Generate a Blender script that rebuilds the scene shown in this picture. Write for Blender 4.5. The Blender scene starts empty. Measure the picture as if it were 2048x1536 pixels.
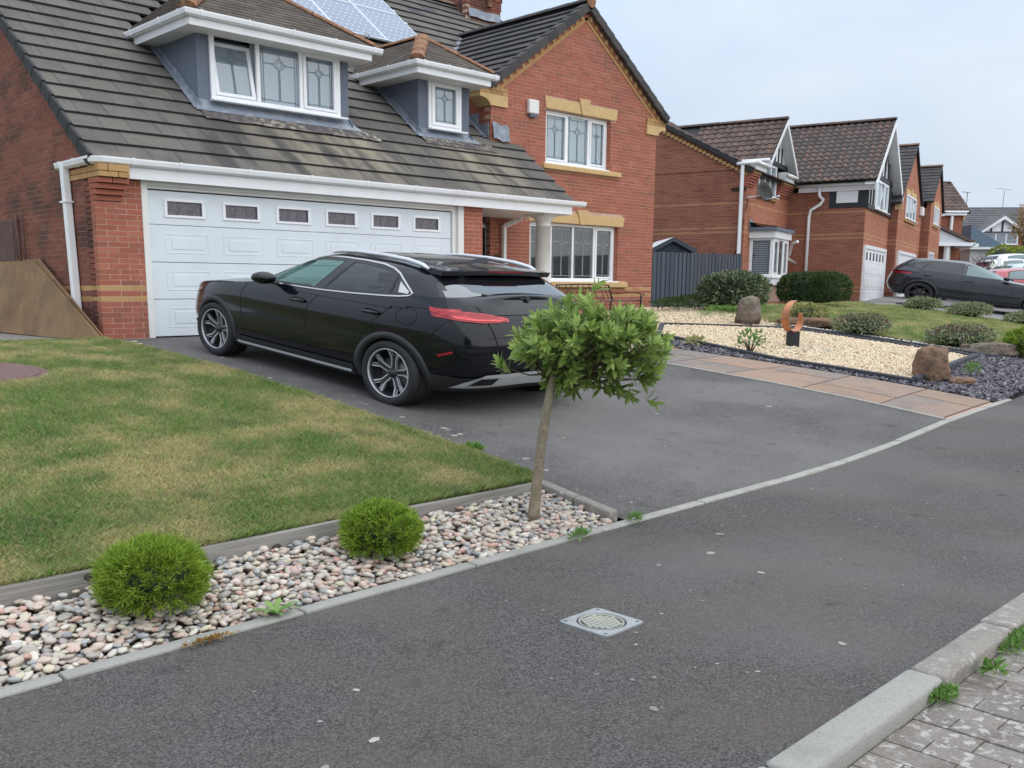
import bpy, bmesh, math, random
import numpy as np
from mathutils import Vector, Matrix
R = random.Random(11)
NR = np.random.default_rng(5)
SC = bpy.context.scene
COL = SC.collection
rad = math.radians
# ------------------------------------------------------------------ camera
ZC = 0.70                      # height of the lens above the garage floor
FPX, PCX, PCY = 1922.0, 945.0, 930.0
_vb = Vector((-930 - PCX, -(578 - PCY), FPX)).normalized()
_va = Vector((2980 - PCX, -(580 - PCY), FPX))
_va = (_va - _vb * _va.dot(_vb)).normalized()
_up = _vb.cross(_va)
if _up.y < 0:
 _up = -_up
ROWS = (_va, _vb, _up)         # world X, Y, Z axes seen from the lens
cam_d = bpy.data.cameras.new('camera')
cam = bpy.data.objects.new('camera', cam_d)
COL.objects.link(cam)
cam.matrix_world = Matrix(((_va.x, _va.y, -_va.z, 0), (_vb.x, _vb.y, -_vb.z, 0), (_up.x, _up.y, -_up.z, ZC), (0, 0, 0, 1)))
cam_d.sensor_width = 36
cam_d.lens = FPX / 2048 * 36
cam_d.shift_x = (1024 - PCX) / 2048
cam_d.shift_y = -(768 - PCY) / 2048
cam_d.clip_start = 0.05
cam_d.clip_end = 2000
SC.camera = cam
# ------------------------------------------------------------------ light
SC.view_settings.view_transform = 'Standard'
SC.view_settings.look = 'None'
SC.view_settings.exposure = 0.40
SC.view_settings.gamma = 1.0
SC.view_settings.use_curve_mapping = False
SUN_EL, SUN_AZ = rad(52), rad(200)          # azimuth measured clockwise from +Y
world = bpy.data.worlds.new('World')
SC.world = world
world.use_nodes = True
wn = world.node_tree
wn.nodes.clear()
wo = wn.nodes.new('ShaderNodeOutputWorld')
sky = wn.nodes.new('ShaderNodeTexSky')
sky.sky_type = 'NISHITA'
sky.sun_disc = False
sky.sun_elevation = SUN_EL
sky.sun_rotation = SUN_AZ
sky.air_density = 1.0
sky.dust_density = 2.0
b1 = wn.nodes.new('ShaderNodeBackground')
b1.inputs['Strength'].default_value = 0.08
wn.links.new(sky.outputs[0], b1.inputs[0])
tc = wn.nodes.new('ShaderNodeTexCoord')
mp = wn.nodes.new('ShaderNodeMapping')
mp.inputs['Scale'].default_value = (1.0, 1.0, 2.6)
wn.links.new(tc.outputs['Generated'], mp.inputs[0])
nz = wn.nodes.new('ShaderNodeTexNoise')
nz.inputs['Scale'].default_value = 2.3
nz.inputs['Detail'].default_value = 7
nz.inputs['Roughness'].default_value = 0.52
wn.links.new(mp.outputs[0], nz.inputs['Vector'])
cr = wn.nodes.new('ShaderNodeValToRGB')
ce = cr.color_ramp.elements
ce[0].position, ce[0].color = 0.34, (0.47, 0.57, 0.70, 1)
ce[1].position, ce[1].color = 0.66, (0.64, 0.685, 0.76, 1)
e = ce.new(0.50)
e.color = (0.55, 0.62, 0.72, 1)
wn.links.new(nz.outputs[0], cr.inputs[0])
# an overcast sky grows brighter towards the zenith
sx = wn.nodes.new('ShaderNodeSeparateXYZ')
wn.links.new(tc.outputs['Generated'], sx.inputs[0])
mr = wn.nodes.new('ShaderNodeMapRange')
mr.inputs['From Min'].default_value = 0.12
mr.inputs['From Max'].default_value = 1.0
mr.inputs['To Min'].default_value = 1.0
mr.inputs['To Max'].default_value = 2.0
wn.links.new(sx.outputs['Z'], mr.inputs['Value'])
b2 = wn.nodes.new('ShaderNodeBackground')
wn.links.new(cr.outputs[0], b2.inputs[0])
wn.links.new(mr.outputs[0], b2.inputs[1])
mx = wn.nodes.new('ShaderNodeMixShader')
mx.inputs[0].default_value = 0.9
wn.links.new(b1.outputs[0], mx.inputs[1])
wn.links.new(b2.outputs[0], mx.inputs[2])
wn.links.new(mx.outputs[0], wo.inputs[0])
sun_d = bpy.data.lights.new('sun', 'SUN')
sun_d.energy = 1.35
sun_d.angle = rad(110)
sun_d.color = (1.0, 0.95, 0.87)
sun = bpy.data.objects.new('sun', sun_d)
COL.objects.link(sun)
_sd = Vector((math.sin(SUN_AZ) * math.cos(SUN_EL), math.cos(SUN_AZ) * math.cos(SUN_EL), math.sin(SUN_EL)))
_sd = Vector((0.28, -0.62, 0.75)).normalized()
sun.rotation_euler = _sd.to_track_quat('Z', 'Y').to_euler()
sun.location = (0, -10, 30)
sky.sun_elevation = math.asin(_sd.z)
sky.sun_rotation = math.atan2(_sd.x, _sd.y)
# ------------------------------------------------------------------ tags
def tag(o, label=None, cat=None, group=None, kind=None):
 if label: o['label'] = label
 if cat: o['category'] = cat
 if group: o['group'] = group
 if kind: o['kind'] = kind
 return o
def empty(name, loc=(0, 0, 0), rz=0, label=None, cat=None, group=None):
 o = bpy.data.objects.new(name, None)
 o.empty_display_size = 0.1
 COL.objects.link(o)
 o.location = loc
 o.rotation_euler = (0, 0, rz)
 return tag(o, label, cat, group)
def link(name, me, parent=None):
 o = bpy.data.objects.new(name, me)
 COL.objects.link(o)
 if parent: o.parent = parent
 return o
def copy_tree(o, parent=None):
 c = o.copy()
 COL.objects.link(c)
 c.parent = parent
 for ch in list(o.children):
  copy_tree(ch, c)
 return c
# ------------------------------------------------------------------ materials
def _noise(nt, vec, scale, detail=4, rough=0.55, dist=0.0):
 n = nt.nodes.new('ShaderNodeTexNoise')
 n.inputs['Scale'].default_value = scale
 n.inputs['Detail'].default_value = detail
 n.inputs['Roughness'].default_value = rough
 n.inputs['Distortion'].default_value = dist
 nt.links.new(vec, n.inputs['Vector'])
 return n.outputs[0]
def _maprange(nt, val, a, b, c=0.0, d=1.0):
 m = nt.nodes.new('ShaderNodeMapRange')
 m.inputs['From Min'].default_value = a
 m.inputs['From Max'].default_value = b
 m.inputs['To Min'].default_value = c
 m.inputs['To Max'].default_value = d
 nt.links.new(val, m.inputs['Value'])
 return m.outputs[0]
def _mix(nt, fac, c1, c2, mode='MIX'):
 m = nt.nodes.new('ShaderNodeMix')
 m.data_type = 'RGBA'
 m.blend_type = mode
 if isinstance(fac, (int, float)): m.inputs['Factor'].default_value = fac
 else: nt.links.new(fac, m.inputs['Factor'])
 for sock, c in ((m.inputs[6], c1), (m.inputs[7], c2)):
  if isinstance(c, tuple): sock.default_value = (*c[:3], 1)
  else: nt.links.new(c, sock)
 return m.outputs[2]
def _math(nt, op, a, b=None):
 m = nt.nodes.new('ShaderNodeMath')
 m.operation = op
 for i, v in ((0, a), (1, b)):
  if v is None: continue
  if isinstance(v, (int, float)): m.inputs[i].default_value = v
  else: nt.links.new(v, m.inputs[i])
 return m.outputs[0]
MATS = {}
def M(name, col, rough=0.6, metal=0.0, var=(), bump=(), ramp=None, coord='pos', spec=0.5, coat=0.0, sub=0.0, custom=None, trans=0.0):
 """var: (scale, colour, lo, hi, amount[, detail]); scale may be a 3-tuple. ramp: [(pos, colour)] over the piece's own random value."""
 m = bpy.data.materials.new(name)
 m.use_nodes = True
 nt = m.node_tree
 nt.nodes.clear()
 out = nt.nodes.new('ShaderNodeOutputMaterial')
 bs = nt.nodes.new('ShaderNodeBsdfPrincipled')
 nt.links.new(bs.outputs[0], out.inputs[0])
 if coord == 'pos':
  g = nt.nodes.new('ShaderNodeNewGeometry'); vec = g.outputs['Position']
 else:
  g = nt.nodes.new('ShaderNodeTexCoord'); vec = g.outputs['UV' if coord == 'uv' else 'Object']
 def sv(scale):
  if isinstance(scale, tuple):
   mm = nt.nodes.new('ShaderNodeMapping')
   mm.inputs['Scale'].default_value = scale
   nt.links.new(vec, mm.inputs[0])
   return mm.outputs[0], 1.0
  return vec, scale
 if ramp:
  at = nt.nodes.new('ShaderNodeAttribute'); at.attribute_name = 'rnd'
  oi = nt.nodes.new('ShaderNodeObjectInfo')
  s = _math(nt, 'ADD', at.outputs['Fac'], oi.outputs['Random'])
  s = _math(nt, 'FRACT', s)
  cr = nt.nodes.new('ShaderNodeValToRGB')
  els = cr.color_ramp.elements
  els[0].position, els[0].color = ramp[0][0], (*ramp[0][1], 1)
  els[1].position, els[1].color = ramp[-1][0], (*ramp[-1][1], 1)
  for p, c in ramp[1:-1]:
   e = els.new(p); e.color = (*c, 1)
  nt.links.new(s, cr.inputs[0])
  c = cr.outputs[0]
 else:
  c = tuple(col)
 if custom: c = custom(nt, vec, c)
 for v in var:
  scale, c2, lo, hi, amt = v[:5]
  vv, s = sv(scale)
  f = _maprange(nt, _noise(nt, vv, s, v[5] if len(v) > 5 else 4), lo, hi, 0.0, amt)
  c = _mix(nt, f, c, c2)
 if isinstance(c, tuple): bs.inputs['Base Color'].default_value = (*c, 1)
 else: nt.links.new(c, bs.inputs['Base Color'])
 bs.inputs['Roughness'].default_value = rough
 bs.inputs['Metallic'].default_value = metal
 bs.inputs['Specular IOR Level'].default_value = spec
 if coat:
  bs.inputs['Coat Weight'].default_value = coat
  bs.inputs['Coat Roughness'].default_value = 0.03
 if trans:
  tr = nt.nodes.new('ShaderNodeBsdfTranslucent')
  if isinstance(c, tuple): tr.inputs[0].default_value = (*c, 1)
  else: nt.links.new(c, tr.inputs[0])
  ms = nt.nodes.new('ShaderNodeMixShader'); ms.inputs[0].default_value = trans
  nt.links.new(bs.outputs[0], ms.inputs[1]); nt.links.new(tr.outputs[0], ms.inputs[2])
  nt.links.new(ms.outputs[0], out.inputs[0])
 prev = None
 for bscale, dist in bump:
  vv, s = sv(bscale)
  n = _noise(nt, vv, s, 4)
  b = nt.nodes.new('ShaderNodeBump')
  b.inputs['Strength'].default_value = 1.0
  b.inputs['Distance'].default_value = dist
  nt.links.new(n, b.inputs['Height'])
  if prev: nt.links.new(prev, b.inputs['Normal'])
  prev = b.outputs[0]
 if prev: nt.links.new(prev, bs.inputs['Normal'])
 MATS[name] = m
 return m
def glass(name, tint, dark, mixf, rough=0.02, refl=0.06):
 """window glass: partly see-through tint, partly dark body, mirror by fresnel"""
 m = bpy.data.materials.new(name); m.use_nodes = True
 nt = m.node_tree; nt.nodes.clear()
 out = nt.nodes.new('ShaderNodeOutputMaterial')
 tr = nt.nodes.new('ShaderNodeBsdfTransparent'); tr.inputs[0].default_value = (*tint, 1)
 df = nt.nodes.new('ShaderNodeBsdfDiffuse'); df.inputs[0].default_value = (*dark, 1)
 gl = nt.nodes.new('ShaderNodeBsdfGlossy'); gl.inputs['Roughness'].default_value = rough
 gl.inputs[0].default_value = (0.95, 0.98, 1, 1)
 a = nt.nodes.new('ShaderNodeMixShader'); a.inputs[0].default_value = mixf
 nt.links.new(tr.outputs[0], a.inputs[1]); nt.links.new(df.outputs[0], a.inputs[2])
 gm = nt.nodes.new('ShaderNodeNewGeometry'); dt = nt.nodes.new('ShaderNodeVectorMath'); dt.operation = 'DOT_PRODUCT'
 nt.links.new(gm.outputs['Normal'], dt.inputs[0]); nt.links.new(gm.outputs['Incoming'], dt.inputs[1])
 q_ = _math(nt, 'SUBTRACT', 1.0, _math(nt, 'ABSOLUTE', dt.outputs['Value']))
 q_ = _math(nt, 'ADD', _math(nt, 'MULTIPLY', _math(nt, 'POWER', q_, 5.0), 0.94), refl)
 b = nt.nodes.new('ShaderNodeMixShader')
 nt.links.new(q_, b.inputs[0]); nt.links.new(a.outputs[0], b.inputs[1]); nt.links.new(gl.outputs[0], b.inputs[2])
 nt.links.new(b.outputs[0], out.inputs[0])
 MATS[name] = m
 return m
RED_RAMP = [(0.0, (0.33, 0.115, 0.075)), (0.25, (0.41, 0.142, 0.092)), (0.5, (0.375, 0.122, 0.078)), (0.72, (0.44, 0.16, 0.105)), (0.88, (0.34, 0.125, 0.085)), (1.0, (0.29, 0.115, 0.08))]
M('red_brick', (0.4, .1, .06), 0.85, ramp=RED_RAMP, var=[(9.0, (0.22, 0.085, 0.06), 0.52, 0.75, 0.45), (0.55, (0.20, 0.09, 0.07), 0.52, 0.72, 0.5, 6)], bump=[(60.0, 0.003)], spec=0.2)
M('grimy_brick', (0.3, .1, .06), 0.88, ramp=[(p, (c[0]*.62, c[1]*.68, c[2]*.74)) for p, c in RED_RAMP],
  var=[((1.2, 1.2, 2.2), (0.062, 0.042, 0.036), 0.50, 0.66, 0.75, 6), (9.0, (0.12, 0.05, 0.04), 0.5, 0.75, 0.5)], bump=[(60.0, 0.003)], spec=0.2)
M('buff_brick', (0.5, .32, .13), 0.85, ramp=[(0.0, (0.44, 0.26, 0.115)), (0.5, (0.52, 0.33, 0.15)), (1.0, (0.42, 0.22, 0.10))], var=[(8.0, (0.3, 0.17, 0.09), 0.5, 0.8, 0.4)], bump=[(60.0, 0.003)], spec=0.2)
M('mortar', (0.60, 0.42, 0.33), 0.95, var=[(3.0, (0.33, 0.22, 0.17), 0.4, 0.7, 0.6)], spec=0.1)
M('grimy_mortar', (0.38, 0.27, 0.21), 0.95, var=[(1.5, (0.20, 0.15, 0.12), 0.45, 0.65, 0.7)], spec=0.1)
M('sandstone', (0.62, 0.43, 0.21), 0.8, var=[(6.0, (0.46, 0.31, 0.16), 0.45, 0.75, 0.5)], bump=[(50.0, 0.002)], spec=0.2)
M('white_upvc', (0.86, 0.87, 0.88), 0.32, var=[(2.5, (0.66, 0.67, 0.66), 0.5, 0.8, 0.4)])
M('white_paint', (0.78, 0.77, 0.74), 0.5, var=[(3.0, (0.62, 0.61, 0.57), 0.45, 0.75, 0.5)])
M('door_white', (0.72, 0.77, 0.80), 0.38, var=[(2.0, (0.64, 0.69, 0.72), 0.4, 0.7, 0.6)])
M('soffit_shade', (0.40, 0.35, 0.33), 0.7)
M('grey_render', (0.165, 0.19, 0.235), 0.85, var=[(1.6, (0.13, 0.15, 0.19), 0.4, 0.7, 0.7), (12.0, (0.19, 0.21, 0.25), 0.5, 0.8, 0.4)], bump=[(120.0, 0.003)], spec=0.2)
M('lead', (0.22, 0.25, 0.30), 0.6, metal=0.15, var=[(5.0, (0.42, 0.45, 0.48), 0.45, 0.7, 0.7), (14.0, (0.16, 0.18, 0.2), 0.55, 0.75, 0.6)], bump=[(9.0, 0.012)])
M('black_gloss', (0.012, 0.013, 0.016), 0.25)
M('black_matt', (0.018, 0.018, 0.02), 0.7)
M('dark_gap', (0.008, 0.008, 0.008), 0.9)
M('terracotta', (0.30, 0.15, 0.085), 0.85, var=[(14.0, (0.10, 0.065, 0.05), 0.48, 0.66, 0.8), (22.0, (0.42, 0.28, 0.14), 0.58, 0.75, 0.7)], bump=[(25.0, 0.006)], spec=0.2)
def roof_custom(nt, vec, c):
 # bleached streaks washed down from the two dormer aprons, and soot between them
 s = nt.nodes.new('ShaderNodeSeparateXYZ'); nt.links.new(vec, s.inputs[0])
 mm = nt.nodes.new('ShaderNodeMapping'); mm.inputs['Scale'].default_value = (1.7, 0.35, 0.35)
 mm.inputs['Rotation'].default_value = (0, 0, 0.05)
 nt.links.new(vec, mm.inputs[0])
 streak = _noise(nt, mm.outputs[0], 1.0, 5, 0.6)
 def band(x, a, b, w):
  lo = _maprange(nt, x, a - w, a + w); hi = _maprange(nt, x, b - w, b + w, 1.0, 0.0)
  return _math(nt, 'MULTIPLY', lo, hi)
 below = _maprange(nt, s.outputs['Y'], 14.3, 14.6, 1.0, 0.0)
 m1 = band(s.outputs['X'], 8.8, 11.4, 0.5)
 m2 = band(s.outputs['X'], 12.9, 14.6, 0.35)
 mm_ = _math(nt, 'MAXIMUM', m1, m2)
 f = _math(nt, 'MULTIPLY', _math(nt, 'MULTIPLY', mm_, below), _maprange(nt, streak, 0.36, 0.56, 0.15, 0.85))
 low = _maprange(nt, s.outputs['Y'], 13.1, 14.2, 0.25, 1.0)
 f = _math(nt, 'MULTIPLY', f, low)
 c = _mix(nt, f, c, (0.33, 0.285, 0.20))
 dk = _math(nt, 'MULTIPLY', _maprange(nt, s.outputs['Y'], 14.6, 13.9), _maprange(nt, streak, 0.50, 0.38, 0.0, 0.7))
 return _mix(nt, dk, c, (0.045, 0.042, 0.045))
TILE_RAMP = [(0.0, (0.115, 0.105, 0.095)), (0.35, (0.15, 0.138, 0.12)), (0.7, (0.125, 0.115, 0.108)), (0.93, (0.165, 0.15, 0.128)), (1.0, (0.075, 0.075, 0.085))]
M('roof_tile', (0.13, 0.12, 0.11), 0.9, ramp=TILE_RAMP, custom=roof_custom, var=[(2.2, (0.075, 0.07, 0.066), 0.5, 0.72, 0.6, 6), (40.0, (0.24, 0.22, 0.18), 0.60, 0.72, 0.55)], bump=[(70.0, 0.004)], spec=0.2)
M('slate_tile', (0.065, 0.062, 0.062), 0.85, ramp=[(0.0, (0.06, 0.058, 0.06)), (0.5, (0.085, 0.08, 0.078)), (1.0, (0.05, 0.05, 0.054))], var=[(2.0, (0.12, 0.105, 0.09), 0.5, 0.75, 0.6, 6), (35.0, (0.16, 0.15, 0.13), 0.62, 0.75, 0.5)], bump=[(70.0, 0.003)], spec=0.2)
M('dormer_tile', (0.10, 0.085, 0.07), 0.9, ramp=[(0.0, (0.085, 0.07, 0.06)), (1.0, (0.13, 0.11, 0.09))], var=[(5.0, (0.055, 0.048, 0.042), 0.5, 0.72, 0.7), (30.0, (0.2, 0.19, 0.14), 0.6, 0.72, 0.6)], bump=[(50.0, 0.004)], spec=0.2)
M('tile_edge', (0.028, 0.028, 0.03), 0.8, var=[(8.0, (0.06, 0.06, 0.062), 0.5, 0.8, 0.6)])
M('valley_moss', (0.05, 0.052, 0.045), 0.95, var=[(12.0, (0.12, 0.12, 0.10), 0.5, 0.75, 0.7)], bump=[(20.0, 0.02)])
M('mossy_edge', (0.30, 0.20, 0.14), 0.95, var=[(16.0, (0.12, 0.085, 0.06), 0.45, 0.65, 0.8)], bump=[(40.0, 0.01)])
def _stain(nt, vec, c):
 v = _noise(nt, vec, 9.0, 6, 0.75)
 c = _mix(nt, _maprange(nt, v, 0.48, 0.56), (0.12, 0.105, 0.10), (0.38, 0.36, 0.28))
 return _mix(nt, _maprange(nt, _noise(nt, vec, 1.3, 3), 0.42, 0.56, 0.0, 0.75), c, (0.10, 0.085, 0.095))
M('peeled_mortar', (0.4, 0.38, 0.3), 0.95, custom=_stain, bump=[(30.0, 0.004)], spec=0.1)
# solar glass: dark cells with pale lozenges at the cell corners
def _cells(nt, vec, c):
 v = nt.nodes.new('ShaderNodeTexVoronoi'); v.inputs['Randomness'].default_value = 0.0
 v.inputs['Scale'].default_value = 1.0
 uvn = nt.nodes.new('ShaderNodeTexCoord')
 nt.links.new(uvn.outputs['UV'], v.inputs['Vector'])
 f = _maprange(nt, v.outputs['Distance'], 0.10, 0.15, 1.0, 0.0)
 return _mix(nt, f, (0.105, 0.135, 0.20), (0.55, 0.60, 0.66))
M('solar_glass', (0.1, 0.12, 0.2), 0.22, custom=_cells, coat=0.6, spec=0.8)
M('alu_frame', (0.62, 0.66, 0.70), 0.35, metal=0.4)
glass('pane_bright', (0.86, 0.93, 0.95), (0.34, 0.43, 0.49), 0.55, refl=0.13)
glass('pane_dark', (0.7, 0.75, 0.75), (0.035, 0.045, 0.05), 0.25, refl=0.09)
M('net_curtain', (0.48, 0.52, 0.56), 0.9, var=[((30.0, 30.0, 1.0), (0.36, 0.40, 0.45), 0.45, 0.6, 0.7)])
M('pale_curtain', (0.45, 0.56, 0.60), 0.9, var=[((18.0, 18.0, 0.6), (0.33, 0.44, 0.50), 0.42, 0.62, 0.8)])
M('room_dark', (0.025, 0.024, 0.024), 0.9, var=[(1.2, (0.10, 0.085, 0.07), 0.5, 0.7, 0.8)])
M('leading', (0.10, 0.13, 0.16), 0.45, metal=0.2)
M('lead_light', (0.33, 0.37, 0.40), 0.5)
M('obscure_glass', (0.09, 0.085, 0.10), 0.3, var=[((60.0, 60.0, 20.0), (0.20, 0.18, 0.20), 0.4, 0.6, 0.8)])
# far brick: courses drawn by the Brick Texture on metre UVs
def far_brick(name, a, b, mort, grime=0.4, band=None):
 m = M(name, a, 0.88, coord='uv', spec=0.2)
 nt = m.node_tree
 bs = [n for n in nt.nodes if n.type == 'BSDF_PRINCIPLED'][0]
 tcn = nt.nodes.new('ShaderNodeTexCoord')
 br = nt.nodes.new('ShaderNodeTexBrick')
 br.inputs['Color1'].default_value = (*a, 1); br.inputs['Color2'].default_value = (*b, 1)
 br.inputs['Mortar'].default_value = (*mort, 1)
 br.inputs['Scale'].default_value = 1.0
 br.inputs['Brick Width'].default_value = 0.30
 br.inputs['Row Height'].default_value = 0.075
 br.inputs['Mortar Size'].default_value = 0.007
 br.inputs['Mortar Smooth'].default_value = 0.3
 br.inputs['Bias'].default_value = -0.1
 nt.links.new(tcn.outputs['UV'], br.inputs['Vector'])
 c = br.outputs['Color']
 sp = nt.nodes.new('ShaderNodeSeparateXYZ'); nt.links.new(tcn.outputs['UV'], sp.inputs[0])
 for z0, z1 in (band or ()):
  lo = _maprange(nt, sp.outputs['Y'], z0 - .004, z0 + .004); hi = _maprange(nt, sp.outputs['Y'], z1 - .004, z1 + .004, 1.0, 0.0)
  c = _mix(nt, _math(nt, 'MULTIPLY', _math(nt, 'MULTIPLY', lo, hi), 0.5), c, (0.50, 0.31, 0.15))
 # horizontal smudges: single courses darker than others
 mm = nt.nodes.new('ShaderNodeMapping'); mm.inputs['Scale'].default_value = (1.6, 13.3, 1)
 nt.links.new(tcn.outputs['UV'], mm.inputs[0])
 c = _mix(nt, _maprange(nt, _noise(nt, mm.outputs[0], 1.0, 2), 0.55, 0.7, 0.0, 0.6), c, (a[0]*.5, a[1]*.5, a[2]*.55))
 c = _mix(nt, _maprange(nt, _noise(nt, tcn.outputs['UV'], 0.6, 6), 0.5, 0.72, 0.0, grime), c, (a[0]*.5, a[1]*.55, a[2]*.65))
 nt.links.new(c, bs.inputs['Base Color'])
 return m
BANDS = ((3.60, 3.675), (2.775, 2.85), (2.625, 2.70), (0.75, 0.825), (0.60, 0.675))
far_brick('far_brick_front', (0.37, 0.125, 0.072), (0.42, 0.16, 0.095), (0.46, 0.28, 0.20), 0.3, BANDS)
far_brick('far_brick_side', (0.27, 0.095, 0.06), (0.33, 0.125, 0.08), (0.36, 0.23, 0.17), 0.6, BANDS)  # flank copy of the front brick: shade mixed into its colours, plus more grime
far_brick('far_brick_plain', (0.29, 0.095, 0.055), (0.36, 0.13, 0.075), (0.34, 0.21, 0.15), 0.5)
# ------------------------------------------------------------------ mesh builder
class MB:
 def __init__(s):
  s.v = []; s.f = []; s.mi = []; s.rn = []; s.uv = None
 def add(s, vs, fs, mi=0, rn=None):
  b = len(s.v)
  s.v.extend([tuple(p) for p in vs])
  r = R.random() if rn is None else rn
  for f in fs:
   s.f.append(tuple(i + b for i in f)); s.mi.append(mi); s.rn.append(r)
  return s
 def box(s, x0, x1, y0, y1, z0, z1, mi=0, rn=None):
  vs = [(x, y, z) for z in (z0, z1) for y in (y0, y1) for x in (x0, x1)]
  return s.add(vs, [(0, 2, 3, 1), (4, 5, 7, 6), (0, 1, 5, 4), (2, 6, 7, 3), (0, 4, 6, 2), (1, 3, 7, 5)], mi, rn)
 def obox(s, o, ux, uy, uz, a, b, c, mi=0, rn=None):
  """box from corner ranges a, b, c along the unit vectors ux, uy, uz from origin o"""
  o = Vector(o); vs = []
  for z in c:
   for y in b:
    for x in a:
     vs.append(o + ux * x + uy * y + uz * z)
  return s.add(vs, [(0, 2, 3, 1), (4, 5, 7, 6), (0, 1, 5, 4), (2, 6, 7, 3), (0, 4, 6, 2), (1, 3, 7, 5)], mi, rn)
 def prism(s, poly, d, mi=0, rn=None):
  """closed prism: polygon of 3-D points swept by the vector d"""
  n = len(poly); d = Vector(d)
  vs = [Vector(p) for p in poly] + [Vector(p) + d for p in poly]
  fs = [tuple(range(n)), tuple(range(2 * n - 1, n - 1, -1))] + [(i, n + i, n + (i + 1) % n, (i + 1) % n) for i in range(n)]
  return s.add(vs, fs, mi, rn)
 def tube(s, pts, r, n=8, mi=0, cap=True, sx=1.0):
  pts = [Vector(p) for p in pts]; b = len(s.v); rr = r if isinstance(r, (list, tuple)) else [r] * len(pts)
  prevx = None; rings = []
  for i, p in enumerate(pts):
   t = (pts[min(i + 1, len(pts) - 1)] - pts[max(i - 1, 0)])
   t = t.normalized() if t.length > 1e-9 else Vector((0, 0, 1))
   if prevx is None:
    a = Vector((0, 0, 1)) if abs(t.z) < 0.9 else Vector((1, 0, 0))
    x = t.cross(a).normalized()
   else:
    x = (prevx - t * prevx.dot(t)).normalized()
   prevx = x; y = t.cross(x)
   rings.append([p + (x * math.cos(k * 2 * math.pi / n) * sx + y * math.sin(k * 2 * math.pi / n)) * rr[i] for k in range(n)])
  vs = [q for rg in rings for q in rg]; fs = []
  for i in range(len(pts) - 1):
   for k in range(n):
    fs.append((i * n + k, i * n + (k + 1) % n, (i + 1) * n + (k + 1) % n, (i + 1) * n + k))
  if cap:
   fs.append(tuple(range(n - 1, -1, -1))); fs.append(tuple((len(pts) - 1) * n + k for k in range(n)))
  return s.add(vs, fs, mi)
 def lathe(s, prof, axis_o, ax, n=32, mi=0, closed=False, scale=(1, 1, 1)):
  """prof: (radius, along) pairs, turned round the axis ax through axis_o"""
  ax = Vector(ax).normalized(); a = Vector((0, 0, 1)) if abs(ax.z) < 0.9 else Vector((1, 0, 0))
  x = ax.cross(a).normalized(); y = ax.cross(x)
  vs = []; o = Vector(axis_o)
  for r_, t in prof:
   for k in range(n):
    q = x * math.cos(2 * math.pi * k / n) * r_ + y * math.sin(2 * math.pi * k / n) * r_ + ax * t
    vs.append(o + Vector((q.x * scale[0], q.y * scale[1], q.z * scale[2])))
  fs = []; m = len(prof)
  for i in range(m - (0 if closed else 1)):
   j = (i + 1) % m
   for k in range(n):
    fs.append((i * n + k, i * n + (k + 1) % n, j * n + (k + 1) % n, j * n + k))
  return s.add(vs, fs, mi)
 def grid(s, fn, nu, nv, mi=0):
  vs = [fn(i / nu, j / nv) for i in range(nu + 1) for j in range(nv + 1)]
  fs = [(i * (nv + 1) + j, (i + 1) * (nv + 1) + j, (i + 1) * (nv + 1) + j + 1, i * (nv + 1) + j + 1) for i in range(nu) for j in range(nv)]
  return s.add(vs, fs, mi)
 def build(s, name, mats, parent=None, smooth=False, uvfn=None, merge=False):
  me = bpy.data.meshes.new(name)
  me.from_pydata([tuple(p) for p in s.v], [], s.f)
  mats = mats if isinstance(mats, (list, tuple)) else [mats]
  for m in mats: me.materials.append(MATS[m] if isinstance(m, str) else m)
  if len(mats) > 1: me.polygons.foreach_set('material_index', s.mi)
  at = me.attributes.new('rnd', 'FLOAT', 'FACE'); at.data.foreach_set('value', s.rn)
  if uvfn:
   uv = me.uv_layers.new(name='UVMap'); vv = [uvfn(Vector(p)) for p in s.v]
   buf = np.empty((len(me.loops), 2), dtype=np.float32)
   idx = np.empty(len(me.loops), dtype=np.int32); me.loops.foreach_get('vertex_index', idx)
   buf[:] = np.array(vv, dtype=np.float32)[idx]
   uv.data.foreach_set('uv', buf.ravel())
  if merge:
   bm = bmesh.new(); bm.from_mesh(me); bmesh.ops.remove_doubles(bm, verts=bm.verts, dist=1e-4)
   bmesh.ops.recalc_face_normals(bm, faces=bm.faces); bm.to_mesh(me); bm.free()
  if smooth: me.polygons.foreach_set('use_smooth', [True] * len(me.polygons))
  me.update()
  return link(name, me, parent)
def bevel_mesh(o, w, seg=1):
 bm = bmesh.new(); bm.from_mesh(o.data)
 bmesh.ops.recalc_face_normals(bm, faces=bm.faces)
 es = [e for e in bm.edges if e.is_manifold and e.calc_face_angle(0) > 0.5]
 bmesh.ops.bevel(bm, geom=es, offset=w, segments=seg, profile=0.5, affect='EDGES', clamp_overlap=True)
 bm.to_mesh(o.data); bm.free(); o.data.update()
 return o
def np_mesh(name, verts, faces, mats, rnd=None, parent=None, smooth=False):
 """fast path: verts (N,3), faces (M,k) arrays"""
 me = bpy.data.meshes.new(name)
 nv, (nf, k) = len(verts), faces.shape
 me.vertices.add(nv); me.vertices.foreach_set('co', np.asarray(verts, dtype=np.float32).ravel())
 me.loops.add(nf * k); me.loops.foreach_set('vertex_index', faces.astype(np.int32).ravel())
 me.polygons.add(nf); me.polygons.foreach_set('loop_start', np.arange(nf, dtype=np.int32) * k)
 me.update(calc_edges=True)
 me.materials.append(MATS[mats])
 if rnd is not None:
  at = me.attributes.new('rnd', 'FLOAT', 'FACE'); at.data.foreach_set('value', np.asarray(rnd, dtype=np.float32))
 if smooth: me.polygons.foreach_set('use_smooth', [True] * nf)
 me.validate()
 return link(name, me, parent)
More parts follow.
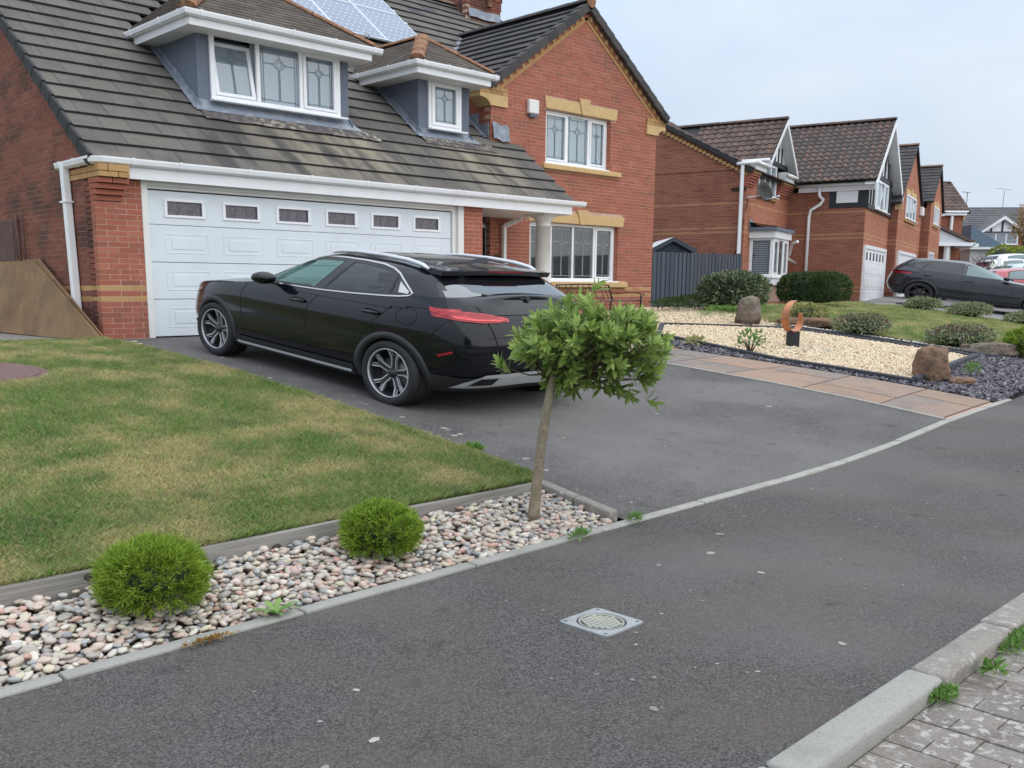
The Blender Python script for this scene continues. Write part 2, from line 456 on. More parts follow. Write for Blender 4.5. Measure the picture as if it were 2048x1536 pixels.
# ------------------------------------------------------------------ ground heights
_I = np.interp
def zf(X): return _I(X, [-40, -5, 8, 9, 10.2, 11, 12, 13, 16, 20, 28, 36, 45, 60, 120, 300], [-1.2, -.93, -.9, -.867, -.8, -.735, -.687, -.648, -.6, -.6, -.7, -.8, -.45, .8, 6., 14])
def zb(X): return _I(X, [-40, -5, 13, 20.5, 30, 38, 45, 60, 120, 300], [-.1, 0, 0, .25, .22, .25, .45, 1.5, 6.6, 15])
def YF(X): return _I(X, [-5, 13, 20, 28, 36, 60, 120, 300], [4, 4, 4.6, 5.9, 7.7, 14, 30, 76])
def YB(X): return _I(X, [-5, 18, 22, 28, 36, 60, 120, 300], [12.5, 12.5, 13, 14.2, 16.2, 22.6, 38, 84])
def gg(t): return _I(t, [0, .12, .25, .4, .6, .85, 1], [0, .19, .36, .53, .74, .92, 1])
def ground(X, Y):
 yf = YF(X)
 if Y < yf: return float(zf(X))
 return float(zf(X) + (zb(X) - zf(X)) * gg((Y - yf) / (YB(X) - yf)))
def ground_np(X, Y):
 yf = YF(X); t = np.clip((Y - yf) / (YB(X) - yf), 0, 1)
 return zf(X) + (zb(X) - zf(X)) * gg(t)
# ------------------------------------------------------------------ setting
def asphalt_custom(dark, light, warm, blotch):
 def fn(nt, vec, c):
  v = nt.nodes.new('ShaderNodeTexVoronoi'); v.inputs['Scale'].default_value = 140.0
  nt.links.new(vec, v.inputs['Vector'])
  sp = nt.nodes.new('ShaderNodeSeparateColor'); nt.links.new(v.outputs['Color'], sp.inputs[0])
  c = _mix(nt, _maprange(nt, sp.outputs[0], 0.0, 1.0), dark, light)
  c = _mix(nt, _maprange(nt, sp.outputs[1], 0.93, 0.97, 0.0, 0.45), c, (0.27, 0.25, 0.23))
  c = _mix(nt, _maprange(nt, _noise(nt, vec, 1.1, 6, 0.6), 0.42, 0.68, 0.0, blotch), c, warm)
  c = _mix(nt, _maprange(nt, _noise(nt, vec, 0.45, 3, 0.5), 0.45, 0.62, 0.0, 0.45), c, (light[0]*1.15, light[1]*1.15, light[2]*1.15))
  return _mix(nt, _maprange(nt, _noise(nt, vec, 5.0, 6, 0.65), 0.60, 0.72, 0.0, 0.5), c, dark)
 return fn
M('asphalt_path', (.1, .1, .1), 0.85, custom=asphalt_custom((0.036, 0.034, 0.034), (0.148, 0.139, 0.132), (0.125, 0.103, 0.083), 0.55), bump=[(110.0, 0.012), (6.0, 0.01)], spec=0.3)
M('asphalt_drive', (.1, .1, .1), 0.88, custom=asphalt_custom((0.028, 0.027, 0.027), (0.165, 0.155, 0.147), (0.18, 0.17, 0.16), 0.6), bump=[(110.0, 0.009), (4.0, 0.01)], spec=0.3)
M('concrete', (0.36, 0.35, 0.31), 0.9, var=[(7.0, (0.26, 0.245, 0.21), 0.45, 0.7, 0.7), (40.0, (0.46, 0.45, 0.42), 0.5, 0.75, 0.6)], bump=[(80.0, 0.004)], spec=0.2)
M('concrete_new', (0.33, 0.32, 0.29), 0.9, var=[(4.0, (0.24, 0.235, 0.21), 0.5, 0.75, 0.7), (70.0, (0.20, 0.2, 0.19), 0.5, 0.7, 0.5)], bump=[(90.0, 0.003)], spec=0.2)
M('concrete_old', (0.27, 0.245, 0.215), 0.95, var=[(16.0, (0.48, 0.46, 0.42), 0.56, 0.68, 0.75), (5.0, (0.17, 0.15, 0.13), 0.5, 0.7, 0.6), (60.0, (0.42, 0.40, 0.37), 0.55, 0.7, 0.6)], bump=[(60.0, 0.008)], spec=0.2)
M('paver', (0.25, 0.22, 0.2), 0.95, ramp=[(0, (0.21, 0.185, 0.165)), (0.5, (0.24, 0.215, 0.19)), (1, (0.185, 0.165, 0.148))],
  var=[(24.0, (0.50, 0.48, 0.44), 0.55, 0.63, 0.75, 5), (6.0, (0.42, 0.40, 0.36), 0.56, 0.66, 0.5, 6), (2.6, (0.095, 0.06, 0.05), 0.56, 0.70, 0.7, 5), (70.0, (0.34, 0.31, 0.28), 0.5, 0.7, 0.5)], bump=[(60.0, 0.008)], spec=0.2)
M('soil', (0.075, 0.06, 0.045), 0.95, var=[(20.0, (0.13, 0.11, 0.085), 0.5, 0.7, 0.7)], bump=[(40.0, 0.02)])
def grass_base(nt, vec, c):
 c = _mix(nt, _maprange(nt, _noise(nt, vec, 1.3, 6, 0.62), 0.43, 0.60), (0.12, 0.155, 0.05), (0.33, 0.29, 0.13))
 return _mix(nt, _maprange(nt, _noise(nt, vec, 2.3, 5, 0.6), 0.52, 0.68, 0.0, 0.65), c, (0.065, 0.115, 0.038))
M('turf', (.1, .15, .05), 0.95, custom=grass_base, var=[(60.0, (0.30, 0.27, 0.15), 0.55, 0.75, 0.5)], bump=[(90.0, 0.02)], spec=0.1)
def blade_custom(nt, vec, c):
 at = nt.nodes.new('ShaderNodeAttribute'); at.attribute_name = 'rnd'
 f = _maprange(nt, _noise(nt, vec, 1.3, 6, 0.62), 0.43, 0.60)
 g = _mix(nt, at.outputs['Fac'], (0.145, 0.225, 0.06), (0.30, 0.39, 0.125))
 d = _mix(nt, at.outputs['Fac'], (0.42, 0.37, 0.16), (0.60, 0.54, 0.28))
 c = _mix(nt, f, g, d)
 c = _mix(nt, _maprange(nt, _noise(nt, vec, 2.3, 5, 0.6), 0.52, 0.68, 0.0, 0.75), c, _mix(nt, at.outputs['Fac'], (0.075, 0.145, 0.055), (0.16, 0.25, 0.09)))
 # single blades that have gone brown or stayed bright
 w = _math(nt, 'FRACT', _math(nt, 'MULTIPLY', at.outputs['Fac'], 13.7))
 c = _mix(nt, _maprange(nt, w, 0.86, 0.88), c, (0.38, 0.31, 0.17))
 return _mix(nt, _maprange(nt, w, 0.05, 0.04), c, (0.17, 0.33, 0.06))
M('grass_blade', (.1, .15, .05), 0.7, custom=blade_custom, spec=0.2, trans=0.25)
M('patio', (0.27, 0.2, 0.16), 0.8, ramp=[(0, (0.30, 0.195, 0.13)), (0.4, (0.225, 0.185, 0.155)), (0.75, (0.20, 0.175, 0.16)), (1, (0.34, 0.22, 0.15))],
  var=[(1.3, (0.34, 0.21, 0.14), 0.5, 0.66, 0.6), (3.0, (0.15, 0.135, 0.13), 0.52, 0.7, 0.6), (25.0, (0.32, 0.28, 0.24), 0.5, 0.7, 0.35)], bump=[((2.0, 14.0, 2.0), 0.02), (30.0, 0.004)], spec=0.35)
M('far_ground', (0.12, 0.12, 0.115), 0.95, var=[(0.4, (0.09, 0.09, 0.09), 0.4, 0.7, 0.8)])
# one terrain sheet out to the horizon
xs = np.concatenate([np.arange(-60, -6, 6), np.arange(-6, 50, 0.6), np.arange(50, 130, 5), [150, 200, 300, 500, 900]])
ys = np.concatenate([[-400, -150, -60, -30], np.arange(-14, 1.0, 1.5), [1.0, 1.2], np.arange(1.5, 26, 0.6), np.arange(27, 100, 4), [130, 200, 400, 900]])
XX, YY = np.meshgrid(xs, ys, indexing='ij')
ZZ = ground_np(XX, YY) - 0.10
ZZ = np.minimum(ZZ, 14)
nxx, nyy = XX.shape
vv = np.stack([XX, YY, ZZ], -1).reshape(-1, 3)
ii = (np.arange(nxx - 1)[:, None] * nyy + np.arange(nyy - 1)[None, :]).reshape(-1)
ff = np.stack([ii, ii + nyy, ii + nyy + 1, ii + 1], 1)
ter = np_mesh('ground', vv, ff, 'far_ground'); tag(ter, kind='structure')
def strip(name, xs_, lo, hi, nv, mat, dz, parent=None, skirt=0.12):
 mb = MB(); n = len(xs_)
 for x in xs_:
  a, b = lo(x), hi(x)
  for j in range(nv + 1):
   y = a + (b - a) * j / nv
   mb.v.append((x, y, ground(x, y) + dz))
 for i in range(n - 1):
  for j in range(nv):
   k = i * (nv + 1) + j
   mb.f.append((k, k + nv + 1, k + nv + 2, k + 1)); mb.mi.append(0); mb.rn.append(0.5)
 return mb.build(name, mat, parent, smooth=True)
def patch(name, c, nu, nv, mat, dz, parent=None):
 c = [Vector((*p, 0)) for p in c]
 mb = MB()
 def fn(u, v):
  p = (c[0] * (1 - u) + c[1] * u) * (1 - v) + (c[3] * (1 - u) + c[2] * u) * v
  return (p.x, p.y, ground(p.x, p.y) + dz)
 mb.grid(fn, nu, nv); mb.rn = [R.random()] * len(mb.f)
 return mb.build(name, mat, parent, smooth=True)
# footpath along the front of the plots
xp = list(np.arange(-8, 60, 0.5))
foot = strip('footpath', xp, lambda x: 1.512 + (YF(x) - 4) * 1.0, lambda x: YF(x) - 0.075, 8, 'asphalt_path', 0.0)
tag(foot, kind='structure')
# the lane beyond it, on the viewer's side
lane = strip('road', xp, lambda x: -6.0, lambda x: 1.40 + (YF(x) - 4) * 1.0, 10, 'soil', -0.068)
tag(lane, kind='structure')
# block paving: long side across the lane
PW, PL = 0.1333, 0.2667
unit = MB(); unit.box(-0.5, 0.5, -0.5, 0.5, -0.03, 0.0)
pv = unit.build('paver', 'paver', lane); bevel_mesh(pv, 0.006)
pme = pv.data; first = True
rest = MB(); npv = 0
def paver_at(x, y, sep, fr=1):
 global first, npv
 z = ground(x, 1.0) - 0.062 + R.uniform(-.003, .003)
 if sep:
  o = pv if first else link('paver', pme, lane)
  first = False; npv += 1
  o.location = (x, y, z); o.scale = (PW - .005, PL * fr - .005, 1)
  o.rotation_euler = (R.uniform(-.012, .012), R.uniform(-.02, .02), R.uniform(-.006, .006))
 else:
  rest.box(x - PW/2 + .005, x + PW/2 - .005, y - PL*fr/2 + .003, y + PL*fr/2 - .003, z - .03, z)
ix = 0
x = -3.0
while x < 12:
 for k in range(-18, 6):
  y = 1.366 - PL * (5 - k) - PL / 2 + (PL / 2 if ix % 2 else 0)
  if k == 5 and ix % 2: paver_at(x, 1.366 - PL / 4, 2.75 < x < 6.6, .5); continue
  paver_at(x, y, 2.75 < x < 6.6 and y > 0.2)
 x += PW; ix += 1
# cut blocks that close the course against the kerb
rp = rest.build('paver_field', 'paver', lane); tag(rp, kind='stuff')
# kerb between footpath and lane: separate stones
def stone_run(name, xs_, y0, y1, top, depth, mats, parent, bev=0.02, yoff=lambda x: 0.0, gap=.006, jit=.004):
 for i in range(len(xs_) - 1):
  a, b = xs_[i] + gap, xs_[i + 1] - gap
  mb = MB(); n = max(1, int((b - a) / 0.6)); vs = []
  for j in range(n + 1):
   x = a + (b - a) * j / n
   g = float(zf(x)) + top; o_ = yoff(x)
   vs += [(x, y0 + o_, g - depth), (x, y1 + o_, g - depth), (x, y1 + o_, g), (x, y0 + o_, g)]
  fs = [(0, 1, 2, 3), (4 * n + 3, 4 * n + 2, 4 * n + 1, 4 * n)]
  for j in range(n):
   k = 4 * j
   for q in range(4):
    fs.append((k + q, k + 4 + q, k + 4 + (q + 1) % 4, k + (q + 1) % 4))
  mb.add(vs, fs)
  o = mb.build('kerb_stone', mats(i), parent)
  if bev:
   bevel_mesh(o, bev, 3); o.data.set_sharp_from_angle(angle=rad(50)); o.data.polygons.foreach_set('use_smooth', [True] * len(o.data.polygons)); o.data.set_sharp_from_angle(angle=rad(40))
  o.location = (0, R.uniform(-jit, jit), R.uniform(-jit, jit) * .7)
kerb = empty('kerb', (3, 1.45, -0.95)); tag(kerb, kind='structure')
kerb.location = (0, 0, 0)
stone_run('kerb', [-3.2, -2.0, -.8, .42, 1.62, 2.85, 4.06, 4.92, 5.78, 6.65, 7.5, 8.7, 9.9, 11.1, 12.3, 13.5], 1.372, 1.53, 0.012, 0.13, lambda i: 'concrete_new' if i < 6 else 'concrete_old', kerb, 0.024)
# edging between the plots and the footpath
edg = empty('path_edging'); tag(edg, kind='structure')
xe = [-3.4, -2.2, -1.0, .2, 1.4, 2.6, 3.8, 5.0, 6.22, 7.42, 8.6, 9.8, 11.0, 12.2, 13.05]
stone_run('edging', xe, 3.925, 4.015, 0.014, 0.12, lambda i: 'concrete' if i > 6 else 'concrete_new', edg, 0.010, yoff=lambda x: (YF(x) - 4))
# plots
drv = strip('driveway', list(np.arange(5.355, 11.12, .24)) + [11.12], lambda x: 4.018, lambda x: 13.45, 40, 'asphalt_drive', 0.0)
tag(drv, kind='structure')
porchfloor = patch('porch_floor', [(11.12, 12.6), (16.2, 12.6), (16.2, 17), (11.12, 17)], 8, 8, 'concrete', 0.002); tag(porchfloor, kind='structure')
lawn = strip('lawn', list(np.arange(-6, 5.27, .4)) + [5.272], lambda x: 4.775, lambda x: 12.6, 30, 'turf', 0.055)
tag(lawn, kind='structure')
sidep = patch('side_path', [(3.9, 12.55), (5.67, 12.3), (5.67, 30), (4.1, 30)], 4, 30, 'concrete_old', 0.004); tag(sidep, kind='structure')
slawn = patch('side_lawn', [(-6, 12.55), (4.0, 12.55), (4.2, 30), (-6, 30)], 8, 16, 'turf', 0.03); tag(slawn, kind='structure')
# strip of concrete edging between lawn and drive
ed2 = empty('drive_edging'); tag(ed2, kind='structure')
y = 4.98
while y < 12.6:
 y2 = min(y + 1.2, 12.62)
 mb = MB()
 vs = []
 for yy in (y + .006, y2 - .006):
  g = ground(5.31, yy)
  vs += [(5.275, yy, g - .08), (5.35, yy, g - .08), (5.35, yy, g + .022), (5.275, yy, g + .022)]
 mb.add(vs, [(0, 1, 2, 3), (7, 6, 5, 4), (0, 4, 5, 1), (1, 5, 6, 2), (2, 6, 7, 3), (3, 7, 4, 0)])
 bevel_mesh(mb.build('edging_stone', 'concrete_old', ed2), .006)
 y = y2
# raised edging at the end of the pebble bed
for y0_, y1_ in ((4.08, 4.42), (4.425, 4.80)):
 mb = MB(); vs = []
 for yy in (y0_, y1_ - .006):
  g = ground(5.31, yy)
  w = 0.05
  vs += [(5.25, yy, g - .08), (5.35, yy, g - .08), (5.35, yy, g + .055), (5.25, yy, g + .055)]
 mb.add(vs, [(0, 1, 2, 3), (7, 6, 5, 4), (0, 4, 5, 1), (1, 5, 6, 2), (2, 6, 7, 3), (3, 7, 4, 0)])
 bevel_mesh(mb.build('edging_stone', 'concrete_old', ed2), .012, 2)
# pebble bed: bare soil sheet, then the stones
bed = patch('pebble_bed', [(-6, 4.01), (5.26, 4.01), (5.26, 4.73), (-6, 4.73)], 40, 4, 'soil', -0.03)
tag(bed, kind='structure')
PEB = [(0, (0.52, 0.41, 0.33)), (.12, (0.36, 0.32, 0.27)), (.24, (0.60, 0.51, 0.42)), (.36, (0.31, 0.33, 0.34)), (.48, (0.64, 0.59, 0.50)), (.56, (0.52, 0.31, 0.24)),
    (.66, (0.46, 0.42, 0.36)), (.76, (0.58, 0.52, 0.38)), (.86, (0.24, 0.25, 0.27)), (.93, (0.52, 0.37, 0.30)), (1, (0.68, 0.65, 0.58))]
M('pebble', (.4, .35, .3), 0.62, ramp=PEB, coord='obj', var=[(30.0, (0.25, 0.2, 0.17), 0.5, 0.75, 0.35)], spec=0.35)
M('pebble_field', (.4, .35, .3), 0.62, ramp=PEB, var=[(30.0, (0.25, 0.2, 0.17), 0.5, 0.75, 0.35)], spec=0.35)
def ico(sub):
 bm = bmesh.new(); bmesh.ops.create_icosphere(bm, subdivisions=sub, radius=1.0)
 v = np.array([q.co[:] for q in bm.verts]); f = np.array([[q.index for q in fc.verts] for fc in bm.faces]); bm.free()
 return v, f
IV, IF = ico(2); IV1, IF1 = ico(1)
peb_meshes = []
for k in range(8):
 v = IV1.copy()
 # rounded-off flat stone, a little lopsided
 pw = NR.uniform(.85, 1.0)
 v = np.sign(v) * np.abs(v) ** pw
 v *= 1 + 0.10 * np.sin(v[:, [1, 2, 0]] * NR.uniform(1, 2.5) + NR.uniform(0, 6))
 me = bpy.data.meshes.new('pebble')
 me.from_pydata(v.tolist(), [], IF1.tolist()); me.materials.append(MATS['pebble'])
 me.polygons.foreach_set('use_smooth', [True] * len(IF1)); peb_meshes.append((me, v))
pts = []
cell = 0.049
for i in range(int((5.24 + 0.6) / cell) + 1):
 for j in range(int(0.70 / (cell * .82)) + 1):
  x = -0.6 + i * cell + (cell / 2 if j % 2 else 0) + R.uniform(-.016, .016)
  y = 4.035 + j * cell * .82 + R.uniform(-.014, .014)
  if x > 5.225 or y > 4.715: continue
  pts.append((x, y, 0)); 
  if R.random() < .95: pts.append((x + R.uniform(-.03, .03), min(4.71, max(4.04, y + R.uniform(-.03, .03))), 1))
for i in range(20):
 pts.append((R.uniform(3.8, 5.2), 4.02, 1))
inst = []
for (x, y, lay) in pts:
 s_ = R.choice([.7, .85, 1, 1, 1.1, 1.25]) * 0.0235
 a = s_ * R.uniform(1.05, 1.65); b = s_ * R.uniform(.8, 1.05); c = s_ * R.uniform(.42, .62)
 z = ground(x, y) - .012 + (c * .9 + .010 if lay else 0) + R.uniform(-.004, .006)
 d = x * .722 + y * .69 ; inst.append((abs(d - 3.2) + x * 0.1, x, y, z, a, b, c, R.uniform(0, 6.3), R.uniform(-.35, .35), R.uniform(-.35, .35), lay))
# the 300 that show largest: top layer, nearest the lens and in the frame
vis = sorted([q for q in inst if q[10] == 1 and q[1] > 1.16 + (q[2] - 4.0) * .3], key=lambda q: q[1])
own = set(id(q) for q in vis[:300])
allv, allf, allr = [], [], []; off = 0
for q in inst:
 _, x, y, z, a, b, c, rz, rx, ry, lay = q
 if id(q) in own:
  o = link('pebble', R.choice(peb_meshes)[0], bed)
  o.location = (x, y, z); o.scale = (a, b, c); o.rotation_euler = (rx, ry, rz)
 else:
  rm = np.array(Matrix.Rotation(rz, 3, 'Z') @ Matrix.Rotation(ry, 3, 'Y') @ Matrix.Rotation(rx, 3, 'X'))
  v = (R.choice(peb_meshes)[1] * np.array([a, b, c])) @ rm.T + np.array([x, y, z])
  allv.append(v); allf.append(IF1 + off); off += len(v); allr.append(np.full(len(IF1), R.random()))
po = np_mesh('pebbles', np.concatenate(allv), np.concatenate(allf), 'pebble_field', np.concatenate(allr), bed, True); tag(po, kind='stuff')
# weathered sleepers that hold the lawn back
M('old_timber', (0.30, 0.28, 0.25), 0.85, var=[((1.2, 9.0, 26.0), (0.17, 0.155, 0.14), 0.42, 0.62, 0.8, 6), ((0.5, 3.0, 5.0), (0.38, 0.36, 0.33), 0.5, 0.7, 0.6)], bump=[((1.5, 10.0, 40.0), 0.008)], spec=0.2)
M('timber_knot', (0.07, 0.06, 0.055), 0.8)
for (xa, xb, lab) in ((-1.6, 1.965, 'weathered grey sleeper with dark knot at its end beside left clipped conifer'), (1.99, 5.235, 'long weathered grey sleeper behind the young tree and right clipped conifer')):
 mb = MB(); n = 8; vs = []
 for j in range(n + 1):
  x = xa + (xb - xa) * j / n; zt = -.700 + (x - 1.0) * -.003 + .003 * math.sin(x * 2.3)
  vs += [(x, 4.735, -.90), (x, 4.775, -.90), (x, 4.775, zt), (x, 4.735, zt)]
 fs = [(0, 1, 2, 3), (4 * n + 3, 4 * n + 2, 4 * n + 1, 4 * n)]
 for j in range(n):
  for q in range(4): fs.append((4*j + q, 4*j + 4 + q, 4*j + 4 + (q + 1) % 4, 4*j + (q + 1) % 4))
 mb.add(vs, fs)
 o = mb.build('timber_sleeper', 'old_timber'); bevel_mesh(o, .005)
 tag(o, lab, 'sleeper', 'sleepers edging the lawn')
 kx = xb - .11 if xa < 0 else 2.95
 kn = MB(); kn.lathe([(0, .002), (.022, .0015), (.028, 0)], (0, 0, 0), (0, -1, 0), 16, scale=(1.3, 1, .8))
 ko = kn.build('knot', 'timber_knot', o); ko.location = (kx, 4.7345, -.735 if xa < 0 else -.79)
# lawn blades
def blades(name, n, sampler, hmin, hmax, w, seed, mat='grass_blade', parent=None, dz=0.05):
 g = np.random.default_rng(seed)
 X, Y = sampler(g, n); n = len(X)
 Z = ground_np(X, Y) + dz
 h = g.uniform(hmin, hmax, n); az = g.uniform(0, 2 * np.pi, n); lean = g.uniform(.15, 1.1, n) * h
 ww = w * g.uniform(.6, 1.2, n)
 px, py = np.cos(az) * ww, np.sin(az) * ww
 laz = g.uniform(0, 2 * np.pi, n); dx, dy = np.cos(laz) * lean, np.sin(laz) * lean
 V = np.empty((n, 4, 3))
 V[:, 0] = np.stack([X - px, Y - py, Z], 1); V[:, 1] = np.stack([X + px, Y + py, Z], 1)
 V[:, 2] = np.stack([X + px * .6 + dx * .45, Y + py * .6 + dy * .45, Z + h * .65], 1)
 V[:, 3] = np.stack([X + dx, Y + dy, Z + h * .95], 1)
 F = np.empty((n, 2, 3), dtype=np.int64); b = np.arange(n) * 4
 F[:, 0] = np.stack([b, b + 1, b + 2], 1); F[:, 1] = np.stack([b, b + 2, b + 3], 1)
 o = np_mesh(name, V.reshape(-1, 3), F.reshape(-1, 3), mat, np.repeat(g.random(n), 2), parent)
 return tag(o, kind='stuff')
def samp_lawn(g, n):
 # denser close to the lens
 u = g.random(n); Y = 4.79 + (12.55 - 4.79) * u ** 1.5; X = g.uniform(0, 1, n) * (5.30 - 1.0) + 1.0
 lo = Y * .17 + .4
 X = lo + (5.285 - lo) * g.random(n)
 m = ((X - 3.03) / .62) ** 2 + ((Y - 10.05) / .60) ** 2 > 1
 return X[m], Y[m]
blades('grass', 230000, samp_lawn, .022, .052, .0026, 3)
def samp_edge(g, n):
 t = g.random(n); Y = 4.79 + 7.75 * t ** 1.4; X = 5.28 + g.normal(0, .02, n)
 return X, Y
blades('edge_grass', 9000, samp_edge, .03, .062, .0025, 4)
def samp_front(g, n):
 return g.uniform(1.0, 5.2, n), 4.785 + np.abs(g.normal(0, .03, n))
blades('front_grass', 8000, samp_front, .04, .075, .0025, 9)
def samp_side(g, n):
 Y = g.uniform(12.4, 15.5, n); X = g.uniform(2.2, 4.05, n); return X, Y
blades('side_grass', 26000, samp_side, .03, .07, .004, 5, dz=.03)
# ------------------------------------------------------------------ brick walls, brick by brick
X_, Y_, Z_ = Vector((1, 0, 0)), Vector((0, 1, 0)), Vector((0, 0, 1))
BL, BH, JT, JH = 0.300, 0.075, 0.014, 0.010
BUFF = {7, 9}
class Wall:
 """bricks laid on the plane through o, running along ux, facing uz (outwards)"""
 def __init__(s, parent, o, ux, un, spans, ncourse, depth=.03, mat='red_brick', buff=BUFF, phase=0.0, sep=None, end_depth=None, last_buff=()):
  s.parent = parent; s.o = Vector(o); s.ux = ux; s.un = un
  s.join = {mat: MB(), 'buff_brick': MB()}; s.cands = []
  for k in range(ncourse):
   zm = (k + .5) * BH
   for (a, b) in spans(zm):
    u = a; ph = ((phase + (BL / 2 if k % 2 else 0) - a) % BL)
    edges = [a]; t = a + ph
    while t < b - .03:
     if t > a + .03: edges.append(t)
     t += BL
    edges.append(b)
    for i in range(len(edges) - 1):
     e0, e1 = edges[i] + (JT / 2 if i else 0), edges[i + 1] - (JT / 2 if i < len(edges) - 2 else 0)
     m = 'buff_brick' if (k in buff or k in last_buff) else mat
     s.cands.append((e0, e1, k, m))
  s.depth = depth; s.mat = mat
  s.sep = sep
 def emit(s, chosen, name='brickwork'):
  for c in s.cands:
   e0, e1, k, m = c
   if c in chosen: continue
   s.join[m].obox(s.o, s.ux, s.un, Z_, (e0, e1), (-s.depth, R.uniform(-.0015, .0015)), (k * BH + JH, (k + 1) * BH), rn=R.random() * .999)
  for m, mb in s.join.items():
   if mb.v:
    o = mb.build(name, m, s.parent); tag(o, kind='stuff')
_brick_me = {}
def brick_mesh(m):
 if m not in _brick_me:
  mb = MB(); mb.box(-.5, .5, -1, 0, 0, BH - JH)
  me = bpy.data.meshes.new('brick'); me.from_pydata(mb.v, [], mb.f); me.materials.append(MATS[m])
  _brick_me[m] = me
 return _brick_me[m]
def sep_brick(wall, c):
 e0, e1, k, m = c
 o = link('brick', brick_mesh(m), wall.parent)
 p = wall.o + wall.ux * ((e0 + e1) / 2) + Z_ * (k * BH + JH) + wall.un * R.uniform(-.0015, .002)
 # local x along the wall, local -y into the wall
 mat3 = Matrix((wall.ux, wall.un, Z_)).transposed()
 o.matrix_local = Matrix.Translation(p) @ mat3.to_4x4() @ Matrix.Diagonal((e1 - e0, wall.depth, 1, 1))
GF, GB = 13.379, 14.85          # garage front, gable front
XL = 5.67                       # left side wall
GLX, GRX, APX = 14.77, 20.58, 17.77
RY0, RZ0, RS = 13.3, 2.49, 0.80 # main roof plane z = RZ0 + RS (y - RY0)
RIDGE_Y, RIDGE_Z = 20.57, 8.306
GS, GAZ = 0.672, 7.02           # gable roof slope and ridge height
def rz(y): return RZ0 + RS * (y - RY0)
house = empty('brick_house', (XL, GF, 0), 0, 'nearest red brick house with wide white garage door, grey dormers and solar panels', 'house')
house.location = (0, 0, 0)
# mortar bodies behind the bricks (the bricks stand 7 mm proud)
rc = .0045
mb = MB(); mb.box(XL + rc, 6.34, GF + rc, GF + .30, -.1, 2.24); mb.build('pier', 'mortar', house)
mb = MB(); mb.box(12.62, 13.10 - rc, GF + rc, 18, -.1, 2.24); mb.build('pier', 'mortar', house)
side = MB()   # left gable wall, as a prism under the roof line
poly = [(XL + rc, GF + .12, -.1), (XL + rc, 27.7, -.1), (XL + rc, 27.7, 2.4), (XL + rc, RIDGE_Y, rz(RIDGE_Y) - .12), (XL + rc, GF + .12, rz(GF + .12) - .10)]
side.prism(poly, (.25, 0, 0)); side.build('side_wall', 'grimy_mortar', house)
# gable front wall body with openings: assembled from boxes and prisms
UPW = (16.485, 18.76, 3.455, 4.605)
LOW = (16.00, 19.14, 0.885, 2.185)
def gl(x): return GAZ - .13 - GS * abs(x - APX)
g_ = MB()
def gbox(x0, x1, z0, z1): g_.box(x0, x1, GB + rc, GB + .25, z0, z1)
gbox(GLX + rc, GRX - rc, -.1, LOW[2]); gbox(GLX + rc, LOW[0], LOW[2], LOW[3]); gbox(LOW[1], GRX - rc, LOW[2], LOW[3])
gbox(GLX + rc, GRX - rc, LOW[3], UPW[2]); gbox(GLX + rc, UPW[0], UPW[2], UPW[3]); gbox(UPW[1], GRX - rc, UPW[2], UPW[3])
pl = [(GLX + rc, GB + rc, UPW[3]), (GRX - rc, GB + rc, UPW[3]), (GRX - rc, GB + rc, gl(GRX)), (APX, GB + rc, gl(APX)), (GLX + rc, GB + rc, gl(GLX))]
g_.prism(pl, (0, .243, 0)); g_.build('gable_wall', 'mortar', house)
body = MB()   # the rest of the house behind
body.box(GRX - .25, GRX - rc, GB + .25, 22, -.1, 4.8)
body.box(GLX + rc, GLX + .2, GB + .25, 18, -.1, 4.7)
body.box(13.1, 14.77, 16.2, 16.4, -.1, 2.3)
body.box(6.4, 20.4, 27.5, 27.7, -.1, 2.4)
body.build('rear_wall', 'grimy_mortar', house)
W_p1 = Wall(house, (XL, GF, 0), X_, -Y_, lambda z: [(0, 6.345 - XL)] if z < 2.25 else [], 30, depth=.137, phase=.0)
W_p2 = Wall(house, (12.62, GF, 0), X_, -Y_, lambda z: [(0, 13.10 - 12.62)], 30, depth=.137, phase=.1)
def side_spans(z):
 y0 = GF + .137 + .006
 yr = RY0 + (z + .11 - RZ0) / RS
 a = max(y0, yr) if z > rz(y0) - .11 else y0
 return [(a - GF, 19.0 - GF)] if a < 18.9 else []
# the side wall faces -X; bricks run along +Y
W_s = Wall(house, (XL, GF, 0), Y_, -X_, side_spans, 66, depth=.03, mat='grimy_brick', phase=.137)
HB = (XL, )
def gspans(z):
 a, b = GLX, GRX
 if z > gl(GLX) - .02:
  d = (GAZ - .14 - z) / GS
  a, b = max(GLX, APX - d), min(GRX, APX + d)
  if b - a < .1: return []
 sp = [(a, b)]
 for (x0, x1, z0, z1) in (UPW, LOW, (16.458, 18.96, 4.605, 4.90), (16.36, 19.12, 3.33, 3.455), (15.9, 19.33, 2.185, 2.43), (15.9, 19.48, .745, .885)):
  if z0 - .01 < z < z1 + .01:
   ns = []
   for p, q in sp:
    if p < x0: ns.append((p, min(q, x0)))
    if q > x1: ns.append((max(p, x1), q))
   sp = ns
 return [(p - GLX, q - GLX) for p, q in sp if q - p > .04]
W_g = Wall(house, (GLX, GB, 0), X_, -Y_, gspans, 94, depth=.03, phase=.05)
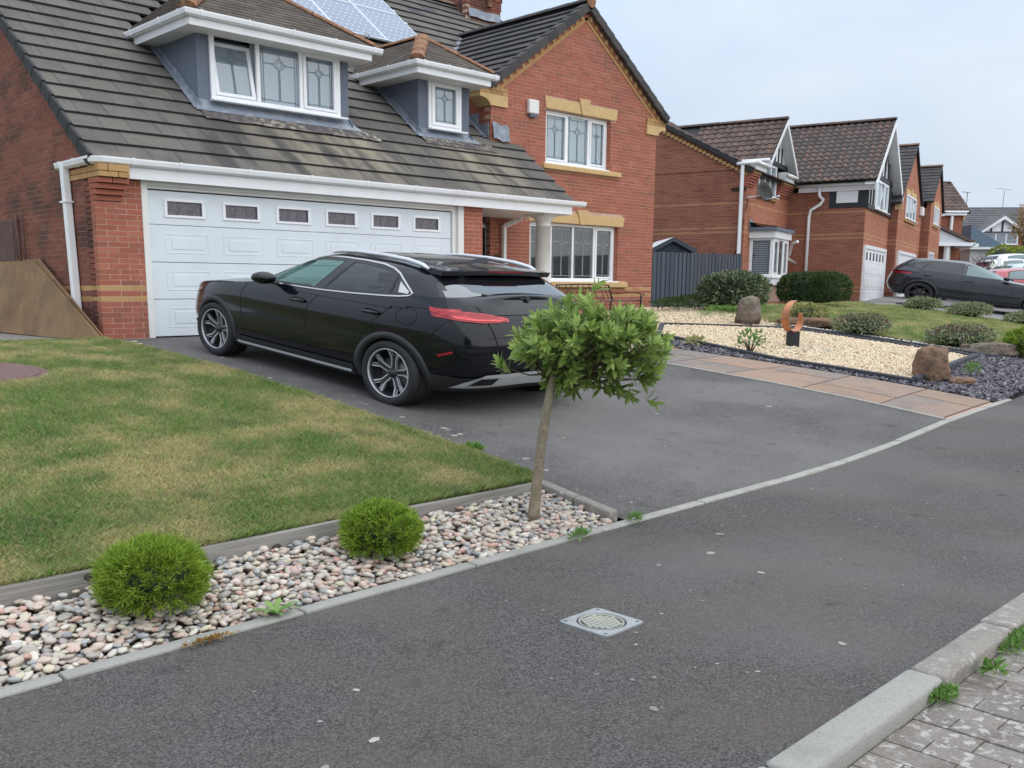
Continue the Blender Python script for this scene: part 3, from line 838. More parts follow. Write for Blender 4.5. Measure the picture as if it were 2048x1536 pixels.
# separate bricks: those that show largest (piers, near side wall, gable wall beside the lower window)
def score(w, c):
 p = w.o + w.ux * ((c[0] + c[1]) / 2) + Z_ * (c[2] * BH)
 q = p - Vector((0, 0, ZC)); d = q.length
 return (c[1] - c[0]) * abs(q.normalized().dot(w.un)) / (d * d)
allc = [(score(w, c), w, c) for w in (W_p1, W_p2, W_s) for c in w.cands
  if not (w is W_s and c[0] > 3.6) and not (w is W_p2 and c[2] < 13)]
allc.sort(key=lambda t: -t[0])
chosen = allc[:210]
for w in (W_p1, W_p2, W_s, W_g):
 cs = set(c for _, ww, c in chosen if ww is w)
 for c in cs: sep_brick(w, c)
 w.emit(cs)
# brick returns: jambs of the openings and the left corner of the gable
rj = MB()
for (x, z0, z1, sx) in ((UPW[1], UPW[2], UPW[3], 1), (LOW[1], LOW[2], LOW[3], 1), (UPW[0], UPW[2], UPW[3], -1), (LOW[0], LOW[2], LOW[3], -1)):
 k = 0; z = z0
 while z < z1 - .02:
  a, b = (x - .0, x + .05) if sx > 0 else (x - .05, x)
  rj.box(a - .001, b - .002, GB + .01, GB + .135, z, min(z + BH - JH, z1), rn=R.random() * .99); z += BH
k = 0
while k * BH < 4.7:
 y0 = GB + .035
 for i in range(4 if k * BH > 2.4 else 8):
  l = .30 if (k + i) % 2 else .30
  rj.box(GLX - .001, GLX + .02, y0 + i * .3 + (0 if k % 2 else .15), y0 + i * .3 + .286 + (0 if k % 2 else .15), k * BH + JH, (k + 1) * BH, rn=R.random() * .99)
 k += 1
tag(rj.build('brick_return', 'red_brick', house), kind='stuff')
# corbelled kneeler on the left corner of the garage
for k in range(4):
 d = .035 + .055 * k; z0 = 1.905 + k * BH
 for a, b in (((0, .19), (.195, .385 + .012 * k)) if k % 2 else ((0, .385 + .012 * k),)):
  mb = MB(); mb.box(XL - .004 - .004 * k + a, XL + b, GF - d, GF + .12, z0, z0 + BH - JH)
  mb.build('brick', 'red_brick', house)
for k in range(2):
 z0 = 2.205 + k * BH
 for a, b in (((0, .12), (.13, .415)) if k else ((0, .26), (.27, .415))):
  mb = MB(); mb.box(XL - .02 + a, XL + b, GF - .245, GF + .12, z0, z0 + BH - JH + (.02 if k else 0))
  mb.build('brick', 'buff_brick' , house)
 for q in range(3):
  mb = MB(); mb.box(XL - .02, XL + .1, GF + .13 + q * .3, GF + .42 + q * .3, z0, z0 + BH - JH)
  mb.build('brick', 'buff_brick' if q < 2 else 'grimy_brick', house)
# buff and red dentil bricks up the rake of the gable, kneeler stones
def gx(z_, sgn): return APX + sgn * (GAZ - z_) / GS
slope_len = math.hypot(3.1, 3.1 * GS); ang = math.atan(GS)
for sgn in (-1, 1):
 ux = Vector((-sgn * math.cos(ang), 0, math.sin(ang))); uz = Vector((sgn * math.sin(ang), 0, math.cos(ang))) 
 start = Vector((APX + sgn * 3.10, GB, GAZ - GS * 3.10))
 n = int(slope_len / .115)
 for i in range(n - 1):
  mb = MB(); a = .03 + i * .115
  mb.obox(start, ux, -Y_, uz, (a, a + .10), (-.02, .036 if i % 2 else .022), (-.15 - .10, -.15), rn=R.random())
  mb.build('brick', 'buff_brick' if i % 2 else 'red_brick', house)
 mb = MB()
 mb.obox(start, ux, -Y_, uz, (.0, slope_len - .12), (-.02, .012), (-.33, -.257))
 mb.build('rake_course', 'buff_brick', house)
def kneeler(x0, x1, sgn):
 # scrolled stone bracket with two buff courses above
 mb = MB(); z1 = 4.68; pts = []
 xo, xi = (x0, x1) if sgn < 0 else (x1, x0)
 pts = [(xi, 4.455), (xi, z1), (xo, z1), (xo, 4.60)]
 for i in range(7):
  t = i / 6 * math.pi / 2
  pts.append((xo - sgn * .30 * math.sin(t) * 1.0, 4.60 - .145 * (1 - math.cos(t))))
 if sgn < 0: pts = [(p[0], p[1]) for p in pts]
 mb.prism([(p[0], GB - .045, p[1]) for p in pts], (0, .4, 0)); mb.build('kneeler_stone', 'sandstone', house)
 for k in range(2):
  a = x0
  while a < x1 - .02:
   b = min(a + (.15 if k else .17), x1)
   m2 = MB(); m2.box(a, b - .012, GB - .04, GB + .3, z1 + .008 + k * BH, z1 + (k + 1) * BH)
   m2.build('brick', 'buff_brick', house); a = b
kneeler(14.42, 15.24, -1); kneeler(20.14, 20.90, 1)
# stone heads and sills
def head(x0, x1, z0, h, kx, rise):
 mb = MB()
 sl = .05
 mb.prism([(x0 + .01, GB - .022, z0), (kx - .085, GB - .022, z0), (kx - .15, GB - .022, z0 + h), (x0 - .03, GB - .022, z0 + h)], (0, .16, 0))
 mb.prism([(kx + .085, GB - .022, z0), (x1 - .01, GB - .022, z0), (x1 + .03, GB - .022, z0 + h), (kx + .15, GB - .022, z0 + h)], (0, .16, 0))
 mb.build('window_head', 'sandstone', house)
 mb = MB(); mb.prism([(kx - .082, GB - .05, z0 - .012), (kx + .082, GB - .05, z0 - .012), (kx + .20, GB - .05, z0 + h + rise), (kx - .20, GB - .05, z0 + h + rise)], (0, .2, 0))
 mb.build('keystone', 'sandstone', house)
head(16.46, 18.96, 4.62, .235, 17.76, .10)
head(15.93, 19.33, 2.195, .225, 17.77, .09)
for (x0, x1, z0, z1, xs) in ((16.36, 17.72, 3.335, 3.445, 0), (17.725, 19.12, 3.335, 3.445, 0), (15.9, 17.6, .748, .875, 0), (17.605, 19.48, .748, .875, 0)):
 mb = MB(); mb.box(x0, x1, GB - .09, GB + .05, z0, z1)
 bevel_mesh(mb.build('window_sill', 'sandstone', house), .012)
# ------------------------------------------------------------------ windows
def lead_pattern(mb, o, ux, un, u0, u1, z0, z1, th=.006, dbl=True):
 """thin came lines: double at the border, a lozenge in the upper third and a stem down"""
 w, h = u1 - u0, z1 - z0
 cx_, cz = (u0 + u1) / 2, z0 + h * .70
 dx, dz = w * .16, w * .16 * .80
 def bar(p, q, t=th):
  (a, b), (c, d) = p, q
  P = Vector(o) + ux * a + Z_ * b; Q = Vector(o) + ux * c + Z_ * d
  D = (Q - P).normalized(); N = D.cross(un)
  vs = [P - N * t + un * .004, P + N * t + un * .004, Q + N * t + un * .004, Q - N * t + un * .004]
  mb.add(vs, [(0, 1, 2, 3)])
 m = .10 * w
 bar((u0 + m, z0), (u0 + m, z1)); bar((u1 - m, z0), (u1 - m, z1)); bar((u0, z0 + m * .8), (u1, z0 + m * .8)); bar((u0, z1 - m * .8), (u1, z1 - m * .8))
 if dbl:
  bar((u0 + m * .45, z0), (u0 + m * .45, z1), th * .7); bar((u1 - m * .45, z0), (u1 - m * .45, z1), th * .7)
 L_, Rr, T, B = (cx_ - dx, cz), (cx_ + dx, cz), (cx_, cz + dz), (cx_, cz - dz)
 bar(L_, T); bar(T, Rr); bar(Rr, B); bar(B, L_)
 k = .55
 L2, R2, T2, B2_ = (cx_ - dx * k, cz), (cx_ + dx * k, cz), (cx_, cz + dz * k), (cx_, cz - dz * k)
 bar(L2, T2, th * .6); bar(T2, R2, th * .6); bar(R2, B2_, th * .6); bar(B2_, L2, th * .6)
 bar((u0 + m, cz), L_); bar(Rr, (u1 - m, cz)); bar(T, (cx_, z1 - m * .8))
 bar((cx_ - .012, z0 + m * .8), (cx_ - .012, cz - dz)); bar((cx_ + .012, z0 + m * .8), (cx_ + .012, cz - dz))
def frame_ring(mb, o, ux, un, u0, u1, z0, z1, t, d0, d1, tz=None):
 tz = tz or t
 for a, b, c, d in ((u0, u1, z0, z0 + tz), (u0, u1, z1 - tz, z1), (u0, u0 + t, z0 + tz, z1 - tz), (u1 - t, u1, z0 + tz, z1 - tz)):
  mb.obox(o, ux, un, Z_, (a, b), (d0, d1), (c, d))
def window(parent, o, ux, un, w, h, lights, pane='pane_bright', curtain='pale_curtain', frame='white_upvc', t=.075, recess=-.10, lead='leading', sill=True, casement=(), sash_t=.05, bars=True, name='window'):
 """o: outer bottom corner on the wall face; lights: fractions of the width; casement: indices with a raised sash frame"""
 o = Vector(o)
 fr = MB(); d0, d1 = recess - .05, recess
 tz = t * .75
 frame_ring(fr, o, ux, un, 0, w, 0, h, t, d0, d1, tz)
 us = [0]
 for f in lights: us.append(us[-1] + f)
 us = [t + (w - 2 * t) * u / us[-1] for u in us]
 for u in us[1:-1]: fr.obox(o, ux, un, Z_, (u - t * .42, u + t * .42), (d0, d1 - .002), (tz, h - tz))
 win = fr.build(name, frame, parent); bevel_mesh(win, .006)
 if sill:
  s = MB(); s.obox(o, ux, un, Z_, (-.03, w + .09), (recess - .01, recess + .10), (-.035, -.002)); bevel_mesh(s.build('sill', frame, win), .006)
 for i in range(len(lights)):
  a = us[i] + (t * .42 if i else 0); b = us[i + 1] - (t * .42 if i < len(lights) - 1 else 0); z0, z1 = tz, h - tz
  if i in casement:
   c = MB(); frame_ring(c, o, ux, un, a + .004, b - .004, z0 + .004, z1 - .004, sash_t, d0 + .01, d1 + .012, sash_t * .75)
   bevel_mesh(c.build('sash', frame, win), .005)
   a += sash_t; b -= sash_t; z0 += sash_t * .75; z1 -= sash_t * .75
  p = MB(); dd = recess - .032
  p.add([o + ux * a + un * dd + Z_ * z0, o + ux * b + un * dd + Z_ * z0, o + ux * b + un * dd + Z_ * z1, o + ux * a + un * dd + Z_ * z1], [(0, 1, 2, 3)])
  p.build('pane', pane, win)
  if bars:
   l = MB(); lead_pattern(l, o + un * (dd + .001), ux, un, a, b, z0, z1); l.build('leading', lead, win)
 bk = MB(); dd = recess - .16
 bk.add([o + un * dd, o + ux * w + un * dd, o + ux * w + un * dd + Z_ * h, o + un * dd + Z_ * h], [(0, 1, 2, 3)])
 bk.build('curtain', curtain, win)  # in the dark room material this sheet stands in for an unlit interior
 return win
window(house, (UPW[0], GB, UPW[2] + .03), X_, -Y_, UPW[1] - UPW[0] - .01, UPW[3] - UPW[2] - .03, [.36, .36, .28], casement=(0, 2))
window(house, (LOW[0], GB, LOW[2] + .02), X_, -Y_, LOW[1] - LOW[0] - .01, LOW[3] - LOW[2] - .02, [.25, .26, .26, .23], pane='pane_dark', curtain='room_dark', lead='lead_light', casement=(0, 3))
# ------------------------------------------------------------------ garage door
DX0, DX1, DZ0, DZ1 = 6.445, 12.34, 0.015, 2.10
mb = MB(); mb.box(6.345, 6.442, GF - .01, GF + .12, 0, 2.24); bevel_mesh(mb.build('door_post', 'white_paint', house), .006); mb = MB()
mb.box(12.35, 12.40, GF + .02, GF + .12, 0, 2.24); mb.box(12.40, 12.47, GF + .05, GF + .12, 0, 2.24); mb.box(12.47, 12.615, GF - .006, GF + .12, 0, 2.24)
fo = mb.build('door_frame', 'white_paint', house); bevel_mesh(fo, .006)
mb = MB(); mb.box(6.43, 12.36, GF + .03, GF + .12, 2.115, 2.24); mb.box(6.43, 12.36, GF + .0, GF + .03, 2.155, 2.24); bevel_mesh(mb.build('door_head', 'white_paint', house), .006)
gd = MB(); gd.box(DX0 - .01, DX1 + .015, GF + .115, GF + .14, 0, 2.12)
gdo = gd.build('garage_door', 'dark_gap', house)
zs = [DZ0, .557, 1.089, 1.622, DZ1]
for i in range(4):
 z0, z1 = zs[i] + .004, zs[i + 1] - .004
 mb = MB()
 yb, yf = GF + .11, GF + .06
 if i == 3:
  # top section: cut round six lights
  cols = [6.757 + .943 * q for q in range(6)]; wz0, wz1 = 1.765, 1.955
  mb.box(DX0, DX1, yf, yb, z0, wz0); mb.box(DX0, DX1, yf, yb, wz1, z1)
  xx = DX0
  for c in cols: mb.box(xx, c, yf, yb, wz0, wz1); xx = c + .55
  mb.box(xx, DX1, yf, yb, wz0, wz1)
  sec = mb.build('door_panel', 'door_white', gdo)
  for c in cols:
   w2 = MB(); frame_ring(w2, Vector((c, yf, wz0)), X_, -Y_, -.05, .60, -.038, .228, .05, -.02, .016, .038)
   bevel_mesh(w2.build('light_frame', 'white_upvc', gdo), .004)
   w3 = MB(); w3.add([(c, yf + .02, wz0), (c + .55, yf + .02, wz0), (c + .55, yf + .02, wz1), (c, yf + .02, wz1)], [(0, 1, 2, 3)]); w3.build('light_pane', 'obscure_glass', gdo)
   w4 = MB()
   for q in range(1, 3): w4.box(c + .55 * q / 3 - .003, c + .55 * q / 3 + .003, yf + .015, yf + .019, wz0, wz1)
   for q in range(1, 3): w4.box(c, c + .55, yf + .015, yf + .019, wz0 + .19 * q / 3 - .002, wz0 + .19 * q / 3 + .002)
   w4.build('light_bars', 'obscure_glass', gdo)
 else:
  mb.box(DX0, DX1, yf, yb, z0, z1)
  sec = mb.build('door_panel', 'door_white', gdo); bevel_mesh(sec, .004)
  for q in range(6):
   c = 6.70 + .943 * q; a, b = c, c + .70; zc0, zc1 = z0 + .125, z1 - .12
   mo = MB()
   # embossed tray: a raised rim and a raised centre, 5 mm proud
   frame_ring(mo, Vector((0, yf, 0)), X_, -Y_, a, b, zc0, zc1, .018, -.002, .004, .014)
   mo.obox((0, yf, 0), X_, -Y_, Z_, (a + .10, b - .10), (-.002, .006), (zc0 + .06, zc1 - .06))
   bevel_mesh(mo.build('moulding', 'door_white', gdo), .006, 2)
# ------------------------------------------------------------------ eaves, gutters, downpipes
mb = MB(); mb.box(6.06, 15.53, 13.232, 13.262, 2.205, 2.40); bevel_mesh(mb.build('fascia', 'white_upvc', house), .004)
mb = MB(); mb.box(6.09, 12.62, 13.262, GF - .012, 2.228, 2.24); mb.box(13.10, 15.53, 13.262, 14.84, 2.205, 2.22); mb.box(12.62, 13.1, 13.262, GF - .02, 2.232, 2.24); mb.build('soffit', 'white_upvc', house)
mb = MB(); mb.box(15.50, 15.53, 13.262, 14.84, 2.222, 2.40); mb.build('fascia', 'white_upvc', house)
def gutter(parent, path, name='gutter', r=.062, brk=(), mat='white_upvc'):
 """open square-line gutter swept along a path of 3-D points at its rear top edge; outward = right-hand normal"""
 mb = MB(); P = [Vector(p) for p in path]
 prof = [(0.0, 0.0), (0.0, -.075), (.035, -.088), (.085, -.062), (.098, -.01), (.098, .012), (.086, .012), (.083, -.012), (.008, -.012), (.008, 0)]
 rings = []
 for i, p in enumerate(P):
  a = (P[i] - P[i - 1]).normalized() if i else (P[1] - P[0]).normalized()
  b = (P[i + 1] - P[i]).normalized() if i < len(P) - 1 else a
  n1, n2 = a.cross(Z_), b.cross(Z_); n = (n1 + n2).normalized(); k = 1 / max(.5, n.dot(n1))
  rings.append([p + n * (q[0] * k) + Z_ * q[1] for q in prof])
 m = len(prof); vs = [q for rg in rings for q in rg]; fs = []
 for i in range(len(P) - 1):
  for k in range(m): fs.append((i * m + k, i * m + (k + 1) % m, (i + 1) * m + (k + 1) % m, (i + 1) * m + k))
 fs += [tuple(range(m)), tuple((len(P) - 1) * m + k for k in range(m - 1, -1, -1))]
 mb.add(vs, fs); o = mb.build(name, mat, parent, merge=True)
 for t in brk:
  # bracket: slightly larger collar at a fraction along the segments
  i = int(t); f = t - i; i = min(i, len(P) - 2)
  c = P[i].lerp(P[i + 1], f); a = (P[i + 1] - P[i]).normalized(); n = a.cross(Z_)
  b_ = MB()
  ring = [(-.004, .016), (-.004, -.08), (.034, -.096), (.094, -.068), (.106, -.01), (.106, .02), (.08, .02), (.08, .016)]
  vs = [c + n * q[0] + Z_ * q[1] + a * s_ for s_ in (-.016, .016) for q in ring]; m2 = len(ring)
  fs = [tuple(range(m2)), tuple(range(2 * m2 - 1, m2 - 1, -1))] + [(k, m2 + k, m2 + (k + 1) % m2, (k + 1) % m2) for k in range(m2)]
  b_.add(vs, fs); b_.build('gutter_bracket', mat, o, merge=True)
 return o
gz = 2.455
gutter(house, [(5.655, 14.42, gz), (5.655, 13.30, gz), (5.75, 13.225, gz), (15.86, 13.225, gz)], brk=(0.15, .6, 2.04, 2.11, 2.22, 2.33, 2.44, 2.545, 2.645, 2.66, 2.76, 2.87, 2.985))
def pipe(parent, pts, w=.065, name='downpipe', mat='white_upvc', clips=()):
 """square downpipe"""
 mb = MB(); mb.tube(pts, w * .72, 4); o = mb.build(name, mat, parent, merge=True)
 bevel_mesh(o, .010)
 for c, n in clips:
  b = MB(); b.obox(c, X_, Y_, Z_, (-w * .62 - abs(n[1]) * .05, w * .62 + abs(n[1]) * .05), (-w * .62 - abs(n[0]) * .05, w * .62 + abs(n[0]) * .05), (-.013, .013)); b.build('pipe_clip', mat, o)
 return o
def sq_pipe(parent, segs, w, clips=(), ax='x', name='downpipe'):
 mb = MB()
 for (a, b) in segs:
  a, b = Vector(a), Vector(b); d = (b - a).normalized()
  x = X_ if abs(d.x) < .9 else Y_
  y = d.cross(x).normalized(); x = y.cross(d).normalized()
  vs = [p + x * sx * w / 2 + y * sy * w / 2 for p in (a, b) for sx, sy in ((-1, -1), (1, -1), (1, 1), (-1, 1))]
  mb.add(vs, [(3, 2, 1, 0), (4, 5, 6, 7)] + [(k, 4 + k, 4 + (k + 1) % 4, (k + 1) % 4) for k in range(4)])
 o = mb.build(name, 'white_upvc', parent); bevel_mesh(o, .012, 2)
 for z in clips:
  p = Vector(segs[-1][0]); b = MB()
  b.box(p.x - w * .62, p.x + w * .62, p.y - w * .9, p.y + w * .9, z - .013, z + .013); b.build('pipe_clip', 'white_upvc', o)
 return o
sq_pipe(house, [((5.60, 14.16, 2.44), (5.60, 14.16, 2.28)), ((5.60, 14.16, 2.30), (5.60, 14.04, 0.06))], .105, (1.92, .46))
sq_pipe(house, [((15.32, 14.45, 2.20), (15.30, 14.60, 2.14)), ((15.30, 14.58, 2.15), (15.13, 14.78, 2.03)), ((15.12, 14.78, 2.06), (15.12, 14.79, .02))], .085, (1.25,))
# porch column
mb = MB(); cxx, cyy = 15.06, 13.60
mb.lathe([(0, .02), (.22, .02), (.22, .08), (.19, .10), (.19, .14), (.165, .16), (.148, 1.97), (.152, 1.97), (.152, 1.98), (.148, 1.98), (.148, 2.03), (.165, 2.06), (.20, 2.12), (.25, 2.16), (.25, 2.18)], (cxx, cyy, 0), Z_, 40)
col_ = mb.build('column', 'white_paint', house, smooth=True)
mb = MB(); mb.box(cxx - .28, cxx + .28, cyy - .28, cyy + .28, 2.18, 2.204); mb.build('column_cap', 'white_paint', col_)
# front door in the shade of the porch
mb = MB(); mb.box(13.90, 14.60, 16.14, 16.2, 0, 2.1); dk = mb.build('front_door', 'black_gloss', house)
mb = MB(); frame_ring(mb, Vector((13.85, 16.19, 0)), X_, -Y_, 0, .85, 0, 2.16, .07, 0, .06); mb.build('door_surround', 'black_matt', dk)
mb = MB(); mb.tube([(14.05, 16.08, .95), (14.05, 16.08, 1.25)], .015, 8); mb.build('handle', 'alu_frame', dk)
mb = MB(); mb.box(14.66, 14.70, 14.90, 15.5, 0, 2.08); mb.build('door_post', 'black_gloss', house)
mb = MB(); mb.lathe([(0, 0), (.07, 0), (.075, .04), (.05, .11), (0, .12)], (14.60, 14.95, 1.98), Z_, 16); pl_ = mb.build('porch_light', 'alu_frame', house, smooth=True)
mb = MB(); mb.lathe([(0, 0), (.085, 0), (.085, .05), (0, .06)], (14.60, 14.95, 2.10), Z_, 16); mb.build('lamp_cap', 'black_matt', pl_, smooth=True)
# house number with scroll ends
def text(name, s, size, loc, rot, mat, parent, ext=.004, sx=1.0):
 cu = bpy.data.curves.new(name, 'FONT'); cu.body = s; cu.size = size; cu.extrude = ext; cu.align_x = 'CENTER'; cu.align_y = 'CENTER'
 tmp = bpy.data.objects.new(name, cu); COL.objects.link(tmp)
 dg = bpy.context.evaluated_depsgraph_get(); me = bpy.data.meshes.new_from_object(tmp.evaluated_get(dg))
 bpy.data.objects.remove(tmp); me.materials.clear(); me.materials.append(MATS[mat]); me.name = name
 o = link(name, me, parent); o.location = loc; o.rotation_euler = rot; o.scale = (sx, 1, 1)
 return o
M('iron', (0.03, 0.028, 0.026), 0.5, metal=0.6)
num = text('house_number', '40', .13, (14.93, GB - .02, 1.40), (rad(90), 0, 0), 'iron', house, sx=1.3)
mb = MB()
for sg in (-1, 1):
 mb.tube([(sg * (.12 + .09 * math.cos(a)) / 1.3, .012 * math.sin(a * 2) + .0, 0) for a in [i * .4 for i in range(9)]], .004, 5)
mb.tube([(-.09, -.055, 0), (0, -.062, 0), (.09, -.055, 0)], .004, 5)
mb.build('scroll', 'iron', num)
# alarm box
ab = MB(); ab.box(15.86, 16.17, GB - .09, GB - .002, 4.43, 4.72); abo = ab.build('alarm_box', 'white_paint', house); bevel_mesh(abo, .02, 2)
ab = MB(); ab.prism([(15.88, GB - .085, 4.425), (16.15, GB - .085, 4.425), (16.11, GB - .07, 4.355), (15.92, GB - .07, 4.355)], (0, .07, 0)); bevel_mesh(ab.build('strobe', 'grey_render', abo), .012, 2)
# meter box and pipe on the side wall
M('meter_brown', (0.10, 0.05, 0.04), 0.75, var=[(5.0, (0.17, 0.09, 0.07), 0.5, 0.7, 0.7)])
ab = MB(); ab.box(XL - .06, XL + .0, 16.33, 17.6, .85, 1.80); mo = ab.build('meter_box', 'meter_brown', house); bevel_mesh(mo, .008)
ab = MB(); ab.box(XL - .068, XL - .06, 16.40, 17.5, .9, 1.74); ab.build('door', 'meter_brown', mo)
ab = MB(); ab.tube([(XL - .04, 16.30, 1.84), (XL - .07, 16.22, 1.80), (XL - .07, 16.16, 1.2), (XL - .06, 16.14, .7)], .026, 8); ab.tube([(XL - .05, 16.02, 1.82), (XL - .05, 15.98, .8)], .015, 6); ab.build('cable_cover', 'meter_brown', house, smooth=True)
# ------------------------------------------------------------------ roofs, tile by tile
TW, TC = .440, .2845            # tile width, course gauge measured in plan
_tile = MB(); _tile.box(-.5, .5, 0, 1.0, -.034, 0)
def tile_mesh(mat):
 me = bpy.data.meshes.new('roof_tile_unit'); me.from_pydata(_tile.v, [], _tile.f)
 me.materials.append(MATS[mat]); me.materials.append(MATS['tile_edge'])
 # underside and front edge take the dark edge material
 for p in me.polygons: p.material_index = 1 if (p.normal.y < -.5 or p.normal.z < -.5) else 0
 return me
TM = {}
class TileField:
 """tiles on a plane: o at the eave, ux along the eave, us up the slope; spans(v) gives the u-ranges at slope distance v"""
 def __init__(s, parent, o, ux, us, gauge, ncourse, spans, tw, mat, th=.034, tilt=.030, name='roof_tile', lap=.06):
  s.p = parent; s.o = Vector(o); s.ux = ux.normalized(); s.us = us.normalized(); s.un = s.ux.cross(s.us).normalized()
  if s.un.z < 0: s.un = -s.un
  s.g = gauge; s.tw = tw; s.mat = mat; s.th = th; s.tilt = tilt; s.name = name; s.lap = lap; s.c = []
  for k in range(ncourse):
   for (a, b) in spans(k * gauge, (k + 1) * gauge):
    off = (tw / 2 if k % 2 else 0); i0 = math.floor((a - off) / tw)
    t = off + i0 * tw
    while t < b - 1e-3:
     e0, e1 = max(t, a), min(t + tw, b)
     if e1 - e0 > .02: s.c.append((e0, e1, k))
     t += tw
 def xf(s, c):
  e0, e1, k = c
  L_ = s.g + s.lap
  base = s.o + s.us * (k * s.g) + s.ux * ((e0 + e1) / 2) + s.un * (s.tilt + R.uniform(-.002, .003))
  sl = (s.us * L_ - s.un * (s.tilt)).normalized()
  n = s.ux.cross(sl).normalized()
  if n.z < 0: n = -n
  return base, sl, n, L_
 def pos(s, c): return s.o + s.us * (c[2] * s.g) + s.ux * ((c[0] + c[1]) / 2)
 def emit(s, chosen=()):
  chosen = set(chosen); j = MB()
  for c in s.c:
   b, sl, n, L_ = s.xf(c); w = c[1] - c[0] - .007
   if c in chosen:
    key = s.mat
    if key not in TM: TM[key] = tile_mesh(key)
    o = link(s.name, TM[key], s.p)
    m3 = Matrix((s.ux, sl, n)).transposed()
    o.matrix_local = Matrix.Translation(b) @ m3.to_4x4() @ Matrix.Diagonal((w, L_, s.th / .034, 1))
   else:
    rn = R.random() * .999
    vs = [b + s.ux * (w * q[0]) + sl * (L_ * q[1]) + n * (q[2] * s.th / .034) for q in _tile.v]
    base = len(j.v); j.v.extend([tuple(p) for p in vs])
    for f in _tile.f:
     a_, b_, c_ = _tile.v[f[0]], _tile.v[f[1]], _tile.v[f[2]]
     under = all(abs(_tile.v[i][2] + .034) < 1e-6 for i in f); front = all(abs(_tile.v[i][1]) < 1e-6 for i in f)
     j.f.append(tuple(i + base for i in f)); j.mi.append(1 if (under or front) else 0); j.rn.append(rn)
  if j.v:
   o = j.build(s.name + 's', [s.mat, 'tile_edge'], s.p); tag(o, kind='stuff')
US = Vector((0, 1, RS)); su = math.hypot(1, RS); GA = TC * su
D1 = (7.985, 10.945, 14.62); D2 = (12.705, 14.055, 14.75)   # dormer walls: x0, x1, front y
def main_spans(v0, v1):
 y = RY0 - .06 + (v0 + v1) / 2 / su; z = rz(y)
 yb = RY0 - .06 + v0 / su
 xr = 15.62 if yb < GB - .1 else GLX + .02
 if z > 4.7: xr = APX - max(0, (GAZ - .02 - z)) / GS + .05
 if z >= GAZ - .05: xr = GRX + .1
 sp = [(5.61, xr)]
 out = []
 for (x0, x1, yf) in (D1, D2):
  ztop = 4.80
  ns = []
  for a, b in sp:
   # the field stops at the cheeks, and higher up at the dormer roof's valley
   if yb > yf - .10 and z < ztop + .15: x0_, x1_ = x0 - .09, x1 + .10
   elif z >= ztop + .15 and z < 4.95 + .7 * ((x1 - x0) / 2 + .3) : 
    hw = ((x1 - x0) / 2 + .34) - (z - 4.95) / .7
    cx__ = (x0 + x1) / 2; x0_, x1_ = cx__ - hw + .05, cx__ + hw - .05
    if hw < .1: ns.append((a, b)); continue
   else: ns.append((a, b)); continue
   if x0_ <= a and x1_ >= b: continue
   if x0_ > a: ns.append((a, min(b, x0_)))
   if x1_ < b: ns.append((max(a, x1_), b))
  sp = [(a, b) for a, b in ns if b - a > .05]
 return [(a - 5.61, b - 5.61) for a, b in sp]
mainf = TileField(house, (5.61, RY0 - .06, rz(RY0 - .06)), X_, US, GA, 26, main_spans, TW, 'roof_tile', tilt=.045, lap=.09)
# gable roof slopes: courses run back from the street
GUS = Vector((1, 0, GS)); sg_ = math.hypot(1, GS); GE = 14.62
def gab_spans(v0, v1):
 z = GAZ - GS * (APX - (GE + v1 / sg_)) 
 yv = RY0 + (z - RZ0) / RS + .15
 return [(0, max(.3, yv - (GB - .10)))]
gabl = TileField(house, (GE, GB - .10, GAZ - GS * (APX - GE) - .045), Y_, GUS, .345, 11, gab_spans, TW, 'slate_tile', tilt=.045, lap=.05)
gabr = TileField(house, (2 * APX - GE, GB - .10, GAZ - GS * (APX - GE) - .045), Y_, Vector((-1, 0, GS)), .345, 11, lambda a, b: [(0, 7.0)], TW, 'slate_tile', tilt=.045, lap=.05)
cand = [(1 / (f.pos(c) - Vector((0, 0, ZC))).length ** 2 * (c[1] - c[0]), f, c) for f in (mainf,) for c in f.c if f.pos(c).y < 17.5 and not (f.pos(c).y > 16.2 and f.pos(c).x < 7)]
cand.sort(key=lambda t: -t[0]); pick = cand[:300]
for f in (mainf, gabl, gabr): f.emit([c for _, ff, c in pick if ff is f])
# roof boarding under the tiles
mb = MB()
mb.prism([(5.70, 13.3, rz(13.3) - .075), (5.70, RIDGE_Y, RIDGE_Z - .075), (5.70, RIDGE_Y, RIDGE_Z - .11), (5.70, 13.3, rz(13.3) - .11)], (GLX - 5.7 - .02, 0, 0))
mb.prism([(GLX, 13.3, rz(13.3) - .075), (GLX, 14.84, rz(14.84) - .075), (GLX, 14.84, rz(14.84) - .11), (GLX, 13.3, rz(13.3) - .11)], (.82, 0, 0))
mb.prism([(GLX, 16.3, rz(16.3) - .075), (GLX, RIDGE_Y, RIDGE_Z - .075), (GLX, RIDGE_Y, RIDGE_Z - .13), (GLX, 16.3, rz(16.3) - .13)], (5.9, 0, 0))
mb.prism([(5.70, RIDGE_Y, RIDGE_Z - .07), (5.70, 27.9, 2.45), (5.70, 27.9, 2.36), (5.70, RIDGE_Y, RIDGE_Z - .15)], (15, 0, 0))
mb.build('roof_deck', 'tile_edge', house)
for sgn in (-1, 1):
 mb = MB(); ux = Vector((-sgn, 0, GS)).normalized(); n = Vector((sgn * GS, 0, 1)).normalized()
 st = Vector((APX + sgn * 3.12, GB - .06, GAZ - GS * 3.12))
 mb.obox(st, ux, Y_, n, (0, 3.12 * sg_), (0, 7.0), (-.11, -.06)); mb.build('roof_deck', 'tile_edge', house)
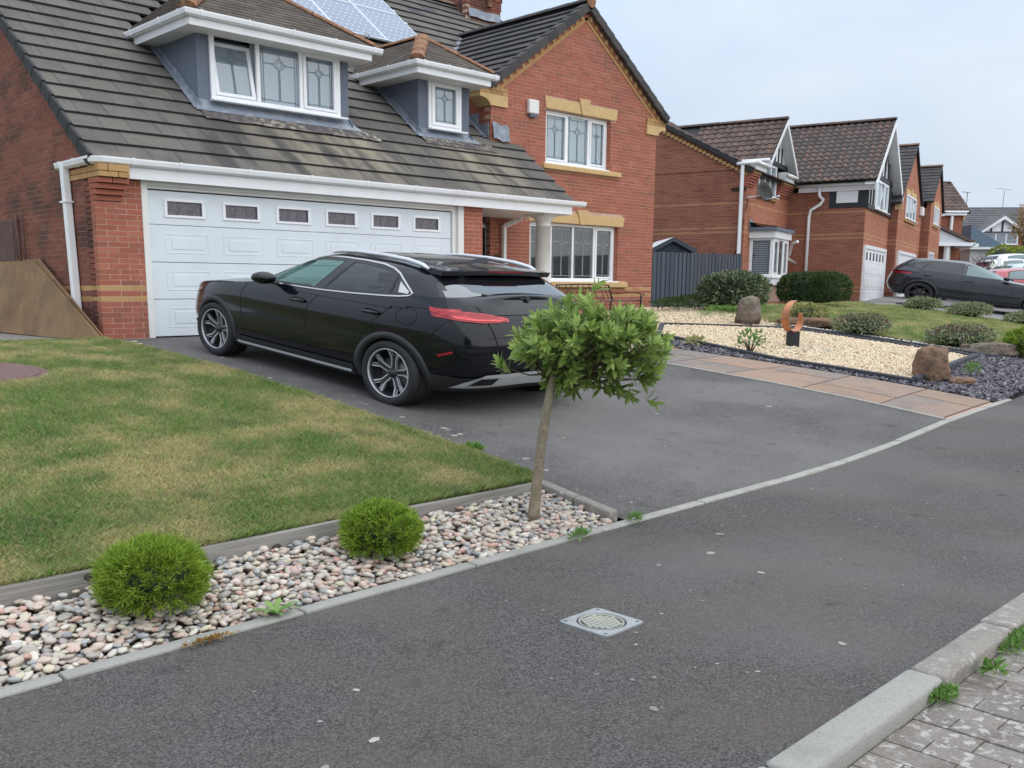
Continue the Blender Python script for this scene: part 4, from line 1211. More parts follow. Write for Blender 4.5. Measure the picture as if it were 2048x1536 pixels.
# verge: dry-verge units up the left edge and the right edge of the main roof, and both rakes of the gable
def verge(o, us, ux, gauge, n, w, h, mat='tile_edge'):
 us = us.normalized(); un = us.cross(ux).normalized()
 if un.z < 0: un = -un
 for k in range(n):
  mb = MB(); t = us * 1.0
  mb.obox(Vector(o) + us * (k * gauge) + un * .012, ux, us * 1.0 - un * .085, un, (0, w), (0, gauge + .03), (-h, .050))
  bevel_mesh(mb.build('verge_tile', mat, house), .006)
verge((5.56, RY0 - .06, rz(RY0 - .06)), US, X_, GA, 26, .052, .12)
for sgn, nn in ((-1, 11), (1, 11)):
 us = Vector((-sgn, 0, GS)).normalized()
 o = Vector((APX + sgn * (APX - GE), GB - .10, GAZ - GS * (APX - GE) - .03))
 for k in range(nn):
  un = Vector((sgn * GS, 0, 1)).normalized()
  mb = MB(); mb.obox(o + us * (k * .345), us - un * .06, Y_, un, (0, .36), (-.045, .16), (-.12, .055)); bevel_mesh(mb.build('verge_tile', 'slate_tile', house), .006)
# ridges
def ridge(p, q, r=.13, seg=.6, mat='terracotta', sc=.75, parent=None):
 p, q = Vector(p), Vector(q); d = (q - p); n = max(1, round(d.length / seg)); a = d.normalized(); s_ = a.cross(Z_).normalized(); u = s_.cross(a)
 for i in range(n):
  mb = MB(); c0, c1 = p + d * (i / n), p + d * ((i + 1) / n) - a * .008
  rr = r * (1 + R.uniform(-.03, .03)); vs = []
  for c, k in ((c0, 1.04), (c1, .97)):
   for j in range(9):
    t = math.pi * j / 8; vs.append(c + s_ * math.cos(t) * rr * k * 1.15 + u * (math.sin(t) * rr * sc * k - .03))
  mb.add(vs, [(j, j + 1, 10 + j, 9 + j) for j in range(8)] + [tuple(range(8, -1, -1)), tuple(range(9, 18))])
  mb.build('ridge_tile', mat, parent or house, smooth=False)
ridge((5.6, RIDGE_Y, RIDGE_Z), (GRX + .1, RIDGE_Y, RIDGE_Z), .15, .6, 'mossy_edge')
ridge((APX, GB - .14, GAZ + .01), (APX, 18.95, GAZ + .01), .13, .6, 'slate_tile')
mb = MB(); mb.lathe([(0, 0), (.14, 0), (.14, .03), (0, .03)], (APX, GB - .17, GAZ + .0), (0, 1, 0), 14); mb.build('ridge_end', 'terracotta', house)
# lead valley beside the gable roof and soakers
mb = MB()
zt = GAZ; 
a = Vector((APX - (GAZ - 4.75) / GS, RY0 + (4.75 - RZ0) / RS, 4.75 + .03)); b = Vector((APX, RY0 + (GAZ - RZ0) / RS, GAZ + .03))
side_ = Vector((1, -.2, .1)).normalized()
mb.add([a - side_ * .16, a + side_ * .12, b + side_ * .08, b - side_ * .12], [(0, 1, 2, 3)]); mb.build('lead_valley', 'lead', house)
mb = MB(); mb.tube([a + Vector((1.1, 1.0, .95)), a + Vector((1.35, 1.25, 1.2))], .09, 8); mb.build('lead_saddle', 'lead', house)
for i in range(3):
 mb = MB(); y0 = 14.93 + i * .30; z0 = rz(y0)
 mb.box(GLX - .03, GLX - .018, y0 - .05, y0 + .28, z0 - .03, z0 + .30)
 mb.build('lead_step', 'lead', house)
mb = MB()
def lf(u, v):
 x = 14.80 + .50 * u; z = 3.80 + v * .33 - u * .05 + .02 * math.sin(u * 9)
 return (x, GB - .02 - (1 - v) * .05 - .012 * math.sin(u * 22 + v * 3), z)
mb.grid(lf, 16, 5); mb.build('lead_flashing', 'lead', house, smooth=True)
mb = MB()
mb.add([(GLX - .14, 14.9, rz(14.9) + .05), (GLX + .01, 14.9, rz(14.9) + .06), (GLX + .01, 16.3, rz(16.3) + .06), (GLX - .14, 16.3, rz(16.3) + .05)], [(0, 1, 2, 3)]); mb.build('lead_gutter', 'lead', house)
# ------------------------------------------------------------------ dormers
def dormer(x0, x1, yf, fy, fx0, fx1, wx0, wx1, wz0, wz1, lights, open_first, gend):
 """x0..x1 walls, yf front; fascia at y=fy from fx0 to fx1; window box wx/wz"""
 zt = 4.80; s_ = .70
 d = MB()
 yb = RY0 + (zt - RZ0) / RS + .1
 # cheeks and front as one rendered box with a sloping foot
 zb0 = rz(yf) - .02
 ang = [(yf, zb0), (yf, zt), (yb, zt), (yb, rz(yb) - .05)]
 for xa, xb in ((x0, x0 + .1), (x1 - .1, x1)):
  d.prism([(xa, p[0], p[1]) for p in ang], (xb - xa, 0, 0))
 fr = [(x0 + .1, x1 - .1, zb0, wz0), (x0 + .1, wx0, wz0, zt), (wx1, x1 - .1, wz0, zt), (wx0, wx1, wz1, zt)]
 for a, b, c, e_ in fr: d.box(a, b, yf + .001, yf + .1, c, e_)
 dm = d.build('dormer', 'grey_render', house)
 d = MB(); d.box(x0 + .1, x1 - .1, yf + .45, yf + .5, zb0 + .3, zt); d.build('dormer_inside', 'net_curtain', dm)
 # window, standing proud of the render
 W_ = wx1 - wx0; H_ = wz1 - wz0
 win = window(house, (wx0, yf, wz0), X_, -Y_, W_, H_, lights, recess=.045, casement=(2,) if len(lights) > 1 else (0,), t=.085 if len(lights) > 1 else .07, curtain='net_curtain', sash_t=.06 if len(lights) > 1 else .085)
 # fascia, soffit, gutter
 f = MB(); zf0, zf1 = 4.665, 4.795
 yw = RY0 + (4.66 - RZ0) / RS
 f.box(fx0, fx1, fy - .015, fy + .015, zf0, zf1); f.box(fx0 - .015, fx0 + .015, fy + .015, yw + .12, zf0, zf1)
 f.box(fx1 - .015, fx1 + .015, fy + .015, yw + .12, zf0, zf1)
 bevel_mesh(f.build('fascia', 'white_upvc', dm), .004)
 f = MB(); f.box(fx0, fx1, fy, yf, zf0 + .006, zf0 + .014); f.box(fx0, x0, yf, yw + .1, zf0 + .006, zf0 + .014); f.box(x1, fx1, yf, yw + .1, zf0 + .006, zf0 + .014)
 f.build('soffit', 'white_paint', dm)
 n1 = int((fx1 - fx0) / .9) + 1
 gutter(dm, [(fx0 - .018, yw + .22, 4.865), (fx0 - .018, fy - .018, 4.865), (fx1 + gend, fy - .018, 4.865)], brk=[.12, .62, .93] + [1.05 + .9 * i / max(1, n1) for i in range(n1 + 1)])
 # hipped roof in fine courses
 ex0, ex1, ey, ez = fx0 - .07, fx1 + .07, fy - .07, 4.885
 hw = (ex1 - ex0) / 2; cx_ = (ex0 + ex1) / 2; g = .105; n = int(hw / g)
 j = MB(); rt = Vector((0, 1, s_)).normalized()
 for k in range(n):
  a0, a1 = k * g, (k + 1) * g + .02
  z0 = ez + s_ * k * g
  # front slope
  xx = ex0 + a0 + .02; wv = .36; off = wv / 2 if k % 2 else 0
  def cell(pts, rn): 
   n_ = len(pts); up = Vector((0, 0, .022))
   j.add([Vector(p) + up for p in pts] + [Vector(p) for p in pts], [tuple(range(n_))] + [(i, (i + 1) % n_, n_ + (i + 1) % n_, n_ + i) for i in range(n_)], 0, rn)
  t = ex0 - off
  while t < ex1:
   p0, p1 = max(t, ex0 + a0), min(t + wv - .01, ex1 - a0)
   q0, q1 = max(p0, ex0 + a1), min(p1, ex1 - a1)
   if p1 > p0 + .01: cell([(p0, ey + a0, z0), (p1, ey + a0, z0), (max(q1, q0), ey + a1, z0 + s_ * (a1 - a0) - .018), (q0, ey + a1, z0 + s_ * (a1 - a0) - .018)], R.random() * .99)
   t += wv
  # side slopes, running back into the main roof
  for sg in (-1, 1):
   exx = ex0 if sg < 0 else ex1
   yv = RY0 + (z0 + .05 - RZ0) / RS + .1
   t = ey + a0 - off
   while t < yv:
    p0, p1 = max(t, ey + a0), min(t + wv - .01, yv)
    q0 = max(p0, ey + a1)
    if p1 > p0 + .01: cell([(exx - sg * a0, p0, z0), (exx - sg * a0, p1, z0), (exx - sg * a1, max(p1, q0), z0 + s_ * (a1 - a0) - .018), (exx - sg * a1, q0, z0 + s_ * (a1 - a0) - .018)], R.random() * .99)
    t += wv
 tag(j.build('dormer_tiles', 'dormer_tile', dm), kind='stuff')
 u = MB()
 u.add([(ex0, ey, ez - .02), (ex1, ey, ez - .02), (cx_, ey + hw, ez + s_ * hw - .02)], [(0, 1, 2)])
 yv1 = RY0 + (ez + s_ * hw - RZ0) / RS; yv0 = RY0 + (ez - RZ0) / RS
 for exx in (ex0, ex1): u.add([(exx, ey, ez - .02), (exx, yv0 + .1, ez - .02), (cx_, yv1 + .1, ez + s_ * hw - .02), (cx_, ey + hw, ez + s_ * hw - .02)], [(0, 1, 2, 3)])
 u.build('dormer_deck', 'tile_edge', dm)
 top = Vector((cx_, ey + hw, ez + s_ * hw + .01))
 ridge((ex0 + .02, ey + .02, ez + .04), top, .12, .42, parent=dm); ridge((ex1 - .02, ey + .02, ez + .04), top, .085, .42, parent=dm)
 if yv1 > top.y + .2: ridge(top, (cx_, yv1, top.z), .10, .45, parent=dm)
 # flashings: stepped strip up the cheek, apron at the foot
 fl = MB()
 for sg, x in ((-1, x0), (1, x1)):
  nst = 6
  for k in range(nst):
   ya, yb_ = yf - .1 + (yb - yf) * k / nst, yf - .1 + (yb - yf) * (k + 1) / nst
   xo = x + sg * .015; xp_ = x + sg * .13
   fl.add([(xp_, ya, rz(ya) + .062), (xo, ya, rz(ya) + .062), (xo, yb_, rz(yb_) + .075), (xp_, yb_, rz(yb_) + .075)], [(0, 1, 2, 3)])
   fl.add([(xo, ya, rz(ya) + .05), (xo, ya, rz(ya) + .15), (xo, yb_, rz(yb_) + .16), (xo, yb_, rz(yb_) + .05)], [(0, 1, 2, 3)])
 fl.build('lead_flashing', 'lead', dm)
 fl = MB(); ya = yf - .16
 fl.add([(x0 - .13, ya, rz(ya) + .075), (x1 + .20, ya, rz(ya) + .075), (x1 + .06, yf, rz(yf) + .10), (x0 - .03, yf, rz(yf) + .10)], [(0, 1, 2, 3)])
 fl.add([(x0, yf - .004, rz(yf)), (x1, yf - .004, rz(yf)), (x1, yf - .004, rz(yf) + .14), (x0, yf - .004, rz(yf) + .14)], [(0, 1, 2, 3)])
 fl.build('lead_apron', 'lead', dm)
 # broken mortar band under the apron
 fl = MB()
 def bf(u_, v_):
  x = x0 - .05 + (x1 + .55 - x0) * u_; y_ = yf - .33 + .19 * v_ + .008 * math.sin(u_ * 31) * (1 - v_)
  return (x, y_, rz(y_) + .064 + .003 * R.random())
 fl.grid(bf, 40, 3); fl.build('mortar_bed', 'peeled_mortar', dm)
 return win, dm
w1, dm1 = dormer(D1[0], D1[1], D1[2], 14.22, 7.665, 11.17, 8.20, 10.74, 3.705, 4.745, [.335, .355, .31], True, .18)
w2, dm2 = dormer(D2[0], D2[1], D2[2], 14.31, 12.31, 13.88 + .35, 12.94, 13.81, 3.80, 4.705, [1.0], False, .14)
tag(house)
# the left-hand light stands ajar: hinge it at its head
def ajar(win):
 for ch in list(win.children):
  if ch.name.startswith('pane') or ch.name.startswith('leading'):
   xs_ = [v.co.x for v in ch.data.vertices]
   if max(xs_) < 9.05:
    H = Vector((0, D1[2] - .02, 3.78)); a = rad(-11)
    for v in ch.data.vertices:
     r_ = v.co - H; y, z = r_.y, r_.z
     v.co = H + Vector((r_.x, y * math.cos(a) - z * math.sin(a) , y * math.sin(a) + z * math.cos(a)))
 s = MB(); o = Vector((8.29, D1[2], 3.775)); frame_ring(s, o, X_, -Y_, .0, .735, .0, .86, .07, .0, .045, .055)
 sash = s.build('sash', 'white_upvc', win); bevel_mesh(sash, .006)
 H = Vector((0, D1[2] - .02, 3.78)); a = rad(-11)
 for v in sash.data.vertices:
  r_ = v.co - H; v.co = H + Vector((r_.x, r_.y * math.cos(a) - r_.z * math.sin(a), r_.y * math.sin(a) + r_.z * math.cos(a)))
ajar(w1)
for ch in w1.children:
 if ch.name.startswith('curtain'):
  for v in ch.data.vertices:
   if v.co.x < 9: v.co.x = 9.02
mb = MB(); mb.add([(8.2, D1[2] + .42, 3.7), (9.03, D1[2] + .42, 3.7), (9.03, D1[2] + .42, 4.75), (8.2, D1[2] + .42, 4.75)], [(0, 1, 2, 3)]); mb.add([(9.03, D1[2] + .11, 3.7), (9.03, D1[2] + .42, 3.7), (9.03, D1[2] + .42, 4.75), (9.03, D1[2] + .11, 4.75)], [(0, 1, 2, 3)]); mb.build('dark_opening', 'dark_gap', w1)  # black sheets put the darkness of the unlit room behind the ajar light
# ------------------------------------------------------------------ chimney and solar panels
mb = MB(); mb.box(18.95, 20.25, 20.0, 21.1, 7.4, 9.6); ch = mb.build('chimney', 'mortar', house)
jb = MB(); k = 0
while 7.5 + k * BH < 9.6:
 z0 = 7.5 + k * BH
 ov = .02 if z0 > 8.2 else 0
 if z0 > 8.45: ov = .04
 for i in range(6):
  a = 18.95 - ov + i * .3 + (.15 if k % 2 else 0); b = min(a + .286, 20.25 + ov); a = max(a, 18.95 - ov)
  if b > a + .02: jb.box(a, b, 20.0 - .007 - ov, 20.1, z0 + JH, z0 + BH, rn=R.random() * .99)
 for i in range(4):
  a = 20.0 - ov + i * .3 + (.15 if k % 2 else 0); b = min(a + .286, 21.1)
  if b > a + .02: jb.box(18.95 - .007 - ov, 19.05, a, b, z0 + JH, z0 + BH, rn=R.random() * .99)
 k += 1
tag(jb.build('chimney_brick', 'grimy_brick', ch), kind='stuff')
def ld(u, v): return (19.0 + 1.2 * u, 19.97 - .05 * (1 - v) - .008 * math.sin(u * 9), 7.93 + v * .22 + .008 * math.sin(u * 9))
mb = MB(); mb.grid(ld, 24, 4); mb.build('chimney_flashing', 'lead', ch, smooth=True)
mb = MB(); mb.lathe([(.07, 0), (.07, .22), (.085, .23), (.085, .27), (.06, .27)], (19.75, 19.92, 8.28), Z_, 12); mb.build('flue_pipe', 'terracotta', ch, smooth=True)
mb = MB(); mb.tube([(18.93, 20.2, 7.9), (18.93, 20.2, 8.6)], .03, 6); mb.build('cable', 'black_matt', ch)
up = Vector((0, 1, RS)).normalized(); un_ = Vector((0, -RS, 1)).normalized()
PWX, PLS = 1.335, 1.265 * su
_pan = None
for r_ in range(3):
 for c in range(5 if r_ < 2 else 4):
  x0 = 15.63 - (c + 1) * PWX; y0 = 17.70 + r_ * 1.275
  if y0 + 1.2 > 20.5: continue
  o = Vector((x0, y0, rz(y0))) + un_ * .14
  p = MB()
  for a, b, e0, e1 in ((0, PWX - .012, 0, .035), (0, PWX - .012, PLS - .047, PLS - .012), (0, .035, .035, PLS - .047), (PWX - .047, PWX - .012, .035, PLS - .047)):
   p.obox(o, X_, up, un_, (a, b), (e0, e1), (-.035, .006))
  sp = p.build('solar_panel', 'alu_frame', house)
  g_ = MB(); q = [o + X_ * .03 + up * .03, o + X_ * (PWX - .04) + up * .03, o + X_ * (PWX - .04) + up * (PLS - .04), o + X_ * .03 + up * (PLS - .04)]
  g_.add(q, [(0, 1, 2, 3)])
  oo = o.copy()
  g_.build('cell_sheet', 'solar_glass', sp, uvfn=lambda v, oo=oo: ((v - oo).x / .158, (v - oo).dot(up) / .200))
mb = MB()
for yy in (17.95, 18.75, 19.2, 20.0): 
 o = Vector((9.2, yy, rz(yy)))
 mb.obox(o, X_, up, un_, (0, 6.6), (0, .05), (.05, .10))
mb.build('mounting_rail', 'alu_frame', house)
mb = MB(); hk = Vector((11.25, 14.55, 5.05))
mb.tube([hk + Vector((.0, 0, 0)), hk + Vector((0, 0, .09)), hk + Vector((.03, 0, .14)), hk + Vector((.09, 0, .16)), hk + Vector((.14, 0, .13)), hk + Vector((.12, 0, .09)), hk + Vector((.09, 0, .11))], .010, 6); mb.build('hip_iron', 'lead', dm1)
# ------------------------------------------------------------------ cars
ST = 1.3333     # plan scale of this place
M('black_paint', (0.004, 0.005, 0.008), 0.3, coat=0.75, spec=0.05)
M('graphite_paint', (0.028, 0.031, 0.038), 0.28, metal=0.5, coat=0.8)
M('white_car', (0.72, 0.74, 0.76), 0.25, coat=0.8)
M('silver_blue_car', (0.45, 0.55, 0.60), 0.25, coat=0.8)
M('red_car', (0.40, 0.012, 0.025), 0.22, coat=1.0)
M('black_plastic', (0.022, 0.023, 0.025), 0.55, var=[(3.0, (0.04, 0.04, 0.04), 0.5, 0.8, 0.5)])
M('rubber', (0.018, 0.018, 0.019), 0.8, var=[(8.0, (0.045, 0.043, 0.04), 0.5, 0.75, 0.5)])
M('seam', (0.002, 0.002, 0.002), 0.8)
M('chrome', (0.55, 0.53, 0.51), 0.22, metal=1.0)
M('silver_plastic', (0.62, 0.64, 0.67), 0.3, metal=0.15)
M('machined', (0.50, 0.51, 0.53), 0.35, metal=0.35)
M('rim_dark', (0.02, 0.021, 0.024), 0.4)
M('disc', (0.16, 0.15, 0.14), 0.5, metal=0.7)
M('lamp_red', (0.30, 0.005, 0.012), 0.3, coat=0.3, var=[((9, 9, 60.0), (0.75, 0.05, 0.06), 0.5, 0.6, 0.6)])
M('lamp_bright', (0.85, 0.10, 0.09), 0.35, coat=0.2)
M('lamp_clear', (0.35, 0.30, 0.32), 0.12, coat=1.0)
M('plate_yellow', (0.80, 0.50, 0.02), 0.5)
M('cabin', (0.012, 0.011, 0.011), 0.8)
M('seat', (0.035, 0.018, 0.02), 0.8)
glass('glass_front', (0.50, 0.74, 0.68), (0.05, 0.10, 0.09), 0.12)
glass('glass_rear', (0.22, 0.19, 0.19), (0.008, 0.008, 0.010), 0.3)
glass('glass_hatch', (0.08, 0.08, 0.085), (0.012, 0.012, 0.015), 0.7, refl=0.20)
glass('glass_pale', (0.4, 0.5, 0.48), (0.18, 0.27, 0.27), 0.75)
glass('glass_tint', (0.08, 0.08, 0.085), (0.012, 0.012, 0.015), 0.7)
def inpoly(x, y, poly):
 c = False; n = len(poly); j = n - 1
 for i in range(n):
  xi, yi = poly[i]; xj, yj = poly[j]
  if (yi > y) != (yj > y) and x < (xj - xi) * (y - yi) / (yj - yi) + xi: c = not c
  j = i
 return c
class Car:
 """true-size profile: L forward from the rear axle, y to the left, h above the ground"""
 def __init__(s, P, name, label, paint, group=None):
  s.P = P; s.paint = paint
  s.root = empty(name, label=label, cat='car', group=group)
  s.pw = P.get('plan_p', 4.2)
 def t(s, key, x): a = s.P[key]; return float(np.interp(x, [q[0] for q in a], [q[1] for q in a]))
 # lower body surface
 def W(s, L, h):
  lr, lf, w = s.t('Lr', h), s.t('Lf', h), s.t('Wm', h); c = (lr + lf) / 2; u = min(1, abs((L - c) / (lf - c)))
  p = s.pw if L < c else s.pw * .85
  return w * max(0, 1 - u ** p) ** (1 / p)
 def Wg(s, L, h):
  lr, lf, w = s.t('gLr', h), s.t('gLf', h), s.t('gW', h); c = s.P['gc']; u = min(1, abs((L - c) / ((lf if L > c else lr) - c)))
  p = 5.0 if L < c else 4.6
  return w * max(0, 1 - u ** p) ** (1 / p)
 def S(s, L, y, h): return Vector((L * ST, y * ST, h))
 def side(s, L, h, off=0.0, sg=1):
  w = s.W(L, h) if h <= s.T(L) + .001 else s.Wg(L, h)
  return s.S(L, sg * (w + off), h)
 def T(s, L): return s.t('T', L)
 def rear(s, y, h, off=0.0, g=False):
  """point on the tail at (y, h)"""
  lr, lf, w = (s.t('gLr', h), s.t('gLf', h), s.t('gW', h)) if g else (s.t('Lr', h), s.t('Lf', h), s.t('Wm', h))
  c = s.P['gc'] if g else (lr + lf) / 2; p = 5.0 if g else s.pw
  u = min(.995, abs(y) / w); e_ = (1 - u ** p) ** (1 / p)
  return s.S(c + (lr - c) * e_ - off, y, h)
 def contour(s, h, n, g=False, L2T=None):
  out = []
  lr, lf, w = (s.t('gLr', h), s.t('gLf', h), s.t('gW', h)) if g else (s.t('Lr', h), s.t('Lf', h), s.t('Wm', h))
  return lr, lf, w
 def shell(s):
  """lower body as a closed solid, wheel arches cut by boolean"""
  n, m = 150, 16; vs = []; z0 = s.P['z0']
  half = n // 2
  # theta from the tail (0) round the left side to the nose (pi)
  def pt(i, t):
   th = math.pi * i / half
   cu = -math.cos(th); su_ = math.sin(th)
   h = z0 + .5
   for _ in range(6):
    lr, lf, w = s.t('Lr', h), s.t('Lf', h), s.t('Wm', h); c = (lr + lf) / 2
    p = s.pw if cu < 0 else s.pw * .85
    a = (abs(cu) ** p + abs(su_) ** p) ** (-1 / p)
    L = c + cu * a * (lf - c); y = su_ * a * w
    h = z0 + t * (s.T(L) - z0)
   return L, y, h
  rows = []
  for j in range(m + 1):
   rows.append([pt(i, j / m) for i in range(half + 1)])
  mb = MB()
  # side rows both sides; top by lofting left edge to right edge with crown
  base = 0; idx = {}
  def put(q): mb.v.append(tuple(s.S(*q))); return len(mb.v) - 1
  for j in range(m + 1):
   for i in range(half + 1):
    L, y, h = rows[j][i]
    idx[(j, i, 1)] = put((L, y, h))
    idx[(j, i, -1)] = idx[(j, i, 1)] if i in (0, half) else put((L, -y, h))
  def face(*q):
   q = list(dict.fromkeys(q))
   if len(q) > 2: mb.f.append(tuple(q)); mb.mi.append(0); mb.rn.append(0)
  for j in range(m):
   for i in range(half):
    face(idx[(j, i, 1)], idx[(j, i + 1, 1)], idx[(j + 1, i + 1, 1)], idx[(j + 1, i, 1)])
    face(idx[(j, i, -1)], idx[(j + 1, i, -1)], idx[(j + 1, i + 1, -1)], idx[(j, i + 1, -1)])
  K = 10; crown = s.P.get('crown', .05)
  top = {}
  for i in range(half + 1):
   L, y, h = rows[m][i]
   for k in range(K + 1):
    f = 1 - 2 * k / K
    if i in (0, half): top[(i, k)] = idx[(m, i, 1)]; continue
    if k == 0: top[(i, k)] = idx[(m, i, 1)]
    elif k == K: top[(i, k)] = idx[(m, i, -1)]
    else:
     cr_ = crown * (1 - f * f) * min(1, y / .6) ** .5
     top[(i, k)] = put((L, y * f, h + cr_))
  for i in range(half):
   for k in range(K): face(top[(i, k)], top[(i + 1, k)], top[(i + 1, k + 1)], top[(i, k + 1)])
  bot = {}
  for i in range(half): face(idx[(0, i, 1)], idx[(0, i, -1)], idx[(0, i + 1, -1)], idx[(0, i + 1, 1)])
  o = mb.build('body', s.paint, s.root, smooth=True, merge=True)
  # arches
  cut = MB(); ra = s.P['arch']
  for Lw in (0, s.P['wb']):
   prof = []
   N = 32
   for sg in (1, -1):
    vs = []
    for q in (sg * .56, sg * 1.1):
     for k in range(N): 
      a = 2 * math.pi * k / N; vs.append(s.S(Lw + ra * math.cos(a), q, s.P['rw'] + ra * math.sin(a)))
    cut.add(vs, [tuple(range(N)), tuple(range(2 * N - 1, N - 1, -1))] + [(k, N + k, N + (k + 1) % N, (k + 1) % N) for k in range(N)])
  co = cut.build('cutter', 'black_plastic', s.root, merge=True)
  o.data.materials.append(MATS['black_plastic'])
  md = o.modifiers.new('arches', 'BOOLEAN'); md.object = co; md.operation = 'DIFFERENCE'; md.solver = 'EXACT'
  dg = bpy.context.evaluated_depsgraph_get(); me = bpy.data.meshes.new_from_object(o.evaluated_get(dg))
  o.modifiers.clear(); o.data = me; me.name = 'body'
  while len(me.materials) < 2: me.materials.append(MATS['black_plastic'])
  me.materials[1] = MATS['black_plastic']
  bpy.data.objects.remove(co)
  for p in me.polygons:
   c = p.center; L, y, h = c.x / ST, c.y / ST, c.z
   for Lw in (0, s.P['wb']):
    d = math.hypot(L - Lw, h - s.P['rw'])
    if d < ra + .01 and abs(y) > .5 and h < s.P['rw'] + ra + .01 and (d > ra - .03 or abs(abs(y) - .56) < .02):
     p.material_index = 1; p.use_smooth = False
   if h < z0 + .01: p.material_index = 1
  me.set_sharp_from_angle(angle=rad(38))
  s.body = o
  return o
 def house_(s):
  """greenhouse: roof shell, with panes where the window outlines fall"""
  n, m = 200, 34; hs = s.P['hs']; h0, h1 = s.P['g0'], hs
  half = n // 2
  P = s.P
  def pt(i, t):
   th = math.pi * i / half; cu = -math.cos(th); su_ = math.sin(th)
   h = h0 + (h1 - h0) * t
   lr, lf, w = s.t('gLr', h), s.t('gLf', h), s.t('gW', h); c = P['gc']
   p = 5.0 if cu < 0 else 4.6
   a = (abs(cu) ** p + abs(su_) ** p) ** (-1 / p)
   return (c + cu * a * ((lf - c) if cu > 0 else (c - lr)), su_ * a * w, h)
  ts = [1 - (1 - k / m) ** 1.5 for k in range(m + 1)]
  V = [[pt(i, t) for i in range(half + 1)] for t in ts]
  paint, panes = MB(), {(k, q): MB() for k in P['win'] for q in (1, -1)}
  scr = {'windscreen': MB(), 'rear_window': MB()}
  def q4(i, j, sg): return [V[j][i], V[j][i + 1], V[j + 1][i + 1], V[j + 1][i]] 
  for j in range(m):
   for i in range(half):
    Q = q4(i, j, 1); cL = sum(q[0] for q in Q) / 4; cy = sum(q[1] for q in Q) / 4; ch = sum(q[2] for q in Q) / 4
    tgt = paint; pk = None
    if ch < s.T(cL) - .12: continue
    for k, (poly, mt) in P['win'].items():
     if inpoly(cL, ch, poly) and cy > .35: tgt = panes[(k, 1)]; pk = k
    if tgt is paint:
     yr = cy / max(.01, s.t('gW', ch))
     th = math.pi * (i + .5) / half
     if cL < P['gc'] and P['rwin'][0] < ch < P['rwin'][1] and cy < P['rwin'][2](ch): tgt = scr['rear_window']
     if cL > P['gc'] and ch > s.T(cL) + .0 and ch < P['fwin'] and cy < s.t('gW', ch) * .86: tgt = scr['windscreen']
    for sg in (1, -1):
     pts_ = [s.S(q[0], q[1] * sg, q[2]) for q in Q]
     if sg < 0: pts_.reverse()
     (panes[(pk, sg)] if pk and tgt is panes[(pk, 1)] else tgt).add(pts_, [(0, 1, 2, 3)], rn=0)
  # roof cap
  for i in range(half):
   a, b = V[m][i], V[m][i + 1]
   paint.add([s.S(a[0], a[1], a[2]), s.S(b[0], b[1], b[2]), s.S(b[0], -b[1], b[2]), s.S(a[0], -a[1], a[2])], [(0, 1, 2, 3)], rn=0)
  o = paint.build('roof', P.get('roofmat', s.paint), s.root, smooth=True, merge=True)
  o.data.set_sharp_from_angle(angle=rad(40))
  for k, mbp in panes.items():
   if mbp.f: mbp.build('side_window', P['win'][k[0]][1], s.root, smooth=True, merge=True)
  for k, mbp in scr.items():
   if mbp.f: mbp.build(k, 'glass_front' if k == 'windscreen' else P.get('rglass', 'glass_tint'), s.root, smooth=True, merge=True)
 def ribbon(s, path, w, off, mat, name, sgs=(1, -1), closed=False, gh=None, thick=0):
  """flat strip of width w following a side-view path"""
  for sg in sgs:
   mb = MB(); n = len(path); vs = []
   for i, (L, h) in enumerate(path):
    a = path[(i - 1) % n] if (closed or i) else path[i]; b = path[(i + 1) % n] if (closed or i < n - 1) else path[i]
    d = Vector((b[0] - a[0], b[1] - a[1])); d.normalize(); nx, nz = -d.y * w / 2, d.x * w / 2
    for q in (-1, 1):
     LL, hh = L + nx * q, h + nz * q
     wf = s.Wg if (gh or (gh is None and hh > s.T(LL))) else s.W
     vs.append(s.S(LL, sg * (wf(LL, hh) + off), hh))
   m = n if closed else n - 1
   fs = [(2 * i, 2 * ((i + 1) % n), 2 * ((i + 1) % n) + 1, 2 * i + 1) for i in range(m)]
   mb.add(vs, fs); mb.build(name, mat, s.root, smooth=True)
 def dens(s, path, step=.04):
  out = []
  for i in range(len(path) - 1):
   a, b = path[i], path[i + 1]; n = max(1, int(math.hypot(b[0] - a[0], b[1] - a[1]) / step))
   for k in range(n): out.append((a[0] + (b[0] - a[0]) * k / n, a[1] + (b[1] - a[1]) * k / n))
  out.append(path[-1]); return out
 def sidepatch(s, lo, hi, off, mat, name, nu=24, nv=4, sgs=(1, -1), gh=False):
  """patch between two side-view curves given as lists of (L, h)"""
  def at_(c, u):
   k = u * (len(c) - 1); i = min(int(k), len(c) - 2); f = k - i
   return (c[i][0] + (c[i + 1][0] - c[i][0]) * f, c[i][1] + (c[i + 1][1] - c[i][1]) * f)
  for sg in sgs:
   mb = MB()
   def fn(u, v):
    a, b = at_(lo, u), at_(hi, u); L, h = a[0] + (b[0] - a[0]) * v, a[1] + (b[1] - a[1]) * v
    wf = s.Wg if gh else s.W
    return s.S(L, sg * (wf(L, h) + off), h)
   mb.grid(fn, nu, nv); mb.build(name, mat, s.root, smooth=True)
